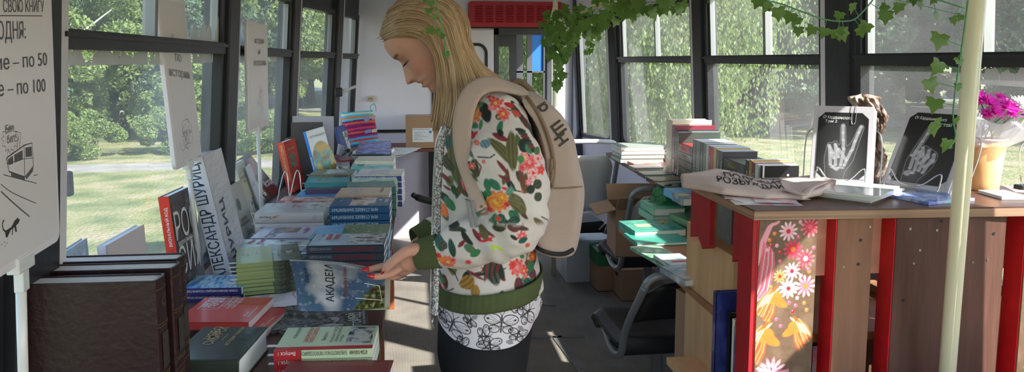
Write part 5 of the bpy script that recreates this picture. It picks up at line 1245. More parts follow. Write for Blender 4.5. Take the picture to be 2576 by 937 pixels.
stack((878, 800), (962, 796), (880, 764), .79, 1, .018, 'white paged book with a blue cover lying under the held booklet', cover_m(70, 110, 170), hard=False) if False else None
bl_water = art('water', (36, 110, 190), (90, 160, 220), (180, 210, 236), (40, 120, 200), sc=20, st=(1, 3, 1), ns=1)
for k in range(2):
    stack((456+k*8, 727+k*16), (607+k*6, 724+k*16), (478+k*6, 694+k*12), .7942-k*.022, 1, .0218, 'glossy blue toponymic dictionary with navy spine, %s' % ('upper copy', 'lower copy')[k], bl_water, group='blue dictionaries',
          front=[('t', 'СЛОВАРЬ', .16, .07, .022, W_, 'u', .02), ('t', 'ЛЕКСИКИ', .34, .08, .010, W_, 'u'), ('t', 'И НАРОДНЫХ ТОПОНИМОВ', .44, .08, .008, W_, 'u', 0), ('t', 'ГОРОДА НОВОСИБИРСКА', .52, .08, .008, W_, 'u', 0)] if False else [('t', 'СЛОВАРЬ', .12, .035, .0, W_)][:0]+[('t', 'СЛОВАРЬ', .10, .20, .024, W_, 'r', .02), ('t', 'ЛЕКСИКИ И НАРОДНЫХ', .12, .14, .011, W_, 'r', 0), ('t', 'ТОПОНИМОВ ГОРОДА', .12, .09, .011, W_, 'r', 0)],
          spine=[('r', 0, 0, 1, 1, cover_m(50, 46, 110)), ('t', 'СЛОВАРЬ ЛЕКСИКИ И НАРОДНЫХ ТОПОНИМОВ ГОРОДА', .06, .75, .0085, W_)], hard=False)
redalb = cover_m(196, 70, 68)
for k in range(2):
    stack(((436, 812), (500, 838))[k], ((625, 812), (655, 842))[k], ((462, 745), (520, 768))[k], .7922-k*.021, 1, .0208, 'red exhibition album with a white framed title, %s' % ('upper copy', 'lower copy askew')[k], redalb, group='red exhibition albums', hard=False,
          front=[('r', .70, .04, 1, .7, art('redtex', (150, 40, 44), (190, 66, 64), (120, 40, 44), sc=14, ns=3)), ('t', 'НИКОЛАЙ', .25, .62, .022, W_, 'u'), ('t', 'ГРИЦЮК', .42, .62, .024, W_, 'u')][:1]+
                [('t', 'НИКОЛАЙ', .56, .78, .030, W_, 'r', .02), ('t', 'ГРИЦЮК', .56, .67, .030, W_, 'r', .02), ('l', [(.50, .62), (.95, .62), (.95, .90), (.50, .90), (.50, .62)], .0018, W_), ('t', 'Художник', .60, .54, .018, W_, 'r', 0), ('t', 'в Новосибирске', .52, .47, .018, W_, 'r', 0), ('t', 'и его друзья', .55, .40, .018, W_, 'r', 0), ('t', 'Музей', .22, .12, .011, W_, 'r', 0), ('t', 'город Новосибирск', .18, .07, .009, W_, 'r', 0)])
dgreen = cover_m(46, 56, 50, rough=.45)
stack((420, 906), (601, 905), (440, 810), .8105, 1, .060, 'thick dark green hardback city encyclopedia with gilt lettering', dgreen, group=None, round_=True, fat=.004,
      front=[('t', 'НОВО', .60, .66, .030, G_ink, 'r', 0), ('t', 'СИБИРСК', .42, .58, .032, G_ink, 'r', 0), ('t', 'история города', .40, .34, .016, G_ink, 'r', 0), ('l', [(.55, .50), (.75, .50)], .001, G_ink)]+[('l', [(.55+.05*i, .05), (.55+.05*i, .22+.05*math.sin(i*2.1))], .0016, inkm(30, 38, 34)) for i in range(9)])
# folded newspaper
r = thing('newspaper', 'loosely folded newspaper with a red map line beside the green pile', 'newspaper', M=Mx(P(625, 752, z=TZ), V((1, 0, 0)), V((0, 1, 0)), V((0, 0, 1))))
a = P(620, 770, z=TZ); o_ = P(625, 752, z=TZ)
mb = MB(); n1, n2 = 24, 16
def npf(u, v):
    q = P(612+135*u, 771-52*v+8*u*(1-v), z=TZ+.012); return V((q.x-o_.x, q.y-o_.y, .006+.014*math.sin(min(1, (1-v)*1.3)*PI*.5)*u+.004*math.sin(u*7)*v))
mb.grid(npf, n1, n2); newsp = mat('newsprint', S(206, 200, 204, 1.3), .8); mb.build('upper_sheet', newsp, r, local=True, smooth=True)
mb = MB(); mb.grid(lambda u, v: V((npf(u, v).x+.004*u, npf(u, v).y-.006, max(.001, npf(u, v).z*.35))), n1, n2); mb.build('lower_sheet', newsp, r, local=True, smooth=True)
mb = MB(); ribbon(mb, [npf(u, v)+V((0, 0, .0008)) for u, v in ((.98, .35), (.92, .55), (.97, .72), (.84, .80), (.80, .98))], .0018, (0, 0, 1)); mb.build('map_line', inkm(200, 60, 60), r, local=True)
mb = MB()
for i in range(7): ribbon(mb, [npf(.16+.03*j, .9-i*.05-.02*j)+V((0, 0, .0008)) for j in range(12)], .0012, (0, 0, 1))
for i in range(5): ribbon(mb, [npf(.55+.03*j, .5-i*.07+.02*j)+V((0, 0, .0008)) for j in range(9)], .001, (0, 0, 1))
put_text(mb, 'НОВОСТИ ГОРОДА', npf(.08, .30)+V((0, 0, .0009)), (1, .9, 0), (-.9, 1, .0), .008); mb.build('print', K_, r, local=True)
# second row
sgreen = cover_m(150, 168, 112)
stack((594, 666), (760, 652), (607, 624), .86, 9, .0121, 'olive green literary magazine with dark forest strip', sgreen, group='olive green magazines', hard=False, marker=(.02, .02), jit=.004,
      front=[('r', 0, 0, 1, .45, art('forest', (60, 72, 54), (96, 106, 84), (40, 48, 40), (110, 116, 98), sc=18, ns=2)), ('t', 'СИБИРСКИЕ', .50, .88, .017, W_, 'r', .02), ('t', 'ОГНИ', .40, .80, .015, W_, 'r', .02), ('t', 'Россия', .5, .66, .012, W_, 'r'), ('t', '192', .40, .13, .024, W_, 'r', .02)],
      spine=[('r', 0, 0, .45, 1, MC['art_forest'])])
lblue = art('fronto', (150, 176, 196), (170, 190, 206), (120, 140, 156), sc=10, ns=2)
teal_sp = cover_m(66, 100, 122)
stack((563, 629), (758, 632), (600, 602), .835, 5, .0168, 'pale blue wartime chronicle with teal spine', lblue, group='pale blue wartime chronicles', marker=(.02, .015),
      front=[('r', .35, .02, .98, .55, crowd), ('t', 'РАБОЧАЯ', .62, .80, .018, R_ink, 'r', .03), ('t', 'ВАХТА', .36, .80, .018, R_ink, 'r', .03), ('t', 'Сергей', .7, .93, .009, K_, 'r')][:1]+[('t', 'ФРОНТ', .55, .78, .022, R_ink, 'r', .03), ('t', 'И ТЫЛ', .55, .66, .022, R_ink, 'r', .03)],
      spine=[('r', 0, 0, 1, 1, teal_sp), ('t', 'ВОЕННЫЙ ГОРОД', .60, .8, .008, inkm(150, 180, 196))])
gsp = cover_m(70, 80, 92)
stack((770, 620), (966, 616), (788, 590), .896, 6, .0240, 'grey blue wartime city history with red spine title', gsp, group='grey blue wartime histories', marker=(.02, .02),
      front=[('r', 0.02, .02, .98, .98, lblue), ('r', .12, .02, .95, .5, bwphoto), ('t', 'ВОЕННЫЙ', .50, .74, .019, R_ink, 'r', .03), ('t', 'ГОРОД', .5, .64, .019, R_ink, 'r', .03), ('t', 'Константин', .75, .86, .008, K_, 'r')],
      spine=[('t', 'НОВОСИБИРСК ВОЕННЫЙ', .12, .78, .017, inkm(170, 56, 62)), ('t', 'КОНСТАНТИН ГОЛОДЯЕВ', .68, .75, .010, inkm(170, 176, 184))])
field = art('field', (60, 110, 70), (90, 120, 80), (56, 84, 60), (150, 150, 120), sc=34, ns=8)
stack((778, 602), (975, 597), (792, 567), .875, 5, .0248, 'blue and green landscape album behind the grey wartime histories', art('skyblue', (80, 150, 200), (110, 170, 212), (70, 140, 190), sc=8, ns=1), group='blue sky landscape albums', front=[('r', 0, 0, 1, .62, field)], spine=[('r', 0, 0, 1, .5, field)])
lil = cover_m(168, 166, 186)
stack((628, 600), (776, 599), (648, 571), .835, 4, .021, 'lilac grey portrait album with big white letters', lil, group='lilac portrait albums', front=[('r', .45, .30, .90, .72, art('portrait', (60, 44, 40), (150, 120, 100), (40, 34, 36), sc=20, ns=3)), ('t', 'СИБИРЬ', .06, .60, .05, inkm(140, 140, 160), 'r', .02), ('t', 'ЛИЦА', .6, .16, .018, inkm(110, 60, 110), 'r', .02), ('t', 'ГОРОДА', .40, .12, .016, inkm(110, 60, 110), 'r', .02)])
greyc = cover_m(168, 166, 168)
stack((640, 537), (814, 534), (655, 508), .872, 3, .0400, 'thick pale grey hardback with crossed lines', greyc, group='thick pale grey hardbacks', fat=.003, round_=True, marker=(.01, .015),
      front=[('r', .28, .08, .80, .36, bwphoto), ('t', 'ПЕСНИ О', .50, .50, .016, R_ink, 'r', 0), ('t', 'ЗИМЕ', .5, .42, .016, R_ink, 'r', 0), ('t', 'О городе Сибири', .60, .84, .010, DK, 'r', 0)]+[('l', [(.1, .5), (.9, .95)], .0008, DK), ('l', [(.9, .5), (.1, .95)], .0008, DK), ('l', [(.1, .4), (.9, .4)], .0006, DK)],
      spine=[('t', 'ГОРОД', .66, .72, .010, R_ink), ('t', 'В ПЕСНЯХ', .76, .72, .009, DK), ('l', [(.62, .1), (.9, .9)], .0007, DK), ('l', [(.9, .1), (.62, .9)], .0007, DK), ('l', [(.10, .5), (.13, .75), (.16, .5), (.13, .25), (.10, .5)], .001, DK)])
navy = cover_m(40, 84, 122)
stack((828, 521), (980, 518), (843, 499), .893, 5, .0285, 'deep blue hardback about a famous name with photo cover', navy, group='deep blue famous name books', marker=(.02, .012),
      front=[('r', .10, .26, .98, .68, art('faces', (50, 50, 54), (196, 170, 150), (190, 196, 204), (40, 46, 60), sc=16, ns=5)), ('t', 'ИМЯ', .6, .16, .016, W_, 'r'), ('t', 'СТАВШЕЕ', .38, .05, .016, W_, 'r'), ('t', 'Автор', .6, .85, .010, W_, 'r')],
      spine=[('t', 'ИМЯ, СТАВШЕЕ ЗНАМЕНИТЫМ', .20, .75, .0165, inkm(196, 214, 226))])
beige = cover_m(188, 166, 140)
stack((843, 493), (978, 491), (852, 473), .892, 5, .028, 'beige hardback with blue etching behind the deep blue books', beige, group='beige hardbacks', front=[('r', .15, .55, .85, .8, art('etch', (150, 150, 170), (188, 166, 140), (120, 130, 160), sc=30, ns=1)), ('t', 'СОВЕТСКАЯ', .55, .15, .016, inkm(160, 70, 60), 'r'), ('t', 'СИБИРЬ', .30, .15, .016, inkm(160, 70, 60), 'r')],
      spine=[('t', 'СИБИРЬ СОВЕТСКАЯ ИЗВЕСТИЯ', .12, .8, .012, inkm(110, 60, 50))])
stack((700, 507), (838, 505), (742, 493), .842, 3, .028, 'rose and cream landscape book behind the pale grey pile', art('rosel', (196, 120, 116), (206, 190, 176), (170, 80, 80), (150, 160, 140), sc=16, ns=2), group='rose landscape books')
stack((742, 494), (846, 493), (758, 480), .845, 3, .03, 'sky blue covered book with a paper slip', cover_m(74, 150, 196), group='sky blue books', marker=(.01, -.0))
stack((768, 479), (873, 476), (778, 462), .865, 3, .034, 'plum purple hardback with small photo', cover_m(88, 66, 96), group='plum purple hardbacks', marker=(.02, .014), front=[('r', .3, .35, .8, .62, bwphoto)])
stack((766, 462), (878, 459), (776, 446), .885, 4, .031, 'teal green hardback with small photo beside the red book', cover_m(60, 140, 142), group='teal hardbacks', marker=(.02, .014), front=[('r', .35, .5, .8, .75, art('tealp', (190, 196, 196), (90, 90, 96), (120, 160, 160), sc=24, ns=3))])
stack((776, 441), (884, 440), (788, 424), .895, 4, .034, 'olive brown hardback with framed prints below the oval painting book', cover_m(112, 112, 94), group='olive brown hardbacks', marker=(.02, .014), front=[('r', .15, .2, .9, .7, bwphoto), ('t', 'ГОРОД', .5, .74, .016, inkm(180, 90, 70), 'r')], spine=[('r', .1, .1, .42, .9, cover_m(96, 52, 50))])
stack((872, 474), (996, 470), (884, 455), .888, 4, .031, 'dark green bound book stack edge at the aisle', cover_m(64, 110, 104), group='dark green aisle books', front=[('r', .25, .4, .75, .6, art('cameo', (150, 110, 80), (70, 100, 96), (180, 160, 140), sc=20, ns=3))])
stack((886, 456), (1000, 452), (894, 446), .893, 4, .03, 'mint green printed booklet pile at the aisle edge', art('mint', (150, 190, 170), (196, 206, 190), (120, 160, 150), sc=18, ns=3), group='mint green booklets')
stack((894, 441), (1010, 440), (900, 422), .905, 4, .034, 'cream travel book with navy spine band at the aisle edge', art('cream', (206, 200, 176), (190, 180, 190), (214, 206, 150), sc=12, ns=3), group='cream travel books', front=[('r', .2, .3, .8, .75, art('swirl', (200, 196, 200), (150, 150, 176), (206, 200, 176), sc=24, ns=2, dist=2))],
      spine=[('r', 0, .0, 1, .8, cover_m(54, 64, 120)), ('t', 'ВОКРУГ СВЕТА ЧЕРЕЗ ИРКУТСК', .12, .7, .016, W_)])
# far rows
stack((882, 421), (988, 419), (890, 408), .905, 4, .032, 'white and teal booklet pile near the end of the table', art('tealw', (206, 210, 206), (90, 170, 170), (214, 214, 206), sc=10, st=(1, .4, 1), ns=5), group='white and teal booklets', front=[('t', 'МОСТ', .2, .7, .05, inkm(60, 130, 130), 'r', .03)])
stack((846, 419), (880, 418), (850, 408), .905, 3, .032, 'black and white covered book beside the teal booklets', bwphoto, group='black and white covered books')
stack((892, 404), (990, 403), (898, 393), .925, 4, .036, 'cream paper stacked book near the white sheets', cover_m(206, 196, 176), group='cream stacked books')
stack((846, 404), (890, 402), (850, 395), .915, 3, .03, 'dark red edged book left of the cream pile', cover_m(120, 50, 56), group='dark red edged books')
# ---- standing and leaning books along the window
enc = mat('maroon_leather', S(46, 24, 26, 1.0), .42, bump=.35, bscale=70, var=.12, vscale=18, coat=.12)
gold = mat('gilt', S(150, 120, 84, 1.2), .35, .6)
for i, (pl, pr_) in enumerate((((60, 716), (386, 707)), ((127, 683), (428, 675)), ((166, 660), (442, 652)))):
    zt = TZ+.305; A = P(*pl, z=zt); B = P(*pr_, z=zt); h_ = .30; t = .052; xa = (A-B).normalized(); w_ = .232      # back board faces the camera, spine on the right
    ya = V((0, 0, 1)); za = xa.cross(ya); M = Mx(V((B.x, B.y, TZ+.0005)) - za*0, xa, ya, za)
    # thickness must run away from the camera
    if za.y < 0: M = Mx(V((B.x, B.y, TZ+.0005))+V((-za.x, -za.y, 0))*t, xa, ya, za)
    print('ENC', (A-B).length, za)
    r = book(M, w_, zt-TZ-.001, t, enc, 'maroon leather encyclopedia volume with gilt spine, %s of the three' % ('nearest', 'middle', 'farthest')[i], 'maroon leather encyclopedia volumes', round_=True, fat=.004, name='encyclopedia_volume')
    cvr = [c for c in r.children if c.name.startswith('cover')][0]; hh = zt-TZ
    mb = MB()
    for yy in (.03, .035, .12, .125, .215, .22, .285):
        mb.tube([V((-.0066*math.sin(a*PI/8)-.0003, yy, t/2-(t/2)*math.cos(a*PI/8))) for a in range(1, 8)], .0006, 5)
    mb.build('gilt_band', gold, cvr, local=True)
    mb = MB()
    put_text(mb, 'ИСТОРИЧЕСКАЯ', (-.0072, hh*.34, t*.72), (0, 0, -1), (0, 1, 0), .006, align='l'); put_text(mb, 'СИБИРИ', (-.0072, hh*.30, t*.66), (0, 0, -1), (0, 1, 0), .008)
    put_text(mb, 'СИБИРЬ', (-.0072, hh*.16, t*.66), (0, 0, -1), (0, 1, 0), .007)
    for q in range(6):
        ribbon(mb, spline([V((-.0068, hh*.80+.010*math.sin(a)+.004*q, t/2+.009*math.cos(a+q))) for a in (0, .8, 1.6, 2.4)], 4), .0007, (-1, 0, 0))
    mb.build('gilt_tooling', gold, cvr, local=True)
    mb = MB().box((-.0069, hh*.44, t*.22), (-.0062, hh*.66, t*.78)); mb.build('spine_panel', mat('spine_grey_panel', S(62, 54, 52, 1.0), .45, bump=.6, bscale=160), cvr, local=True)
lean((133, 760), (122, 664), (262, 735), .012, 'blue picture book leaning against the window beside the large sign', art('blueocean', (36, 70, 120), (60, 110, 160), (24, 46, 90), (130, 160, 190), sc=22, ns=4), dy=.10, hard=True) if False else None
def slant(C4, t, label, cov, zb=None, ydep=None, dd=.18, wmax=.23, **kw):
    """book by its front-cover corners: spine head, spine foot, fore-edge head. Without ydep the foot stands on the table"""
    (sh, sf, fh) = C4
    if ydep is None: y0 = P(*sf, z=TZ+.002).y; y1 = y0+dd
    else: y0, y1 = ydep
    a, b, c = P(*sh, y=y0), P(*sf, y=y0), P(*fh, y=y1); ya = a-b
    if b.z > TZ+.004: b = a-ya*((a.z-TZ-.003)/ya.z); ya = a-b
    h_ = ya.length; ya.normalize(); xa = c-a; xa = xa-ya*xa.dot(ya); w_ = min(wmax, xa.length); xa.normalize(); za = xa.cross(ya)
    print('SLANT %-34s h=%.3f w=%.3f y=%.2f x=%.2f foot z=%.3f' % (label[:34], h_, w_, b.y, b.x, b.z))
    return book(Mx(b-za*t+V((0, 0, .004)), xa, ya, za), w_, h_, t, cov, label, **kw)
slant(((128, 664), (140, 768), (232, 614)), .014, 'blue picture book leaning against the window beside the large sign', art('blueocean', (36, 70, 120), (60, 110, 160), (24, 46, 90), (130, 160, 190), sc=22, ns=4), ydep=(1.72, 1.98))
slant(((268, 622), (284, 780), (366, 560)), .022, 'white album leaning at the window between the maroon volumes and the park', cover_m(206, 200, 208), ydep=(1.86, 2.10),
      front=[('l', [(.70, .62), (.74, .70), (.70, .74)], .002, G_ink), ('t', 'АЛЬБОМ', .55, .52, .010, DK, 'r', 0), ('t', 'города', .6, .47, .010, DK, 'r', 0)], spine=[('t', 'АЛЬБОМ', .6, .7, .012, K_)])
# РОССИЯ
r = slant(((424, 498), (456, 712), (484, 470)), .030, 'black photo book with giant outlined letters and red spine', art('rosphoto', (26, 22, 24), (70, 52, 46), (40, 36, 40), (120, 110, 106), sc=14, ns=2), ydep=(2.24, 2.42),
          front=[('t', 'РОС', .06, .56, .115, inkm(206, 206, 210), 'r', .0), ('t', 'СИЯ', .04, .22, .115, inkm(206, 206, 210), 'r', .0), ('t', 'ВИЗУАЛЬНЫЙ КОД', .10, .50, .017, W_, 'r', .01)],
          spine=[('r', .45, 0, 1, 1, cover_m(196, 40, 36)), ('r', 0, 0, .45, 1, cover_m(214, 214, 220)), ('t', 'ВИЗУАЛЬНЫЙ КОД', .52, .7, .012, W_), ('t', 'РОССИЯ', .30, .75, .018, inkm(190, 60, 56)), ('t', 'ОК', .1, .7, .018, K_)])
# big wrapped album
wrapm = mat('plastic_wrap', S(178, 178, 184, 1.3), .18, bump=.9, bscale=22, var=.06, coat=.6, stretch=(1, 3, 1))
slant(((510, 396), (568, 628), (556, 372)), .055, 'huge shrink-wrapped white album with vertical artist name on its spine', wrapm, ydep=(2.40, 2.62), wmax=.3, hard=True, pages=wrapm,
      front=[('t', 'ШУРИЦ', .42, .10, .060, inkm(60, 70, 90), 'u', .02)], spine=[('r', 0, 0.02, 1, .98, mat('shur_white', S(196, 200, 210, 1.3), .2, coat=.5)), ('t', 'АЛЕКСАНДР ШУРИЦ', .04, .70, .046, inkm(40, 62, 90))])
slant(((567, 476), (612, 622), (603, 447)), .028, 'grey hardback with an embossed balloon leaning on the wrapped album', cover_m(138, 138, 134), dd=.16, front=[('o', .45, .64, .018, .024, inkm(96, 98, 98)), ('t', 'ПОВЕСТЬ', .3, .36, .014, DK, 'r'), ('t', 'МОЕЙ ЖИЗНИ', .22, .28, .013, DK, 'r'), ('t', 'ЛЕТО', .45, .08, .022, DK, 'r')],
      spine=[('r', 0, 0, 1, 1, cover_m(92, 92, 92)), ('t', 'ПОВЕСТЬ МОЕЙ ЖИЗНИ', .3, .7, .013, inkm(160, 160, 160))])
slant(((590, 416), (640, 560), (612, 404)), .014, 'beige booklet with a church drawing behind the grey leaning book', cover_m(178, 172, 148), dd=.16, front=[('r', .1, .05, .9, .35, bwphoto), ('t', 'СИБИРСКИЙ', .1, .72, .014, DK, 'r'), ('t', 'ХРАМ', .3, .64, .014, DK, 'r')], hard=False)
slant(((619, 424), (662, 548), (632, 420)), .004, 'white paper leaflet propped behind the beige booklet', cover_m(200, 204, 214), dd=.15, hard=False, front=[('t', 'О НАС', .1, .6, .02, inkm(110, 120, 150), 'r')])
slant(((604, 400), (684, 500), (628, 374)), .030, 'dark brown hardback leaning far over with white title', cover_m(72, 42, 38), dd=.2, wmax=.15, front=[('r', .05, .55, .95, .9, art('brownp', (110, 70, 56), (150, 110, 96), (80, 44, 38), sc=14, ns=2)), ('t', 'Исход', .2, .22, .05, W_, 'r', .02)], spine=[('t', 'АВТОР ИСХОД', .1, .7, .016, W_)])
# wire racks behind
def rack(px, py, y, label, n=2):
    r = thing('wire_rack', label, 'rack', P(px, py, y=y), 'wire book racks')
    b = P(px, py, y=y); b.z = TZ+.002
    for i in range(n):
        o = V((.05*i, .04*i, 0)); MB().tube(spline([b+o, b+o+V((.035, .02, .16)), b+o+V((.055, .02, .165)), b+o+V((.07, .0, .02)), b+o+V((.10, -.02, .0))], 6), .0022, 6).build('bent_wire', wire, r, smooth=True)
    return r
rack(690, 460, 3.55, 'white wire book rack between the brown book and the red book'); 
redb = art('redcov', (190, 34, 52), (200, 70, 50), (176, 30, 50), sc=5, ns=2)
slant(((714, 360), (742, 486), (740, 342)), .040, 'bright red hardback leaning in a wire rack', redb, dd=.17, front=[('r', .15, .45, .75, .75, art('redph', (80, 70, 66), (150, 120, 100), (60, 56, 54), sc=22, ns=3)), ('t', 'ИСТОРИЯ', .2, .8, .02, G_ink, 'r')], spine=[('t', 'КОМАНДИРСКАЯ СУДЬБА', .25, .7, .020, G_ink)])
slant(((724, 350), (752, 470), (748, 342)), .02, 'dark green book with yellow framed pictures behind the red one', cover_m(64, 84, 56), dd=.16, front=[('r', .2, .4, .9, .75, art('greenph', (170, 170, 110), (70, 70, 60), (130, 130, 90), sc=26, ns=3)), ('t', 'СЕЛО', .3, .82, .03, inkm(190, 190, 120), 'r')])
r = slant(((769, 334), (792, 420), (815, 323)), .020, 'white art book with an oval landscape painting, blue spine', cover_m(206, 208, 216), ydep=(3.95, 4.05), front=[('o', .56, .46, .075, .115, art('oval', (70, 120, 90), (200, 150, 50), (60, 140, 130), (150, 70, 40), (190, 170, 60), sc=9, ns=7, dist=1.5)), ('t', 'КОНСТАНТИН ЗАЛЕСОВ', .12, .88, .016, DK, 'r', 0)], spine=[('r', 0, 0, 1, 1, cover_m(50, 120, 196)), ('t', 'ЗАЛЕСОВ', .4, .7, .014, W_)])
slant(((731, 311), (734, 424), (812, 311)), .02, 'black covered folder standing behind the oval painting book', cover_m(58, 56, 58), ydep=(4.25, 4.27))
r = slant(((735, 294), (736, 420), (842, 292)), .012, 'large pale grey folder standing at the back of the table', cover_m(160, 158, 170), ydep=(4.40, 4.42), marker=None)
for (cs, y0, y1, lb, m, nm) in ((((846, 322), (858, 372), (868, 320)), 4.9, 5.0, 'navy spined book standing behind the cushion corner', cover_m(50, 70, 130), 'a'), (((860, 334), (868, 372), (874, 334)), 4.95, 5.0, 'brown and white book standing left of the cushion', bwphoto, 'b')):
    slant(cs, .02, lb, m, ydep=(y0, y1))
# striped cushion
A, B = P(868, 374, y=5.15), P(955, 360, y=5.15); Tl, Tr = P(857, 284, y=5.3), P(938, 278, y=5.3)
r = thing('striped_cushion', 'plump striped cushion in turquoise, orange and plum on the back ledge', 'cushion', A.lerp(B, .5))
mb = MB(); nn = 34; cs = []
def cush(u, v, s):
    p = A.lerp(B, u).lerp(Tl.lerp(Tr, u), v); k = (max(0, 1-(2*u-1)**4)*max(0, 1-(2*v-1)**4))**.6; p = p+V((.0, -1, .15))*(s*.055*k)
    pin = .012*((2*u-1)**2*(2*v-1)**2); return p+V((.0, 0, .0))
cols = [(70, 190, 200), (214, 206, 190), (70, 180, 196), (220, 110, 50), (70, 180, 200), (120, 40, 90), (210, 90, 60), (130, 36, 96), (110, 30, 80), (190, 60, 90), (120, 36, 88), (200, 80, 60), (104, 30, 80), (140, 40, 100), (60, 150, 190), (190, 60, 70), (70, 180, 200), (60, 130, 180)]
for s in (1, -1): mb.grid(lambda u, v: cush(u, v, s), nn, nn*2)
vv = np.concatenate([np.repeat(np.arange(nn*2+1)/(nn*2), nn+1)]*2); uu = np.concatenate([np.tile(np.arange(nn+1)/nn, nn*2+1)]*2)
ix = np.clip(((1-vv)*len(cols)*.999+.35*np.sin(uu*2)).astype(int), 0, len(cols)-1); mb.col = np.array([S(*c, 1.2) for c in cols])[ix]
mb.build('cushion_cover', mat('striped_cloth', attr='col', rough=.9), r, smooth=True)
for (px, py, nm, c_, w2, h2) in ((922, 300, 'heart_pin', (130, 140, 190), .045, .05), (940, 296, 'round_pin', (200, 150, 130), .022, .03), (926, 331, 'label_pin', (130, 190, 170), .04, .022), (942, 329, 'label_pin', (206, 186, 160), .036, .022), (919, 355, 'label_pin', (150, 120, 80), .05, .028)):
    q = P(px, py, y=5.14)
    if nm == 'heart_pin': pts = [V((q.x+w2*.5*math.sin(t)**3, q.y, q.z+h2*.5*(.8*math.cos(t)-.3*math.cos(2*t)-.12*math.cos(3*t)))) for t in [i*PI/12 for i in range(24)]]
    else: pts = [V((q.x+w2/2*sx, q.y, q.z+h2/2*sz+.1*w2*sx)) for sx, sz in ((-1, -1), (1, -1), (1, 1), (-1, 1))]
    if nm == 'heart_pin': pts = pts[::-1]
    MB().prism(pts, (0, .004, 0)).build(nm, mat('pin_%d' % c_[0], S(*c_, 1.2), .5), r)
q = P(935, 280, y=5.28); MB().tube(spline([q, q+V((-.01, 0, .03)), q+V((.02, 0, .05)), q+V((.03, 0, .0))], 6), .003, 6).build('hanging_loop', cover_m(60, 170, 190), r, smooth=True)
# loose papers and magazines on the rear end
def flat(px4, z, t, label, m, cat='magazine', nm='magazine', group=None, tilt=0):
    q = [P(*p, z=z) for p in px4]; q[2].z += tilt; q[3].z += tilt
    r = thing(nm, label, cat, q[0], group); MB().slab(q, (0, 0, t)).build('sheet', m, r); return r
flat(((895, 386), (985, 388), (984, 364), (905, 366)), .93, .004, 'glossy blue magazine with red and white stripes on the far pile', art('bluemag', (60, 80, 170), (120, 140, 210), (40, 50, 120), (206, 90, 90), sc=14, ns=3), tilt=.02)
flat(((985, 392), (1018, 388), (1060, 373), (988, 372)), .915, .002, 'fan of white paper sheets hanging off the far pile', sheetw, 'paper', 'paper_sheets')
flat(((960, 398), (1000, 396), (1050, 378), (970, 384)), .905, .002, 'white sheet of paper under the fan near the carton', sheetw, 'paper', 'paper_sheet')
for i in range(3):
    q0, q1, q2, q3 = P(846+i*6, 388+i*3, y=4.75-i*.1), P(884+i*5, 397+i*3, y=4.7-i*.1), P(890+i*5, 380+i*2, y=4.75-i*.1), P(850+i*6, 362+i*3, y=4.8-i*.1)
    r = thing('brochure', 'white brochure leaning in the slanted trio beside the cushion, %s' % ('rear one', 'middle one', 'front one')[i], 'brochure', q0, 'slanted white brochures'); MB().slab([q0, q1, q2, q3], (0, .012, 0)).build('sheet', [cover_m(196, 196, 204), cover_m(176, 180, 190), bwphoto][i], r)
for i in range(4):
    stack((884+i, 391-i*3.2), (984-i, 391-i*3.2), (892, 383-i*3.2), .90+.012*i, 1, .011, 'thin magazine under the glossy blue one, %s' % ('lowest', 'second', 'third', 'highest')[i], [cover_m(200, 206, 206), cover_m(60, 60, 66), cover_m(150, 190, 200), cover_m(214, 208, 196)][i], group='thin magazines on the far pile', hard=False)
# ================================================================ right-hand shelf books
def pile(x, y, z, w_, h_, t, n, what, covs, group, rot=0, rg=None, **kw):
    """flat pile, spines toward the aisle (-X)"""
    for k in range(n):
        a = rot+random.uniform(-.03, .03); M = Matrix.Translation((x+random.uniform(-.004, .004), y+random.uniform(-.004, .004), z+k*t)) @ Matrix.Rotation(a, 4, 'Z')
        lb = '%s%s' % (what, '' if n == 1 else ', %s' % (ORD[n-1-k] if k else 'lowest of its pile'))
        book(M, w_, h_, t-.0004, covs[k % len(covs)], lb, group, **kw)
A = P(1534, 398, z=UZ)
pile(A.x+.005, A.y-.21, UZ+.0002, .24, .20, .022, 4, 'pale green topped hardback at the far end of the window shelf', [cover_m(150, 160, 150), cover_m(120, 140, 120), cover_m(170, 170, 160)], 'hardbacks at the far end of the window shelf')
pile(A.x+.26, A.y-.20, UZ+.0002, .13, .20, .018, 4, 'beige paperback beside the far hardback pile', [cover_m(196, 176, 160), cover_m(170, 150, 140)], 'beige paperbacks on the window shelf', hard=False)
ucs = [('mint printed cover', art('u1', (150, 190, 170), (200, 210, 200), (170, 200, 180), sc=14)), ('pale blue and white cover', art('u2', (170, 200, 210), (210, 90, 80), (120, 140, 110), sc=14)), ('red and grey cover', art('u3', (180, 90, 70), (90, 96, 90), (130, 130, 120), sc=12)),
       ('dark grey cover', cover_m(60, 60, 62)), ('orange and black cover', art('u5', (196, 90, 60), (60, 50, 50), (150, 110, 90), sc=10)), ('black cover', cover_m(66, 64, 70)), ('sky blue cover', cover_m(110, 170, 206)), ('gold and blue cover', art('u8', (206, 180, 70), (80, 110, 150), (200, 190, 150), sc=12))]
for i, ((px, py), (nm, m)) in enumerate(zip(((1556, 402), (1582, 422), (1598, 433), (1622, 450), (1646, 466), (1672, 482), (1694, 505), (1718, 520)), ucs)):
    A = P(px, py, z=UZ); w2 = .15 if i < 6 else .14; yy = A.y
    pile(max(A.x, ue(yy)+.004), yy, UZ+.0003, w2, .115 if i < 6 else .12, .018 if i < 6 else .03, 1, 'flat hardback with %s on the edge of the window shelf' % nm, [m], 'flat books along the window shelf edge')
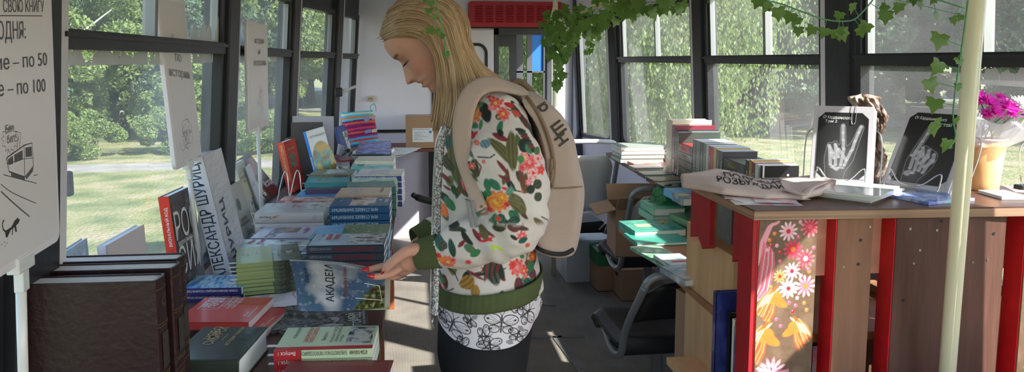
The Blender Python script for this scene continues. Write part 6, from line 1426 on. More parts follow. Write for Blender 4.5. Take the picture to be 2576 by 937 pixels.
# standing row
def srow():
    y = None; A = P(1690, 330, z=UZ+.215); B = P(1908, 402, z=UZ+.215); print('row', A, B)
    def at(px, hh):
        t = (px-1690)/218.0; d0, d1 = A.y, B.y          # perspective-correct walk along the row
        # solve for the point of line AB seen at this column
        r_ = P(px, 360, d=1)-EYE; dx, dy = B.x-A.x, B.y-A.y; den = r_.x*dy-r_.y*dx; s_ = ((A.x-EYE.x)*r_.y-(A.y-EYE.y)*r_.x)/(r_.x*dy*1.0-r_.y*dx) if abs(den) > 1e-9 else 0
        s_ = ((A.y)*r_.x-(A.x)*r_.y)/(dx*r_.y-dy*r_.x); return V((A.x+dx*s_, A.y+dy*s_, 0))
    dx = V((B.x-A.x, B.y-A.y, 0)).normalized()     # toward the camera along the row
    items = [(1676, 1690, .265, (190, 176, 150), 'tall beige album'), (1690, 1698, .245, (110, 36, 50), 'dark red tall book'), (1698, 1704, .225, (34, 36, 38), 'black book'), (1704, 1708, .22, (60, 70, 66), 'slate book'), ('pile', 1706, 1742, 5, .034, (54, 58, 56), (180, 50, 56)),
             (1743, 1752, .21, (60, 66, 56), 'dark novel with figures'), (1752, 1762, .21, (86, 100, 100), 'grey green novel'), (1762, 1770, .21, (50, 60, 56), 'dark green novel'), (1770, 1777, .208, (96, 110, 90), 'green spined novel'), (1777, 1783, .205, (190, 190, 190), 'white red novel'), (1783, 1789, .205, (176, 50, 60), 'red and white novel'), (1789, 1796, .205, (190, 60, 64), 'second red and white novel'),
             (1796, 1803, .205, (196, 170, 110), 'yellowish novel'), (1803, 1811, .20, (96, 80, 70), 'brown novel'), (1811, 1820, .20, (70, 70, 76), 'patterned dark novel'), ('pile', 1822, 1876, 5, .036, (60, 54, 50), (70, 62, 50)),
             (1877, 1886, .20, (60, 56, 46), 'olive black novel'), (1886, 1894, .205, (170, 130, 70), 'ochre novel'), (1894, 1902, .20, (120, 70, 50), 'chestnut novel'), (1902, 1911, .197, (206, 206, 206), 'white novel')]
    za = V((0, 0, 1))
    for it in items:
        if it[0] == 'pile':
            _, p0, p1, n, t, c1, c2 = it; a, b = at(p0, 0), at(p1, 0); ln = (b-a).length
            for k in range(n):
                t_ = t*1.0; o = V((a.x, a.y, UZ+.0003+k*t_)); tv = dx
                # lying flat, spine toward the aisle: x into the shelf, y along the row away from the camera
                xa = V((-dx.y, dx.x, 0)); xa = -xa if xa.x < 0 else xa; ya = za.cross(xa)
                o = V((b.x, b.y, UZ+.0003+k*t_)); mcol = cover_m(*(c1 if k < n-1 else c2))
                book(Mx(o, xa, ya, za), .135, min(ln, .215), t_-.0006, mcol, '%s paperback lying flat in the standing row, %s' % (('dark red-topped' if p0 < 1800 else 'thick black and gold'), ['lowest', 'second lowest', 'middle', 'second highest', 'topmost'][k]),
                     'flat piles inside the standing row', hard=False, spine=[('r', .0, .1, .22, .9, art('sp', (120, 120, 112), (60, 60, 56), (90, 90, 84), sc=30)), ('t', ('НОЧЬ', 'ЛЕД', 'ВОЙНА', 'МОРЕ', 'СТЕПЬ')[k], .42, .75, .022, inkm(170, 150, 90)), ('r', .9, .05, 1, .95, art('sp', ))])
        else:
            p0, p1, h_, c_, nm = it; a, b = at(p0, 0), at(p1, 0); t = max(.006, (b-a).length-.0008)
            xa = V((-dx.y, dx.x, 0)); xa = -xa if xa.x < 0 else xa; ya = za; zz = xa.cross(ya)     # zz toward the camera
            o = V((a.x, a.y, UZ+.0003))
            if zz.dot(dx) < 0: zz = -zz
            wd = .135 if h_ < .22 else .19
            book(Mx(o, xa, ya, xa.cross(ya)), wd, h_, t, cover_m(*c_), '%s standing in the window shelf row' % nm, 'books standing in the window shelf row', hard=h_ > .22,
                 spine=[('r', .1, .15, .35, .85, art('sq%d' % (c_[0] % 5), (c_[0]//2, c_[1]//2, c_[2]//2), c_, (200, 196, 180), sc=40)), ('t', nm.split()[0].upper()[:0] or 'РОМАН', .45, .8, min(.02, t*.8), inkm(206, 200, 180)) ])
    a = at(1912, 0); xa = V((-dx.y, dx.x, 0)); xa = -xa if xa.x < 0 else xa
    b = V((a.x, a.y, UZ+.0003)); wd = .125; t = .018
    o = P(1912, 400, y=a.y-.003); book(Mx(V((a.x+.003, a.y-.004-t*0, UZ+.0003))+dx*0, xa, za, xa.cross(za)), wd, .197, t, cover_m(30, 30, 34), 'black paperback with red title and a white star facing the camera at the row end', hard=False,
         front=[('t', 'ИГОРЬ КОЖУХОВ', .12, .60, .009, W_, 'r'), ('t', 'БРАКОНЬЕРЩИНА', .10, .48, .0125, inkm(226, 60, 60), 'r', .03), ('t', 'ПОВЕСТЬ И РАССКАЗЫ', .10, .40, .006, W_, 'r'), ('o', .70, .84, .004, .004, W_), ('r', .60, 0, .72, .36, cover_m(120, 120, 126)), ('r', .0, .0, .05, 1, cover_m(206, 206, 210))])
srow()
# low shelf: children's books in the sun
def lowbook(nl, nr, fl, zt, t, label, m, **kw):
    A, B, D = P(*nl, z=zt), P(*nr, z=zt), P(*fl, z=zt); xa = B-A; w_ = xa.length; xa.normalize(); ya = D-A; ya = ya-xa*ya.dot(xa); h_ = ya.length; ya.normalize()
    print('LOW', label[:30], w_, h_); return book(Mx(A+V((0, 0, -t)), xa, ya, xa.cross(ya)), w_, h_, t, m, label, 'children\'s books on the low shelf', **kw)
tealm = art('teal1', (60, 140, 124), (80, 160, 140), (50, 120, 110), sc=20, ns=1)
lowbook((1597, 583), (1728, 577), (1560, 556), ULZ+.028, .027, 'teal picture book with a witch drawing on the low shelf', tealm, front=[('r', .18, .35, .46, .62, cover_m(206, 190, 150)), ('o', .80, .7, .02, .02, cover_m(206, 150, 60)), ('l', [(.4, .5), (.55, .6), (.6, .4)], .004, W_), ('l', [(.7, .5), (.9, .8)], .002, K_)])
lowbook((1603, 613), (1738, 608), (1588, 586), ULZ+.013, .012, 'plain teal thin book below the witch picture book', cover_m(60, 150, 130))
lowbook((1668, 668), (1742, 662), (1640, 617), ULZ+.012, .011, 'white book with green and blue drawing, third on the low shelf', art('wg', (206, 210, 206), (90, 150, 110), (210, 214, 210), sc=14, ns=3))
lowbook((1690, 672), (1760, 668), (1664, 640), ULZ+.026, .012, 'white book with a red strip lying on the drawing book', art('wr', (206, 206, 200), (170, 196, 190), (210, 210, 206), sc=12, ns=4), front=[('r', .25, .3, .9, .42, cover_m(206, 50, 56))])
lowbook((1722, 706), (1790, 700), (1690, 668), ULZ+.03, .02, 'grey edged thick book, nearest on the low shelf', art('gb', (170, 170, 176), (120, 140, 150), (206, 206, 206), sc=14, ns=5))
lowbook((1742, 560), (1800, 556), (1692, 536), ULZ+.045, .03, 'muted green hardback behind the witch picture book', cover_m(110, 150, 110))
A = P(1640, 548, z=ULZ); r = pile(P(1624, 550, z=ULZ).x, A.y-.12, ULZ+.001, .13, .19, .03, 2, 'mint covered thick book at the back of the low shelf', [cover_m(120, 180, 150)], 'mint books at the back of the low shelf')
# crumpled green plastic bag
A = P(1700, 548, z=ULZ+.0)+V((-.10, .06, 0)); r = thing('plastic_bag', 'crumpled green plastic bag over a small box at the back of the low shelf', 'bag', A)
mb = MB(); 
def bagf(u, v):
    a = u*2*PI; z = v*.115; rr = (.085 if v < .7 else .085-.09*(v-.7)); n_ = noise.noise(V((math.cos(a)*2.2, math.sin(a)*2.2, v*5)))*.045
    return V((A.x+.12+(rr+n_)*1.3*math.cos(a), A.y-.02+(rr+n_)*math.sin(a), ULZ+.002+z+.02*noise.noise(V((math.cos(a)*3, math.sin(a)*3, 7)))*v))
mb.grid(bagf, 48, 14); mb.build('bag_film', mat('green_film', S(56, 130, 84, 1.3), .25, trans=.3, coat=.5), r)
# ================================================================ the reader
YC = 1.86
def px(a, b, y=YC): return P(a, b, y=y)
def fuse(mb, voxel, smooth=6, fac=.5):
    me = bpy.data.meshes.new('f'); me.from_pydata(mb.v, [], mb.f); ob = bpy.data.objects.new('f', me); COL.objects.link(ob)
    m = ob.modifiers.new('r', 'REMESH'); m.mode = 'VOXEL'; m.voxel_size = voxel
    m = ob.modifiers.new('s', 'SMOOTH'); m.factor = fac; m.iterations = smooth
    dg = bpy.context.evaluated_depsgraph_get(); dg.update(); out = bpy.data.meshes.new_from_object(ob.evaluated_get(dg))
    n = len(out.vertices); co = np.empty(n*3); out.vertices.foreach_get('co', co); nr = np.empty(n*3); out.vertices.foreach_get('normal', nr)
    bpy.data.objects.remove(ob); bpy.data.meshes.remove(me)
    return out, co.reshape(-1, 3), nr.reshape(-1, 3)
def finish(me, co, name, mats, parent, col=None):
    o = ORG[parent.name]; me.vertices.foreach_set('co', (co-np.array([o.x, o.y, o.z])).ravel())
    me.materials.clear()
    for m in (mats if isinstance(mats, list) else [mats]): me.materials.append(m)
    if col is not None:
        ca = me.color_attributes.new('col', 'FLOAT_COLOR', 'POINT'); ca.data.foreach_set('color', np.hstack([col, np.ones((len(col), 1))]).astype(np.float32).ravel())
    me.shade_smooth(); me.update(); me.name = name
    ob = bpy.data.objects.new(name, me); COL.objects.link(ob); ob.parent = parent; ORG[ob.name] = o.copy(); return ob
PXM = (EYE-EYE)
def to_px(co, y=None):
    """pattern coordinates for cloth: vertices set at one depth and projected through the camera to image pixels"""
    X = co[:, 0]; Z = co[:, 2]; Y = np.full(len(co), y if y else 1.78)
    d = np.stack([X-EYE.x, Y-EYE.y, Z-EYE.z], 1); f = d@np.array(FW); return PX0+FPX*(d@np.array(RT))/f, PY0-FPX*(d@np.array(UP))/f  # camera projection, so print motifs are placed by image pixels
def ringz(z, xa, xb, yc, hb, n=28, sq=2.3, tilt=0):
    cx, a = (xa+xb)/2, abs(xb-xa)/2; r = []
    for i in range(n):
        t = 2*PI*i/n; c, s = math.cos(t), math.sin(t)
        x = a*math.copysign(abs(c)**(2/sq), c); y = hb*math.copysign(abs(s)**(2/sq), s)
        r.append(V((cx+x, yc+y, z+tilt*x)))
    return r
def limb(mb, pts, rs, n=16, flat=1.0, sub=5):
    pp = spline(pts, sub); rr = []
    for i in range(len(rs)-1):
        for j in range(sub): t = j/sub; t = t*t*(3-2*t); rr.append(rs[i]*(1-t)+rs[i+1]*t)
    rr.append(rs[-1])
    # rounded ends
    a = (pp[0]-pp[1]).normalized(); b = (pp[-1]-pp[-2]).normalized()
    pp = [pp[0]+a*rr[0]*.8, pp[0]+a*rr[0]*.5]+pp+[pp[-1]+b*rr[-1]*.5, pp[-1]+b*rr[-1]*.8]; rr = [rr[0]*.35, rr[0]*.8]+rr+[rr[-1]*.8, rr[-1]*.35]
    mb.tube(pp, rr, n, flat=flat); return mb
foot = V((px(1210, 900).x, YC, 0))
person = thing('person', 'blonde young woman in a floral bomber jacket bending over a booklet', 'person', foot)
# ---- head frame
PIT = math.radians(42); HF = V((-math.cos(PIT), 0, -math.sin(PIT))); HU = V((-math.sin(PIT), 0, math.cos(PIT))); HL = V((0, -1, 0))
HC = px(1074, 103)
def hw(x, y, z): return HC+HF*x+HL*y+HU*z
body = MB()
Fz = [(-.118, .030), (-.113, .060), (-.105, .074), (-.094, .078), (-.084, .074), (-.075, .080), (-.068, .0775), (-.060, .082), (-.050, .0775), (-.03, .079), (-.012, .079), (0, .0785), (.012, .084), (.022, .0895), (.035, .0905), (.055, .0875), (.075, .074), (.090, .056), (.100, .036), (.106, .012)]
def ip(tb, z): return float(np.interp(z, [a for a, b in tb], [b for a, b in tb]))
Bz = [(-.118, -.02), (-.10, .005), (-.08, .045), (-.05, .078), (-.02, .095), (.02, .103), (.05, .098), (.075, .076), (.095, .048), (.106, .012)]
Wz = [(-.118, .012), (-.112, .024), (-.10, .036), (-.085, .046), (-.07, .053), (-.05, .060), (-.03, .066), (0, .070), (.03, .073), (.06, .071), (.075, .060), (.095, .040), (.106, .012)]
rings = []; zs_ = np.linspace(-.118, .106, 74)
for z in zs_:
    F, B, W = ip(Fz, z), ip(Bz, z), ip(Wz, z); r = []
    for i in range(72):
        t = 2*PI*i/72; c, s = math.cos(t), math.sin(t)
        x = (F*abs(c)**.82 if c > 0 else -B*abs(c)**.95); y = W*math.copysign(abs(s)**(.92 if c > 0 else 1), s)
        # nose
        if c > 0:
            k = 0
            if -.056 < z < .012:
                u = (.012-z)/.058; h = .033*min(1, u)**1.2 if z > -.046 else .033*max(0, (z+.056)/.010)**.7
                wd = .0065+.0055*min(1, u); k += h*math.exp(-(y/wd)**2)
                k += .008*math.exp(-((abs(y)-.0135)/.005)**2)*math.exp(-((z+.041)/.008)**2)
            k += .0055*math.exp(-(y/.021)**2)*(math.exp(-((z+.0605)/.0042)**2)+1.15*math.exp(-((z+.0755)/.0050)**2))   # lips
            k -= .0035*math.exp(-(y/.02)**2)*math.exp(-((z+.0683)/.0022)**2)
            k -= .0085*math.exp(-((abs(y)-.031)/.012)**2)*math.exp(-((z-.001)/.011)**2)      # eye sockets
            k += .0050*math.exp(-((abs(y)-.031)/.010)**2)*math.exp(-((z+.001)/.0075)**2)     # lids over the eyeball
            k += .003*math.exp(-((abs(y)-.030)/.018)**2)*math.exp(-((z-.021)/.007)**2)       # brow
            k += .004*math.exp(-((abs(y)-.042)/.014)**2)*math.exp(-((z+.03)/.016)**2)        # cheek
            x += k
        r.append(hw(x, y, z))
    rings.append(r)
body.loft(rings)
# ear
for s in (1, -1):
    body.tube([hw(-.004, s*.066, -.03), hw(-.012, s*.074, .0), hw(-.004, s*.072, .022)], [.008, .014, .006], 10, flat=.5)
limb(body, [hw(-.035, 0, -.03), px(1148, 195), px(1196, 262)], [.052, .050, .062], 20)
# torso, legs
tor = [(250, 1195, 1270, .10, .0), (275, 1150, 1312, .155, 0), (330, 1120, 1330, .16, 0), (420, 1118, 1335, .145, 0), (520, 1118, 1328, .13, 0), (620, 1118, 1328, .13, 0), (720, 1118, 1328, .145, 0), (800, 1118, 1318, .15, 0), (850, 1120, 1310, .148, 0)]
body.loft([ringz(px(1200, a).z, px(b, a).x, px(c, a).x, YC, w_, 28) for a, b, c, w_, _ in tor])
hipz = px(1200, 830).z
for s in (-1, 1):
    x = px(1212, 840).x; limb(body, [V((x, YC+s*.085, hipz)), V((x-.01, YC+s*.085, .45)), V((x+.01, YC+s*.085, .09)), V((x-.02, YC+s*.085, .05))], [.095, .062, .036, .036], 16)
    limb(body, [V((x+.03, YC+s*.085, .045)), V((x-.08, YC+s*.09, .035)), V((x-.17, YC+s*.092, .028))], [.038, .036, .024], 12)
# arms
SH, ELB, WR = px(1258, 325, 1.765), px(1303, 578, 1.67), px(1058, 636, 1.725)
SH2, EL2, WR2 = px(1225, 325, 1.96), px(1225, 560, 2.05), px(1058, 618, 1.93)
limb(body, [SH, SH.lerp(ELB, .5), ELB, ELB.lerp(WR, .5), WR], [.044, .042, .038, .034, .0245], 16)
limb(body, [SH2, SH2.lerp(EL2, .5), EL2, EL2.lerp(WR2, .5), WR2], [.044, .042, .038, .034, .0245], 16)
# near hand: palm and fingers, each finger a chain of joints
def chain(pts, rs): limb(body, [px(a, b, y) for a, b, y in pts], rs, 12, sub=4)
chain([(1060, 636, 1.725), (1040, 645, 1.728), (1020, 657, 1.735)], [.0245, .027, .027])
chain([(1042, 634, 1.722), (1018, 648, 1.735), (1003, 662, 1.745)], [.021, .022, .018])
chain([(1046, 652, 1.735), (1024, 668, 1.748), (1010, 678, 1.757)], [.021, .022, .018])
TH_ = [(1046, 628, 1.705), (1022, 634, 1.693), (998, 650, 1.690), (978, 668, 1.693), (968, 682, 1.698)]
IX_ = [(1012, 668, 1.730), (992, 684, 1.722), (966, 694, 1.716), (948, 697, 1.712), (934, 695, 1.710)]
MD_ = [(1008, 664, 1.750), (980, 668, 1.760), (952, 674, 1.762), (934, 678, 1.760), (920, 680, 1.757)]
RG_ = [(1010, 672, 1.762), (992, 686, 1.775), (974, 694, 1.775), (962, 697, 1.768)]
PK_ = [(1018, 680, 1.768), (1004, 692, 1.785), (992, 698, 1.785), (982, 700, 1.778)]
chain(TH_, [.016, .0135, .0115, .0105, .0082]); chain(IX_, [.0115, .0100, .0090, .0080, .0066]); chain(MD_, [.0115, .0100, .009, .008, .0066]); chain(RG_, [.011, .0095, .0085, .0068]); chain(PK_, [.0095, .0082, .0075, .006])
# far hand under the booklet
chain([(1058, 618, 1.93), (1040, 640, 1.90), (1022, 664, 1.875)], [.0245, .028, .026])
for i, (a, b) in enumerate(((0, 0), (7, 6), (13, 12), (18, 18))):
    chain([(1026+a*.4, 658+b*.5, 1.875+.018*i), (1006+a*.7, 674+b*.7, 1.862+.018*i), (988+a, 684+b*.6, 1.85+.016*i), (974+a, 688+b*.5, 1.842+.014*i)], [.0105, .0092, .0084, .0064])
chain([(1040, 634, 1.885), (1020, 640, 1.868), (1004, 652, 1.855), (992, 662, 1.848)], [.014, .0115, .0100, .0078])
me, co, nr = fuse(body, .0028, 4, .5)
# skin tones
hc = co-np.array(HC); lx = hc@np.array(HF); ly = hc@np.array(HL); lz = hc@np.array(HU)
skin = np.tile(np.array(S(206, 156, 138, .98)[:3]), (len(co), 1))
def blend(m, c): 
    global skin
    m = np.clip(m, 0, 1)[:, None]; skin = skin*(1-m)+np.array(c[:3])*m
head = (lx > .03) & (np.abs(ly) < .08) & (lz > -.13) & (lz < .12)
scalp = np.clip((lz-.070+.9*np.clip(.075-lx, 0, 1))/.006, 0, 1)*(lx > -.2)*(lz > -.01)*(np.linalg.norm(hc, axis=1) < .16); blend(scalp*(lx < .080), S(150, 116, 78, 1.1))
lip = np.exp(-(ly/.022)**4)*np.exp(-((lz+.068)/.0115)**4)*(lx > .078)
blend(lip*head*.85, S(178, 96, 94, 1.1)); blend(np.exp(-(ly/.02)**4)*np.exp(-((lz+.0683)/.0014)**2)*(lx > .070)*head*.9, S(110, 46, 46, 1))
blend(head*np.exp(-((np.abs(ly)-.045)/.018)**2)*np.exp(-((lz+.03)/.02)**2)*.30, S(214, 130, 120, 1.1))
for sgn in (1,):
    bz = .0175+.005*np.clip((np.abs(ly)-.018)/.02, 0, 1); blend(head*np.exp(-((lz-bz)/.0038)**2)*np.clip((np.abs(ly)-.014)/.004, 0, 1)*np.clip((.050-np.abs(ly))/.006, 0, 1)*.9, S(84, 58, 42, 1))
    blend(head*np.exp(-((np.abs(ly)-.031)/.015)**4)*np.exp(-((lz+.0045)/.0024)**2)*.95, S(70, 48, 40, 1))
    blend(head*np.exp(-((np.abs(ly)-.031)/.013)**2)*np.exp(-((lz-.004)/.006)**2)*.35, S(150, 100, 84, 1))
blend(head*np.exp(-((np.abs(ly)-.009)/.0035)**2)*np.exp(-((lz+.0475)/.0025)**2)*.8, S(90, 50, 44, 1))
skin_m = mat('skin', attr='col', rough=.48, spec=.35, var=.04, vscale=30)
skin_m.node_tree.nodes['Principled BSDF'].inputs['Subsurface Weight'].default_value = .12
skin_m.node_tree.nodes['Principled BSDF'].inputs['Subsurface Radius'].default_value = (.01, .004, .002)
finish(me, co, 'body', skin_m, person, skin)
# lashes
mb = MB()
for s in (1, -1):
    for i in range(15):
        t = i/14; y = s*(.019+.026*t); x0 = .0795-.010*((t-.45)*2)**2+.001; p = hw(x0, y, -.0045); mb.tube([p, p+HF*.004-HU*.003, p+HF*.0075-HU*.0035], [.0006, .0005, .0002], 4)
mb.build('eyelashes', mat('lash_dark', S(44, 32, 28, 1), .6), person)
# nails
nailm = mat('red_nail_polish', S(176, 22, 40, 1.15), .15, coat=.8)
def fnail(pts, nrm, ln=.014, wd=.0055):
    a, b = px(*pts[-2]), px(*pts[-1]); t = (b-a).normalized(); n = V(nrm); n = (n-t*n.dot(t)).normalized(); sd = t.cross(n); c = b+t*.001+n*.0048; mb = MB(); g = []
    for i in range(8):
        u = i/7; w_ = wd*(1-.55*max(0, u-.55)/.45) if u < 1 else wd*.4; g.append([c+t*(ln*(u-.45))+sd*(w_*v)+n*(.0016*(1-v*v)-.0025*u*u+.0006) for v in (-1, -.6, -.2, .2, .6, 1)])
    mb.loft(g, cap=False, closed=False); mb.build('fingernail', nailm, person, smooth=True, solid=.0008)
fnail(TH_, (-.55, -.6, .5), .017, .0065); fnail(IX_, (-.1, -.8, .25), .017); fnail(MD_, (0, -.9, .5), .018); fnail(RG_, (0, -.6, -.4)); 
# ---- trousers
mb = MB(); mb.loft([ringz(px(1200, a).z, px(b, a).x, px(c, a).x, YC, w_, 28) for a, b, c, w_ in ((700, 1110, 1345, .16), (800, 1104, 1338, .178), (880, 1100, 1328, .178), (930, 1108, 1318, .17))])
for s in (-1, 1):
    x = px(1212, 840).x; limb(mb, [V((x, YC+s*.088, hipz-.03)), V((x-.01, YC+s*.088, .45)), V((x+.01, YC+s*.088, .10))], [.108, .078, .055], 18)
me, co, nr = fuse(mb, .008, 4)
for i in range(len(co)):
    co[i] += nr[i]*(.004*noise.noise(V(co[i])*9))
finish(me, co, 'trousers', mat('black_trousers', S(26, 26, 30, 1), .85, bump=.2, bscale=400), person)
for s in (-1, 1):
    x = px(1212, 840).x; mb = MB(); limb(mb, [V((x+.035, YC+s*.085, .052)), V((x-.08, YC+s*.09, .046)), V((x-.185, YC+s*.092, .036))], [.046, .043, .032], 14)
    mb.build('shoe', mat('dark_shoe', S(40, 40, 44, 1.1), .5), person, smooth=True)
# ---- shirt hem
def cloth_noise(co, nr, amp, sc, stretch=(1, 1, 1), seed=0):
    for i in range(len(co)):
        p = co[i]; co[i] = p+nr[i]*amp*noise.noise(V((p[0]*sc*stretch[0]+seed, p[1]*sc*stretch[1], p[2]*sc*stretch[2])))
def hem_x(a): return a
mb = MB(); rows = [(764, 1106, 1346, .166), (784, 1099, 1354, .178), (806, 1096, 1358, .184), (830, 1099, 1350, .185), (855, 1101, 1340, .186)]
rings = []
for a, b, c, w_ in rows: rings.append(ringz(px(1200, a, 1.69).z, px(b, a).x, px(c, a).x, YC, w_, 240, 2.2))
# lower edge dips at the side and rises at front and back
cz = []
for i in range(240):
    t = 2*PI*i/240; q = rings[-1][i]; cz.append(V((q.x, q.y, px(1200, 856, 1.69).z-.020*abs(math.sin(t))**1.5+.030*max(0, math.cos(t))**3+.010*max(0, -math.cos(t))**3)))
rings[-1] = [V((q.x, q.y, max(q.z, c.z+.004))) for q, c in zip(rings[-1], cz)]; rings.append(cz)
fine = []
for r0, r1 in zip(rings[:-1], rings[1:]):
    for j in range(20): fine.append([a.lerp(b, j/20) for a, b in zip(r0, r1)])
fine.append(rings[-1])
fine2 = [[r[i//4].lerp(r[(i//4+1) % 240], (i % 4)/4) for i in range(960)] for r in fine]
mb = MB(); mb.loft(fine2, cap=False)
cs = np.array([list(p) for p in mb.v]); U_, W__ = to_px(cs, 1.70); p_ = Paint(U_, W__, S(206, 200, 208, 1.25)); blk = S(50, 48, 52, 1)
def bfly(cx, cy, sz, a):
    ca, sa = math.cos(a), math.sin(a); R2 = lambda x, y: (cx+(x*ca-y*sa)*sz, cy+(x*sa+y*ca)*sz)
    p_.stroke([R2(0, -14), R2(0, 14)], 2.6, blk)
    for s in (1, -1):
        p_.stroke([R2(0, -14), R2(s*6, -24)], 1, blk)
        for ex_, ey_, w1, h1 in ((17, -8, 15, 9), (13, 9, 10, 7)):
            o = [R2(s*(ex_+w1*math.cos(t)), ey_+h1*math.sin(t)) for t in np.linspace(0, 2*PI, 14)]; p_.stroke(o, 1.5, blk)
            for q in range(3): p_.stroke([R2(0, ey_*.3), R2(s*(ex_+w1*.8*math.cos(q*.9-1)), ey_+h1*.8*math.sin(q*.9-1))], .9, blk, .7)
            p_.ell(*R2(s*(ex_+w1*.55), ey_), 3.0*sz, 2.4*sz, blk, soft=.4)
for b_ in ((1139, 830, 1.35, .3), (1258, 808, 1.35, .1), (1215, 838, .9, 1.5), (1322, 790, 1.1, 1.2), (1230, 862, 1.0, -.2), (1180, 806, .6, .8), (1345, 745, .9, 1.4), (1160, 868, .8, 2), (1300, 840, .9, .4), (1110, 812, .8, 1.3), (1200, 770, 1, 0), (1290, 760, 1, .8), (1392, 800, 1, 1), (1060, 820, 1, .5)): bfly(*b_)
for lf__ in ((1300, 815, 1318, 835, 6), (1188, 800, 1200, 790, 5), (1268, 850, 1290, 858, 6)): p_.leaf(*lf__[:4], lf__[4], blk, S(200, 200, 205), veins=4)
mb.col = p_.col4()
o = mb.build('shirt_hem', mat('butterfly_print_cloth', attr='col', rough=.8, bump=.15, bscale=300), person, smooth=True, solid=.002)
# ---- jacket
mb = MB()
jk = [(240, 1180, 1266, .080), (256, 1154, 1290, .105), (276, 1128, 1318, .140), (300, 1112, 1334, .150), (360, 1104, 1344, .145), (440, 1100, 1342, .138), (520, 1099, 1338, .135), (590, 1098, 1340, .142), (648, 1096, 1352, .160), (698, 1098, 1360, .180), (714, 1104, 1360, .184), (722, 1110, 1350, .176)]
mb.loft([ringz(px(1200, a).z, px(b, a).x, px(c, a).x, YC, w_, 40, 2.25) for a, b, c, w_ in jk])
limb(mb, [px(1170, 238, 1.80), px(1150, 262, 1.80), px(1128, 300, 1.82)], [.03, .032, .03], 12)      # collar roll
limb(mb, [px(1236, 290, 1.78), px(1262, 318, 1.735)], [.060, .070], 16)
limb(mb, [px(1228, 290, 1.95), px(1240, 318, 1.99)], [.060, .070], 16)
me, co, nr = fuse(mb, .0024, 14)
PAT = []
GR, DG, OL, OL2, TEA, MAR, COR, ORA, YEL, PNK, REDC, OCH = (S(60, 120, 70), S(30, 44, 36, 1.1), S(74, 74, 46), S(104, 100, 62), S(34, 92, 82), S(110, 36, 44), S(226, 84, 66), S(230, 118, 50), S(236, 176, 70), S(232, 140, 146), S(196, 34, 44), S(168, 118, 50))
def floral(p):
    L_ = lambda a, b, c, d, w, *r: p.leaf(a, b, c, d, w*1.25, *r); F_ = p.flower
    rl = random.Random(12)
    for i in range(64):
        x, y = rl.uniform(1098, 1356), rl.uniform(262, 742); a = rl.choice((rl.uniform(-2.4, -.7), rl.uniform(.6, 2.3))); l_ = rl.uniform(28, 62)
        L_(x, y, x+l_*math.cos(a), y+l_*math.sin(a), rl.uniform(4, 8.5), rl.choice((DG, DG, OL, OL2, MAR, TEA, S(60, 56, 50))), rl.choice((None, DG, OL2, GR)), rl.uniform(-5, 5), 3)
    for i in range(26):
        x, y = rl.uniform(1100, 1350), rl.uniform(265, 735); a = rl.uniform(0, 3.1); p.stroke([(x, y), (x+18*math.cos(a)+5, y+18*math.sin(a)), (x+40*math.cos(a+.25), y+40*math.sin(a+.25))], 1.9, rl.choice((MAR, DG, OL)))
    for i in range(12):
        x, y = rl.uniform(1110, 1350), rl.uniform(280, 730); F_(x, y, rl.uniform(6, 11), (rl.choice((REDC, COR, PNK)), PNK, COR), 6, YEL, .35)
    L_(1143, 322, 1156, 478, 13, OL, OL2, 4); L_(1112, 398, 1146, 440, 10, OL, DG); L_(1112, 446, 1138, 470, 5, MAR); L_(1140, 470, 1150, 500, 6, DG, GR); L_(1168, 440, 1180, 490, 9, REDC, PNK); L_(1116, 478, 1140, 488, 3, MAR); L_(1120, 505, 1148, 540, 9, GR, TEA); L_(1104, 520, 1128, 560, 10, ORA, COR)
    L_(1221, 342, 1280, 408, 10, OL, OL2, -6); L_(1282, 322, 1280, 424, 12, OL, OL2, 2); L_(1274, 350, 1232, 332, 6, MAR); L_(1300, 346, 1326, 374, 14, DG, (.01, .02, .02)); L_(1318, 352, 1330, 382, 9, GR, TEA); L_(1292, 384, 1308, 408, 5, GR)
    L_(1240, 392, 1272, 432, 4, MAR); L_(1242, 428, 1278, 446, 3.5, MAR); L_(1250, 458, 1276, 466, 3, REDC); L_(1272, 440, 1286, 470, 3, DG); L_(1296, 400, 1304, 470, 5, MAR, OL); L_(1310, 420, 1308, 476, 6, OL, MAR)
    L_(1222, 258, 1228, 312, 11, DG, (.01, .02, .02)); L_(1176, 310, 1206, 322, 8, GR, TEA); L_(1205, 262, 1220, 270, 8, GR); L_(1248, 300, 1262, 290, 6, GR, DG); L_(1182, 330, 1190, 352, 8, TEA, DG); L_(1182, 352, 1204, 330, 3, REDC); L_(1212, 348, 1222, 368, 10, S(110, 140, 150), S(60, 90, 110)); L_(1252, 322, 1258, 340, 6, DG)
    F_(1190, 290, 27, (ORA, COR, YEL), 9, YEL, .25); F_(1252, 262, 18, (COR, REDC, PNK), 7, YEL, .35); F_(1268, 288, 19, (COR, PNK, REDC), 7, YEL, .35, 1); F_(1208, 262, 8, (REDC, COR)); F_(1238, 246, 9, (REDC, PNK)); F_(1240, 274, 10, (PNK, COR))
    for i in range(9): L_(1282+i*7, 250+i*9, 1300+i*7, 282+i*9, 5+i % 3, (DG, MAR, OL, S(70, 60, 62))[i % 4], DG)
    for i in range(7): L_(1290+i*6, 322+i*8, 1322+i*4, 330+i*8, 4, (DG, S(50, 56, 50), MAR)[i % 3])
    L_(1272, 262, 1300, 272, 5, REDC, MAR); L_(1290, 280, 1316, 296, 5, COR, MAR)
    F_(1322, 400, 22, (REDC, PNK, COR), 6, PNK, .4); F_(1310, 388, 15, (PNK, REDC, PNK), 5, YEL, .4, 1); F_(1330, 425, 18, (PNK, REDC, S(240, 200, 200)), 6, REDC, .4, 2); F_(1346, 394, 15, (PNK, COR, S(240, 200, 200)), 6, REDC, .4); F_(1352, 420, 14, (REDC, COR), 5, COR, .4); F_(1302, 412, 10, (REDC, PNK)); F_(1318, 446, 11, (PNK, REDC))
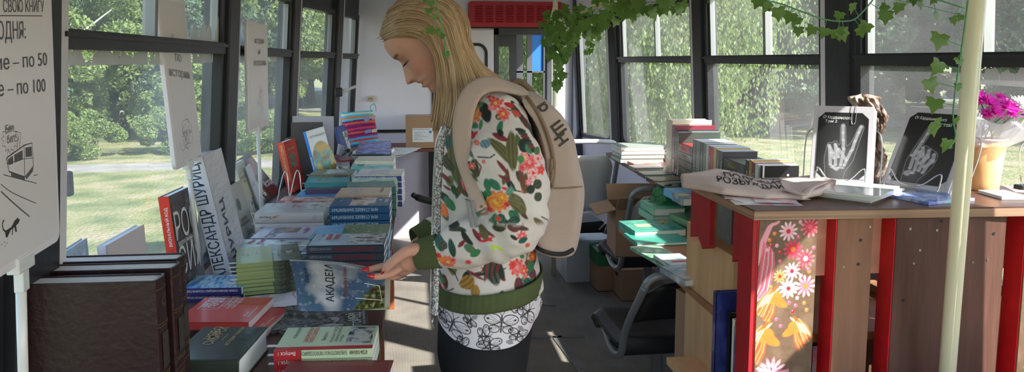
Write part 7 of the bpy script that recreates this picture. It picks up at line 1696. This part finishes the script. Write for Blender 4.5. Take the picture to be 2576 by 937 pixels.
    L_(1320, 452, 1326, 476, 9, DG, (.01, .02, .02)); L_(1330, 460, 1352, 446, 10, DG, OL); L_(1306, 400, 1296, 382, 6, GR); L_(1340, 366, 1350, 384, 8, OL, GR)
    F_(1240, 494, 29, (ORA, COR, YEL), 10, YEL, .28); F_(1252, 482, 17, (ORA, COR, YEL), 8, YEL, .3); F_(1264, 499, 8, (REDC, COR)); F_(1226, 516, 9, (REDC, PNK), 6); L_(1214, 470, 1226, 484, 9, GR, TEA); L_(1206, 474, 1214, 500, 8, TEA, GR); L_(1222, 440, 1250, 466, 8, TEA, GR); L_(1262, 476, 1280, 458, 7, S(100, 150, 130), TEA)
    L_(1270, 470, 1308, 522, 13, OL, OL2); L_(1264, 486, 1300, 500, 9, OL2, OL); L_(1268, 512, 1294, 536, 9, TEA, GR); L_(1252, 520, 1248, 546, 9, TEA, DG); L_(1264, 540, 1298, 534, 8, DG, TEA); F_(1244, 534, 8, (REDC, ORA))
    L_(1332, 490, 1352, 476, 9, DG, OL); L_(1216, 300, 1206, 330, 3, GR)
    F_(1120, 346, 13, (COR, PNK, ORA), 7, YEL); F_(1112, 372, 9, (PNK, REDC)); L_(1128, 340, 1130, 384, 7, TEA, DG); L_(1108, 330, 1118, 322, 5, GR); L_(1110, 388, 1120, 400, 5, REDC)
    L_(1155, 722, 1190, 690, 12, OCH, OL, 4); L_(1190, 742, 1196, 708, 9, OCH, OL2); L_(1232, 640, 1248, 712, 15, DG, S(90, 90, 84), 4); L_(1210, 680, 1242, 664, 5, MAR); L_(1180, 690, 1240, 680, 3, DG); L_(1170, 678, 1220, 700, 3, MAR); L_(1256, 660, 1262, 700, 6, DG); L_(1150, 668, 1165, 660, 5, YEL)
    for i in range(8): L_(1222+i*5, 640+i*2, 1216+i*4, 706-i*3, 3, (DG, MAR, S(60, 70, 60))[i % 3])
    F_(1300, 672, 22, (COR, REDC, PNK), 8, PNK, .3); F_(1318, 682, 13, (REDC, PNK, COR), 6, YEL); F_(1288, 664, 12, (REDC, COR), 6); F_(1322, 698, 8, (COR, PNK)); L_(1300, 692, 1306, 738, 10, MAR, DG); L_(1316, 700, 1336, 720, 9, TEA, DG); L_(1334, 700, 1352, 690, 6, MAR, S(80, 70, 110)); L_(1286, 650, 1282, 640, 5, GR); L_(1312, 654, 1318, 644, 6, GR)
    F_(1347, 658, 14, (ORA, REDC, COR), 7, YEL); L_(1336, 664, 1346, 690, 8, GR, TEA); L_(1270, 730, 1292, 742, 8, DG, OL); L_(1262, 720, 1250, 744, 6, OL, GR)
    F_(1112, 746, 12, (REDC, PNK, MAR), 7, PNK); F_(1106, 778, 9, (REDC, COR)); L_(1102, 700, 1118, 730, 7, TEA, DG); L_(1118, 700, 1124, 740, 6, MAR, DG); L_(1104, 724, 1122, 716, 6, GR); L_(1120, 760, 1122, 790, 5, DG); L_(1100, 690, 1110, 680, 6, OL)
    F_(1160, 600, 14, (REDC, PNK), 6); L_(1120, 600, 1150, 640, 9, OL, DG)
def floral_fore(p):
    L_ = lambda a, b, c, d, w, *r: p.leaf(a, b, c, d, w*1.25, *r); F_ = p.flower
    F_(1128, 664, 20, (COR, ORA, PNK), 9, YEL, .25); F_(1112, 660, 12, (ORA, REDC, YEL), 7); F_(1140, 656, 9, (REDC, PNK)); F_(1177, 656, 10, (REDC, PNK), 6); F_(1104, 650, 9, (REDC, COR))
    L_(1104, 598, 1112, 640, 10, TEA, DG); L_(1108, 630, 1124, 612, 8, OL, DG); L_(1132, 600, 1142, 650, 7, DG, TEA); L_(1128, 586, 1176, 580, 5, DG, OL, -5); L_(1120, 580, 1160, 566, 5, DG); L_(1160, 574, 1190, 612, 6, DG, (.02, .02, .02), 5)
    L_(1186, 568, 1206, 600, 5, MAR); L_(1192, 576, 1234, 592, 4, REDC, MAR); L_(1196, 560, 1240, 582, 3.5, MAR); L_(1200, 600, 1236, 580, 3, REDC); L_(1164, 612, 1196, 628, 8, S(90, 110, 70), TEA); L_(1180, 640, 1206, 620, 7, GR, TEA); L_(1228, 600, 1262, 614, 3.2, S(170, 200, 70)); L_(1236, 618, 1228, 600, 2.8, S(170, 200, 70)); L_(1150, 620, 1170, 600, 4, MAR)
    L_(1204, 556, 1220, 590, 8, OL, OL2); L_(1230, 560, 1262, 552, 8, DG, OL); L_(1262, 548, 1292, 562, 6, MAR, DG); L_(1232, 540, 1262, 556, 9, OL, DG); F_(1300, 574, 14, (REDC, COR, PNK), 7, PNK); L_(1290, 590, 1316, 580, 6, TEA, DG); L_(1270, 570, 1290, 584, 4, DG); L_(1270, 548, 1320, 560, 5, DG, MAR)
    L_(1218, 528, 1232, 548, 5, REDC, DG); L_(1200, 520, 1208, 548, 6, S(120, 50, 50)); L_(1242, 520, 1270, 540, 7, DG, TEA); F_(1316, 600, 8, (COR, REDC))
def cream_base(p): p.c[:] = np.array(S(206, 198, 194, 1.15)[:3])
cloth = mat('floral_cloth', attr='col', rough=.62, bump=.12, bscale=260)
cloth_noise(co, nr, .010, 9, (1, 1, .5)); cloth_noise(co, nr, .005, 26, (1, 1, .6), 3)
U_, W__ = to_px(co, 1.72); p_ = Paint(U_, W__, (1, 1, 1)); p_.aa = 2.2; cream_base(p_); floral(p_)
jacket = finish(me, co, 'jacket', cloth, person, p_.c)
# sleeves
def sleeve(pts, rs, nm, folds, yy):
    mb = MB(); limb(mb, pts, rs, 28, sub=6); me, co, nr = fuse(mb, .0020, 12)
    e = np.array(pts[2]); 
    cloth_noise(co, nr, .010, 12, (1, 1, .6), 5)
    for i in range(len(co)):      # folds gather round the elbow and pull along the forearm
        p = co[i]; d = np.linalg.norm(p-e); k = math.exp(-(d/.13)**2); co[i] = p+nr[i]*(folds*k*math.sin(p[0]*60+p[2]*85+p[1]*30+6*noise.noise(V(p)*7))*(.5+noise.noise(V(p)*5+V((9,0,0))))+.003*noise.noise(V((p[0]*20, p[1]*30, p[2]*46))))
    U_, W__ = to_px(co, yy); q = Paint(U_, W__, (1, 1, 1)); q.aa = 2.2; cream_base(q); floral(q)
    m = np.zeros(len(co)); save = q.c.copy(); q.c[:] = np.array(S(206, 198, 194, 1.15)[:3]); floral_fore(q)
    fm = np.clip((W__-(540+.0*U_))/14, 0, 1)[:, None]; q.c = save*(1-fm)+q.c*fm
    return finish(me, co, nm, cloth, jacket, q.c)
sleeve([px(1252, 304, 1.740), px(1272, 420, 1.665), px(1292, 556, 1.645), px(1200, 604, 1.675), px(1106, 632, 1.712)], [.066, .086, .076, .060, .040], 'sleeve', .007, 1.65)
sleeve([px(1230, 306, 1.98), px(1215, 420, 2.04), px(1215, 540, 2.05), px(1140, 570, 1.99), px(1086, 584, 1.955)], [(.068), .080, .070, .056, .040], 'sleeve', .007, 1.9)
# ribbed cuffs and hem band
def rib_mat():
    m = mat('green_rib_knit', S(70, 80, 48, 1.25), .85); N = m.node_tree.nodes; K = m.node_tree.links
    t = N.new('ShaderNodeTexCoord'); w_ = N.new('ShaderNodeTexNoise'); w_.inputs['Scale'].default_value = 90; K.new(t.outputs['Object'], w_.inputs['Vector']); b = N.new('ShaderNodeBump'); b.inputs['Strength'].default_value = .5; b.inputs['Distance'].default_value = .002; K.new(w_.outputs['Fac'], b.inputs['Height']); K.new(b.outputs[0], N['Principled BSDF'].inputs['Normal']); return m
ribm = rib_mat()
def tube_open(pts, rs, n=40, rib=.0008, k=20):
    mb = MB(); pp = spline(pts, 6); rr = np.interp(np.linspace(0, 1, len(pp)), np.linspace(0, 1, len(rs)), rs); rings = []
    for i, p in enumerate(pp):
        t = (pp[min(i+1, len(pp)-1)]-pp[max(i-1, 0)]).normalized(); u = (V((0, 0, 1))-t*t.z).normalized(); w_ = t.cross(u)
        rings.append([p+(u*math.cos(2*PI*j/n)+w_*math.sin(2*PI*j/n))*(rr[i]+rib*math.cos(2*PI*j*k/n)) for j in range(n)])
    mb.loft(rings, cap=False); return mb
tube_open([px(1104, 632, 1.715), px(1072, 638, 1.720), px(1046, 643, 1.725)], [.0385, .036, .0335, .031], 120, k=30).build('cuff', ribm, jacket, smooth=True, solid=.003)
tube_open([px(1086, 584, 1.955), px(1066, 596, 1.945), px(1044, 606, 1.935)], [.037, .034, .031], 120, k=30).build('cuff', ribm, jacket, smooth=True, solid=.003)
rings = []
for j in range(7):
    t = j/6; r = []
    zt = lambda x: 0
    R0 = ringz(0, px(1101-4*t, 760).x, px(1358-5*t, 760).x, YC, .192-.004*t, 200, 2.25)
    for i, q in enumerate(R0):
        fx = (q.x-px(1100, 760).x)/(px(1350, 760).x-px(1100, 760).x); ptop = 752-34*fx; pbot = 797-28*fx
        r.append(V((q.x, q.y, px(1200, ptop+(pbot-ptop)*t, 1.69).z)))
    c = V((px(1228, 760).x, YC, 0)); r = [V((c.x+(q.x-c.x)*(1+.004*math.sin(i*PI*2*60/200)), YC+(q.y-YC)*(1+.02*math.sin(t*PI)+.004*math.sin(i*PI*2*60/200)), q.z)) for i, q in enumerate(r)]
    rings.append(r)
mb = MB(); mb.loft(rings, cap=False); mb.build('hem_band', ribm, jacket, smooth=True, solid=.004)
q = px(1352, 716, 1.78); MB().tube([q, q+V((.012, 0, -.02)), q+V((.010, 0, -.035))], [.006, .009, .004], 8, flat=.4).build('hem_tab', ribm, jacket, smooth=True)
# zipper tape with lace print along the front edge
zp = spline([px(1122, 318, 1.70), px(1108, 360, 1.70), px(1103, 420, 1.71), px(1100, 480, 1.72), px(1098, 560, 1.73), px(1096, 640, 1.72), px(1094, 720, 1.70), px(1092, 792, 1.70)], 10)
mb = MB(); rings = []
for i, p in enumerate(zp):
    t = (zp[min(i+1, len(zp)-1)]-zp[max(i-1, 0)]).normalized(); n_ = V((-.75, -.65, 0)).normalized(); sd = t.cross(n_).normalized()*.010
    rings.append([p-sd+n_*.004, p+sd+n_*.004, p+sd-n_*.004, p-sd-n_*.004])
mb.loft(rings); mb.build('zipper_tape', ramp_mat('lace_print', [S(205, 205, 205), S(40, 40, 44), S(200, 200, 200), S(60, 60, 64)], 120, .5), jacket, smooth=True)
MB().tube([p+V((-.010, -.006, 0)) for p in zp], .0016, 6).build('zipper_teeth', mat('zip_metal', S(150, 150, 150), .3, .9), jacket)
q = px(1090, 800, 1.695); MB().tube([q, q+V((-.004, 0, -.012)), q+V((.002, 0, -.028))], [.004, .005, .003], 8, flat=.5).build('zipper_pull', MC['zip_metal'], jacket, smooth=True)
q = px(1180, 512, 1.60); 
# ---- hair: a shell plus separate locks
G = [ # s: list of (px, py, half width from the middle of the head)
 (0.0, [(968, 102, .030), (1004, 92, .062), (1052, 98, .082), (1084, 132, .090), (1096, 190, .088), (1094, 252, .086), (1086, 312, .086)]),
 (0.18, [(957, 88, .026), (1006, 64, .068), (1072, 72, .088), (1104, 140, .094), (1114, 205, .094), (1112, 262, .096), (1104, 322, .10)]),
 (0.42, [(964, 56, .022), (1026, 26, .066), (1096, 56, .086), (1128, 142, .096), (1138, 208, .104), (1138, 256, .112), (1126, 306, .125)]),
 (0.68, [(980, 26, .016), (1054, 4, .052), (1124, 44, .074), (1152, 128, .090), (1170, 186, .104), (1186, 228, .122), (1178, 262, .135)]),
 (0.86, [(1000, 6, .008), (1076, -6, .030), (1140, 32, .048), (1168, 112, .062), (1196, 172, .082), (1228, 208, .095), (1240, 232, .11)]),
 (1.0, [(1016, -8, .0), (1086, -10, .002), (1146, 26, .002), (1178, 100, .003), (1212, 160, .004), (1258, 196, .005), (1290, 214, .006)])]
def hpt(s, t, side, off=0):
    """point on the hair surface: s from the face edge to the back seam, t from root to tip"""
    ss = [g[0] for g in G]; i = max(0, min(len(G)-2, int(np.searchsorted(ss, s, side='right'))-1)); f = (s-ss[i])/(ss[i+1]-ss[i]); f = min(1, max(0, f)); f = f*f*(3-2*f)*.4+f*.6
    k = t*6; j = min(5, int(k)); u = k-j
    def cr(g):
        a, b, c, d = g[max(0, j-1)], g[j], g[j+1], g[min(6, j+2)]
        return [.5*((2*b[q])+(c[q]-a[q])*u+(2*a[q]-5*b[q]+4*c[q]-d[q])*u*u+(3*b[q]-a[q]-3*c[q]+d[q])*u**3) for q in range(3)]
    A, B = cr(G[i][1]), cr(G[i+1][1]); x, y, w_ = [A[q]*(1-f)+B[q]*f for q in range(3)]
    c = px(x, y, YC); w_ = max(0, w_+off); p = V((c.x, YC-w_ if side > 0 else YC+w_, c.z))
    q = p-HC; a, b, d = q.dot(HF)+.008, q.dot(HL), q.dot(HU)-.008      # keep the hair outside the skull
    m_ = (a/.104)**2+(b/.080)**2+(d/.106)**2
    if m_ < 1.0 and d > -.05 and t < .6: k_ = 1/math.sqrt(max(m_, .2)); p = HC+HF*(a*k_-.008)+HL*(b*k_)+HU*(d*k_+.008)
    if m_ < 1.12 and off and t < .6: p = p+(p-HC).normalized()*off*.5
    return p
hairc = [S(196, 164, 126, .9), S(208, 180, 144, .9), S(160, 128, 96, .9), S(184, 152, 116, .9), S(218, 196, 164, .92)]
hm = mat('blonde_hair', attr='col', rough=.38, spec=.5)
mb = MB(); nu, nv = 40, 40
for side in (1, -1): mb.grid(lambda u, v: hpt(u, v, side, -.004), nu, nv)
mb.col = [list(S(168, 132, 92, 1.15)) for _ in mb.v]
mb.build('hair_shell', hm, person, smooth=True, solid=.006)
rg = random.Random(5); mb = MB(); cols = []
def lock(s, side, r0, t0, t1, jx, off, col):
    pts = []; n = 17; ph = rg.uniform(0, 6.28); fr = rg.uniform(2, 5)
    for i in range(n):
        t = t0+(t1-t0)*i/(n-1); sj = min(1, max(0, s+jx*math.sin(t*fr+ph)*t)); p = hpt(sj, min(1, t), side, off+.0035*math.sin(t*fr*1.7+ph*2)); 
        if t > 1: p = p+V((-.004, 0, -.02))*(t-1)*12
        pts.append(p)
    rs = [r0*min(1, .5+i*.25)*(1 if i < n-4 else (n-i)/4.5) for i in range(n)]
    b = len(mb.v); mb.tube(pts, rs, 4, cap=False); 
    dk = hairc[2]
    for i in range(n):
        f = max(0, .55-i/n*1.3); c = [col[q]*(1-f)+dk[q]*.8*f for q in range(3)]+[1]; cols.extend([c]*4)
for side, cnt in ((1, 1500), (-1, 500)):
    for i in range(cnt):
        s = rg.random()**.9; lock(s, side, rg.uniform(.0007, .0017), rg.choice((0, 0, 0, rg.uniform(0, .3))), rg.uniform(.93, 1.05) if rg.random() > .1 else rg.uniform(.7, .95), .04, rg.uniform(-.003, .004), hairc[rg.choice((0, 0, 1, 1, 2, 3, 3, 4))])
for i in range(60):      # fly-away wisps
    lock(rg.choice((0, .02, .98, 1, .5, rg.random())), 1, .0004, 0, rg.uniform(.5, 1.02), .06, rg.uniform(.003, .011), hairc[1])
for i in range(11):      # ends at the front hairline
    a = px(972+rg.uniform(-4, 30), 98+rg.uniform(-14, 4), YC-.03); b = px(944+rg.uniform(0, 20), 103+rg.uniform(-8, 5), YC-.02-rg.uniform(0, .03)); k = len(mb.v); mb.tube([a, a.lerp(b, .5)+V((0, 0, .002)), b], [.001, .0008, .0002], 4, cap=False); cols.extend([list(hairc[2])]*(len(mb.v)-k))
mb.col = cols; mb.build('hair_locks', hm, person, smooth=True)
# ================================================================ backpack
bp = thing('backpack', 'beige canvas backpack with dark zip worn on the woman\'s back', 'backpack', px(1400, 640, 1.86))
beigec = mat('beige_canvas', S(178, 160, 150, 1.08), .75, bump=.25, bscale=350, var=.04)
prof = [(1302, 236), (1335, 236), (1368, 248), (1400, 276), (1426, 315), (1446, 358), (1460, 412), (1466, 470), (1464, 530), (1456, 590), (1444, 628), (1424, 642), (1385, 641), (1352, 628), (1338, 600), (1338, 560), (1350, 500), (1360, 440), (1362, 400), (1352, 345), (1334, 290), (1312, 254)]
pp = spline([px(a, b, YC-.10) for a, b in prof+[prof[0]]], 4)[:-1]
cc = px(1405, 450, YC-.10); rings = []
for j in range(15):
    v = -1+2*j/14; k = (1-abs(v)**5)**.5 if abs(v) < 1 else 0; k = .80+.20*k; y = YC-.01+v*.152
    if abs(v) > .98: k = .70
    ring = []
    for p in pp:
        # keep the inner (back) edge in place, pull in the outer one
        f = min(1, max(0, (p.x-px(1340, 450, YC-.10).x)/.11)); kk = 1-(1-k)*f
        ring.append(V((cc.x-.03+(p.x-cc.x+.03)*kk, y, cc.z+(p.z-cc.z)*(1-(1-k)*.35))))
    rings.append(ring)
mb = MB(); mb.loft(rings); me, co, nr = fuse(mb, .0055, 10)
cloth_noise(co, nr, .010, 7); cloth_noise(co, nr, .004, 22, (1, 1, .5), 2)
bb_ = finish(me, co, 'pack_body', beigec, bp)
YN_ = YC-.168
from mathutils.bvhtree import BVHTree
_bv = BVHTree.FromPolygons([V(c) for c in co], [tuple(p.vertices) for p in me.polygons])
def on_pack(a, b, lift=.002):
    """the point of the pack's cloth hit by the camera ray through an image pixel, or the nearest one"""
    d = (P(a, b, d=1)-EYE).normalized(); h = _bv.ray_cast(EYE, d)  # ray from the camera through the image pixel onto the pack
    if h[0] is None: h = _bv.find_nearest(px(a, b, YC-.12))
    n_ = h[1] if h[1].dot(d) < 0 else -h[1]
    return h[0]+n_*lift, n_
def seam(pts, r, m, nm, par, flat=1, n=6, y=None):
    sp = spline([V((a, b, 0)) for a, b in pts], 8); return MB().tube([on_pack(q_.x, q_.y, r*.3)[0] for q_ in sp], r, n).build(nm, m, par, smooth=True)
blk_ = mat('black_piping', S(34, 34, 38, 1), .6); seamm = mat('beige_seam', S(140, 118, 98, 1.1), .7)
MB().tube([on_pack(q_.x, q_.y, .0)[0] for q_ in spline([V((a, b, 0)) for a, b in ((1312, 262), (1334, 300), (1349, 350), (1357, 395), (1358, 440), (1348, 500), (1339, 555), (1338, 600))], 8)], .0105, 10).build('back_panel_edge', blk_, bp, smooth=True)
MB().tube([on_pack(q_.x, q_.y, .001)[0] for q_ in spline([V((a, b, 0)) for a, b in ((1338, 604), (1352, 622), (1384, 636), (1418, 638), (1440, 628))], 8)], .0058, 10).build('bottom_piping', blk_, bp, smooth=True)
for pts in (((1322, 246), (1352, 290), (1376, 350), (1390, 410)), ((1328, 244), (1360, 290), (1384, 350), (1397, 412))): seam(pts, .0022, seamm, 'zip_seam', bp, y=YC-.170)
seam(((1325, 245), (1356, 290), (1380, 350), (1393, 415), (1388, 470)), .0045, mat('brown_zip', S(120, 98, 80, 1.1), .5), 'side_zip', bp, flat=.5, y=YC-.170)
for a in ((1386, 400, 1384, 432), (1388, 425, 1384, 460)):
    MB().tube([on_pack(a[0], a[1], .004)[0], on_pack((a[0]+a[2])/2+2, (a[1]+a[3])/2, .006)[0], on_pack(a[2], a[3], .004)[0]], .0038, 8).build('zip_puller', seamm, bp, smooth=True)
seam(((1352, 470), (1400, 474), (1440, 472), (1463, 470)), .0022, seamm, 'cross_seam', bp, y=YC-.170)
MB().tube(spline([px(1296, 236, YC), px(1290, 216, YC), px(1305, 205, YC), px(1330, 222, YC), px(1345, 244, YC)], 6), .008, 8, flat=.45, up=(0, 1, 0)).build('top_handle', mat('brown_strap', S(120, 104, 84, 1.1), .7), bp, smooth=True)
mb = MB()
o_ = [(1352, 268, 'р'), (1384, 318, 'Ш'), (1394, 350, 'Н')]
for a, b, ch in o_:
    A, n_ = on_pack(a, b, .001); up_ = V((.75, -.1, .55)); up_ = (up_-n_*up_.dot(n_)).normalized(); rt_ = up_.cross(n_)
    put_text(mb, ch, A, rt_, up_, .036, bold=.03, off=.0012)
    mb.build('letter_print', mat('print_dark_brown', S(70, 62, 56, 1), .7), bp); mb = MB()
# shoulder straps
def strap(path, wd, th, nm, m, par):
    pts = []; 
    for a, b, y, n_ in path: pts.append((px(a, b, y), V(n_)))
    P_ = spline([p for p, n_ in pts], 6); N_ = spline([n_ for p, n_ in pts], 6); rings = []
    for i, (p, n_) in enumerate(zip(P_, N_)):
        t = (P_[min(i+1, len(P_)-1)]-P_[max(i-1, 0)]).normalized(); n_ = (n_-t*n_.dot(t)).normalized(); s = t.cross(n_); w_ = wd(i/(len(P_)-1)) if callable(wd) else wd
        rings.append([p+s*(w_*a)+n_*(th*b) for a, b in ((-1, 0), (-.92, .8), (-.6, 1), (.6, 1), (.92, .8), (1, 0), (.92, -.8), (.6, -1), (-.6, -1), (-.92, -.8))])
    return MB().loft(rings).build(nm, m, par, smooth=True)
strap([(1345, 262, 1.80, (.3, -.5, .9)), (1322, 236, 1.77, (.2, -.6, .9)), (1282, 220, 1.735, (.1, -.7, .9)), (1236, 212, 1.700, (0, -.9, .8)), (1196, 226, 1.668, (-.2, -1, .5)), (1172, 268, 1.650, (-.3, -1, .2)), (1162, 330, 1.648, (-.3, -1, 0)), (1166, 390, 1.652, (-.2, -1, 0)), (1182, 445, 1.640, (0, -1, 0)), (1200, 500, 1.615, (0, -1, 0)), (1212, 528, 1.600, (0, -1, 0))],
      lambda t: .0225-.009*max(0, t-.55)/.45, .006, 'shoulder_strap', beigec, bp)
strap([(1318, 238, 1.92, (.2, .5, .9)), (1270, 216, 1.98, (.1, .6, .9)), (1220, 214, 2.02, (0, .8, .8)), (1170, 250, 2.05, (-.5, .9, .4)), (1130, 330, 2.04, (-.9, .4, 0)), (1130, 420, 2.04, (-.9, .4, 0))], .024, .006, 'shoulder_strap', beigec, bp)
for dx in (0, 11): strap([(1176+dx, 506, 1.598, (0, -1, 0)), (1182+dx, 540, 1.596, (0, -1, 0)), (1187+dx, 572, 1.60, (0, -1, 0))], .0036, .0012, 'webbing_tail', mat('grey_webbing', S(126, 126, 130, 1.1), .6), bp)
MB().tube([px(1208, 520, 1.598), px(1222, 524, 1.60), px(1224, 538, 1.60), px(1208, 540, 1.60)], .0035, 8).build('strap_buckle', seamm, bp, smooth=True)
# ================================================================ booklet in the hand
hbk = thing('open_booklet', 'thin booklet with a painted cloud cover held open by the woman', 'booklet', px(850, 780, 1.86))
skyc = mat('booklet_print', attr='col', rough=.28, coat=.4)
top = [(728, 657), (790, 659), (850, 664), (905, 674), (968, 692)]; bot = [(751, 783), (800, 785), (860, 783), (915, 780), (967, 776)]
def bk(u, v, dy=0):
    k = u*4; i = min(3, int(k)); f = k-i
    yb, yt = 1.885, 1.79+.03*math.sin(u*PI)
    a = [bot[i][q]*(1-f)+bot[i+1][q]*f for q in (0, 1)]; b = [top[i][q]*(1-f)+top[i+1][q]*f for q in (0, 1)]
    A, B = px(*a, yb+dy), px(*b, yt-.05*u+dy); p = A.lerp(B, v); p.y += .018*math.sin(v*PI)*(1-.3*u); p.z += 0; return p
mb = MB(); nu, nv = 170, 100; mb.grid(bk, nu, nv)
U_ = np.tile(np.arange(nu+1)/nu, nv+1); W__ = np.repeat(np.arange(nv+1)/nv, nu+1); p_ = Paint(U_*.22, W__*.13, S(84, 112, 150, 1.25))
n1 = p_.noise(25, 1); n2 = p_.noise(60, 2); n3 = p_.noise(300, 5)
p_.mix(np.clip(n1+.2, 0, 1)*.8, S(60, 84, 116)); p_.mix(np.clip(n2*.8+.55-((U_-.45)/.35)**2, 0, 1)*.9, S(190, 192, 200)); p_.mix(np.clip(.5-((U_-.16)/.13)**2-((W__-.2)/.2)**2, 0, 1), S(50, 100, 96))
gm = np.clip((U_-.60-.35*(W__-.0)+.08*n2)*14, 0, 1)*np.clip((.72-W__+.1*n1)*8, 0, 1)
p_.mix(gm, S(66, 88, 44)); p_.mix(gm*np.clip(n3*1.5, 0, 1), S(120, 130, 60)); p_.mix(gm*np.clip(-n3*1.4, 0, 1)*.8, S(96, 56, 40)); p_.mix(gm*np.clip(p_.noise(420, 8)-.3, 0, 1), S(36, 46, 28)); p_.mix(np.clip(n3-.5, 0, 1)*.4, S(214, 206, 206))
mb.col = p_.col4(); cvo = mb.build('front_cover', skyc, hbk, smooth=True, solid=.0008)
inkb = mat('ink_navy', S(38, 50, 66, 1), .6); inkr = mat('ink_brick', S(150, 70, 60, 1.1), .6)
def bktext(t_, u0, v0, u1, v1, hgt, m):
    vs, fs, w_ = text_geo(t_, .01); mb = MB(); out = []
    for x, y in vs:
        f = x/w_; u = u0+(u1-u0)*f-y*hgt; v = v0+(v1-v0)*f; p = bk(min(.99, max(.01, u)), min(.99, max(.01, v))); out.append(p+V((0, -.0016, .0003)))
    mb.add(out, fs); mb.build('title', m, cvo)
bktext('АКАДЕМ', .42, .18, .44, .95, .115, inkb); bktext('Тропинки в Башне', .57, .30, .59, .95, .06, inkr); bktext('Дарья', .16, .55, .165, .85, .055, inkb)
mb = MB(); [ribbon(mb, [bk(a, b)+V((0, -.0014, 0)), bk(c, d)+V((0, -.0014, 0))], .0016, (0, -1, .4)) for a, b, c, d in ((.66, .26, .98, .22), (.97, .22, .94, .62), (.94, .62, .78, .62))]; mb.build('cover_line', sheetw if 'white_card' in MC else mat('white_card', S(225, 224, 230, 1.3), .5), cvo)
paper = mat('booklet_paper', S(206, 204, 200, 1.25), .6)
for i in range(5):
    mb = MB(); mb.grid(lambda u, v: bk(u*.99, v*.985, .004+.0022*i)+V((.008*u*i*.5, .0, .0012*i)), 30, 16); mb.build('page', paper, hbk, smooth=True)
mb = MB(); mb.grid(lambda u, v: (lambda a, b: a.lerp(b, v)+V((0, .012*math.sin(v*PI), 0)))(px(752+226*u, 783-3*u, 1.90+.05*0), px(840+140*u, 692+4*u, 1.93)), 24, 12); mb.build('page', art('innerpage', (150, 170, 120), (206, 204, 196), (120, 140, 90), sc=14, ns=2) if 'art' in globals() else paper, hbk, smooth=True)
# ================================================================ far outside: a parked car and two walkers
def car(px_, py_, label, col, ang):
    p = gp(px_, py_); r = thing('parked_car', label, 'car', M=Matrix.Translation((p.x, p.y, GZ)) @ Matrix.Rotation(ang, 4, 'Z'))
    prof = [(-2.1, .35), (-2.15, .75), (-1.9, .95), (-1.2, 1.02), (-.7, 1.42), (.7, 1.46), (1.3, 1.05), (2.0, .92), (2.15, .6), (2.1, .35)]
    MB().loft([[V((x, y, z if z < .9 else .9+(z-.9)*k)) for x, z in prof] for y, k in ((-.85, .9), (-.8, 1), (.8, 1), (.85, .9))]).build('car_body', col, r, local=True, bevel=.05)
    gm = mat('car_glass', (.03, .04, .05, 1), .1)
    for y in (-.862, .852): MB().prism([V((-1.0, y, 1.0)), V((1.1, y, 1.0)), V((.6, y, 1.36)), V((-.6, y, 1.34))], (0, .01, 0)).build('side_window', gm, r, local=True)
    MB().slab([V((-1.22, -.7, 1.06)), V((-1.22, .7, 1.06)), V((-.78, .66, 1.38)), V((-.78, -.66, 1.38))], (-.02, 0, .02)).build('windscreen', gm, r, local=True)
    for x in (-1.35, 1.35):
        for y in (-.86, .68):
            mb = MB(); mb.disc((x, y, .32), .32, (0, 1, 0), 20, h=.18); mb.build('wheel', seat_bk, r, local=True)
car(600, 214, 'white car parked on the road, seen past the farthest poster frame', mat('car_white', (.75, .76, .78, 1), .3, coat=.6), .25)
car(470, 212, 'silver grey car on the distant road behind the conifers', mat('car_silver', (.45, .47, .5, 1), .3, coat=.6), .2)
def walker(px_, py_, label, top, legs, s=1.0):
    p = gp(px_, py_); r = thing('person', label, 'person', p, 'pedestrians on the park path'); q = lambda x, y, z: V((p.x+x*s, p.y+y*s, GZ+z*s))
    mb = MB(); limb(mb, [q(0, 0, 1.45), q(0, 0, 1.60), q(0, -.01, 1.70)], [.05, .085, .09], 12)
    limb(mb, [q(0, 0, .95), q(0, 0, 1.2), q(0, 0, 1.42)], [.14, .14, .16], 12)
    for sx in (-1, 1):
        limb(mb, [q(sx*.09, 0, .92), q(sx*.1, sx*.1, .5), q(sx*.1, sx*.14, .08)], [.09, .06, .045], 10); limb(mb, [q(sx*.17, 0, 1.4), q(sx*.24, .02, 1.12), q(sx*.24, -.06, .88)], [.055, .045, .03], 8)
    me, co, nr = fuse(mb, .02, 3); finish(me, co, 'body', mat('walker_skin', (.45, .28, .2, 1), .6), r)
    mb = MB(); limb(mb, [q(0, 0, .93), q(0, 0, 1.2), q(0, 0, 1.44)], [.155, .16, .175], 12)
    for sx in (-1, 1): limb(mb, [q(sx*.17, 0, 1.42), q(sx*.23, .02, 1.16)], [.068, .058], 8)
    me, co, nr = fuse(mb, .02, 3); finish(me, co, 'jacket', top, r)
    mb = MB()
    for sx in (-1, 1): limb(mb, [q(sx*.09, 0, .96), q(sx*.1, sx*.1, .5), q(sx*.1, sx*.14, .1)], [.115, .078, .06], 10)
    me, co, nr = fuse(mb, .02, 3); finish(me, co, 'trousers', legs, r)
walker(751, 272, 'distant pedestrian in a red top on the park path, seen through the third left window', mat('walker_red', (.5, .06, .06, 1), .8), mat('walker_navy', (.05, .06, .12, 1), .8))
walker(762, 270, 'distant pedestrian in a pale top walking beside the one in red', mat('walker_pale', (.55, .5, .5, 1), .8), MC['walker_navy'])
strip((-16, 44), (4, 30), 2.2, gravel, 'ground_path_far')
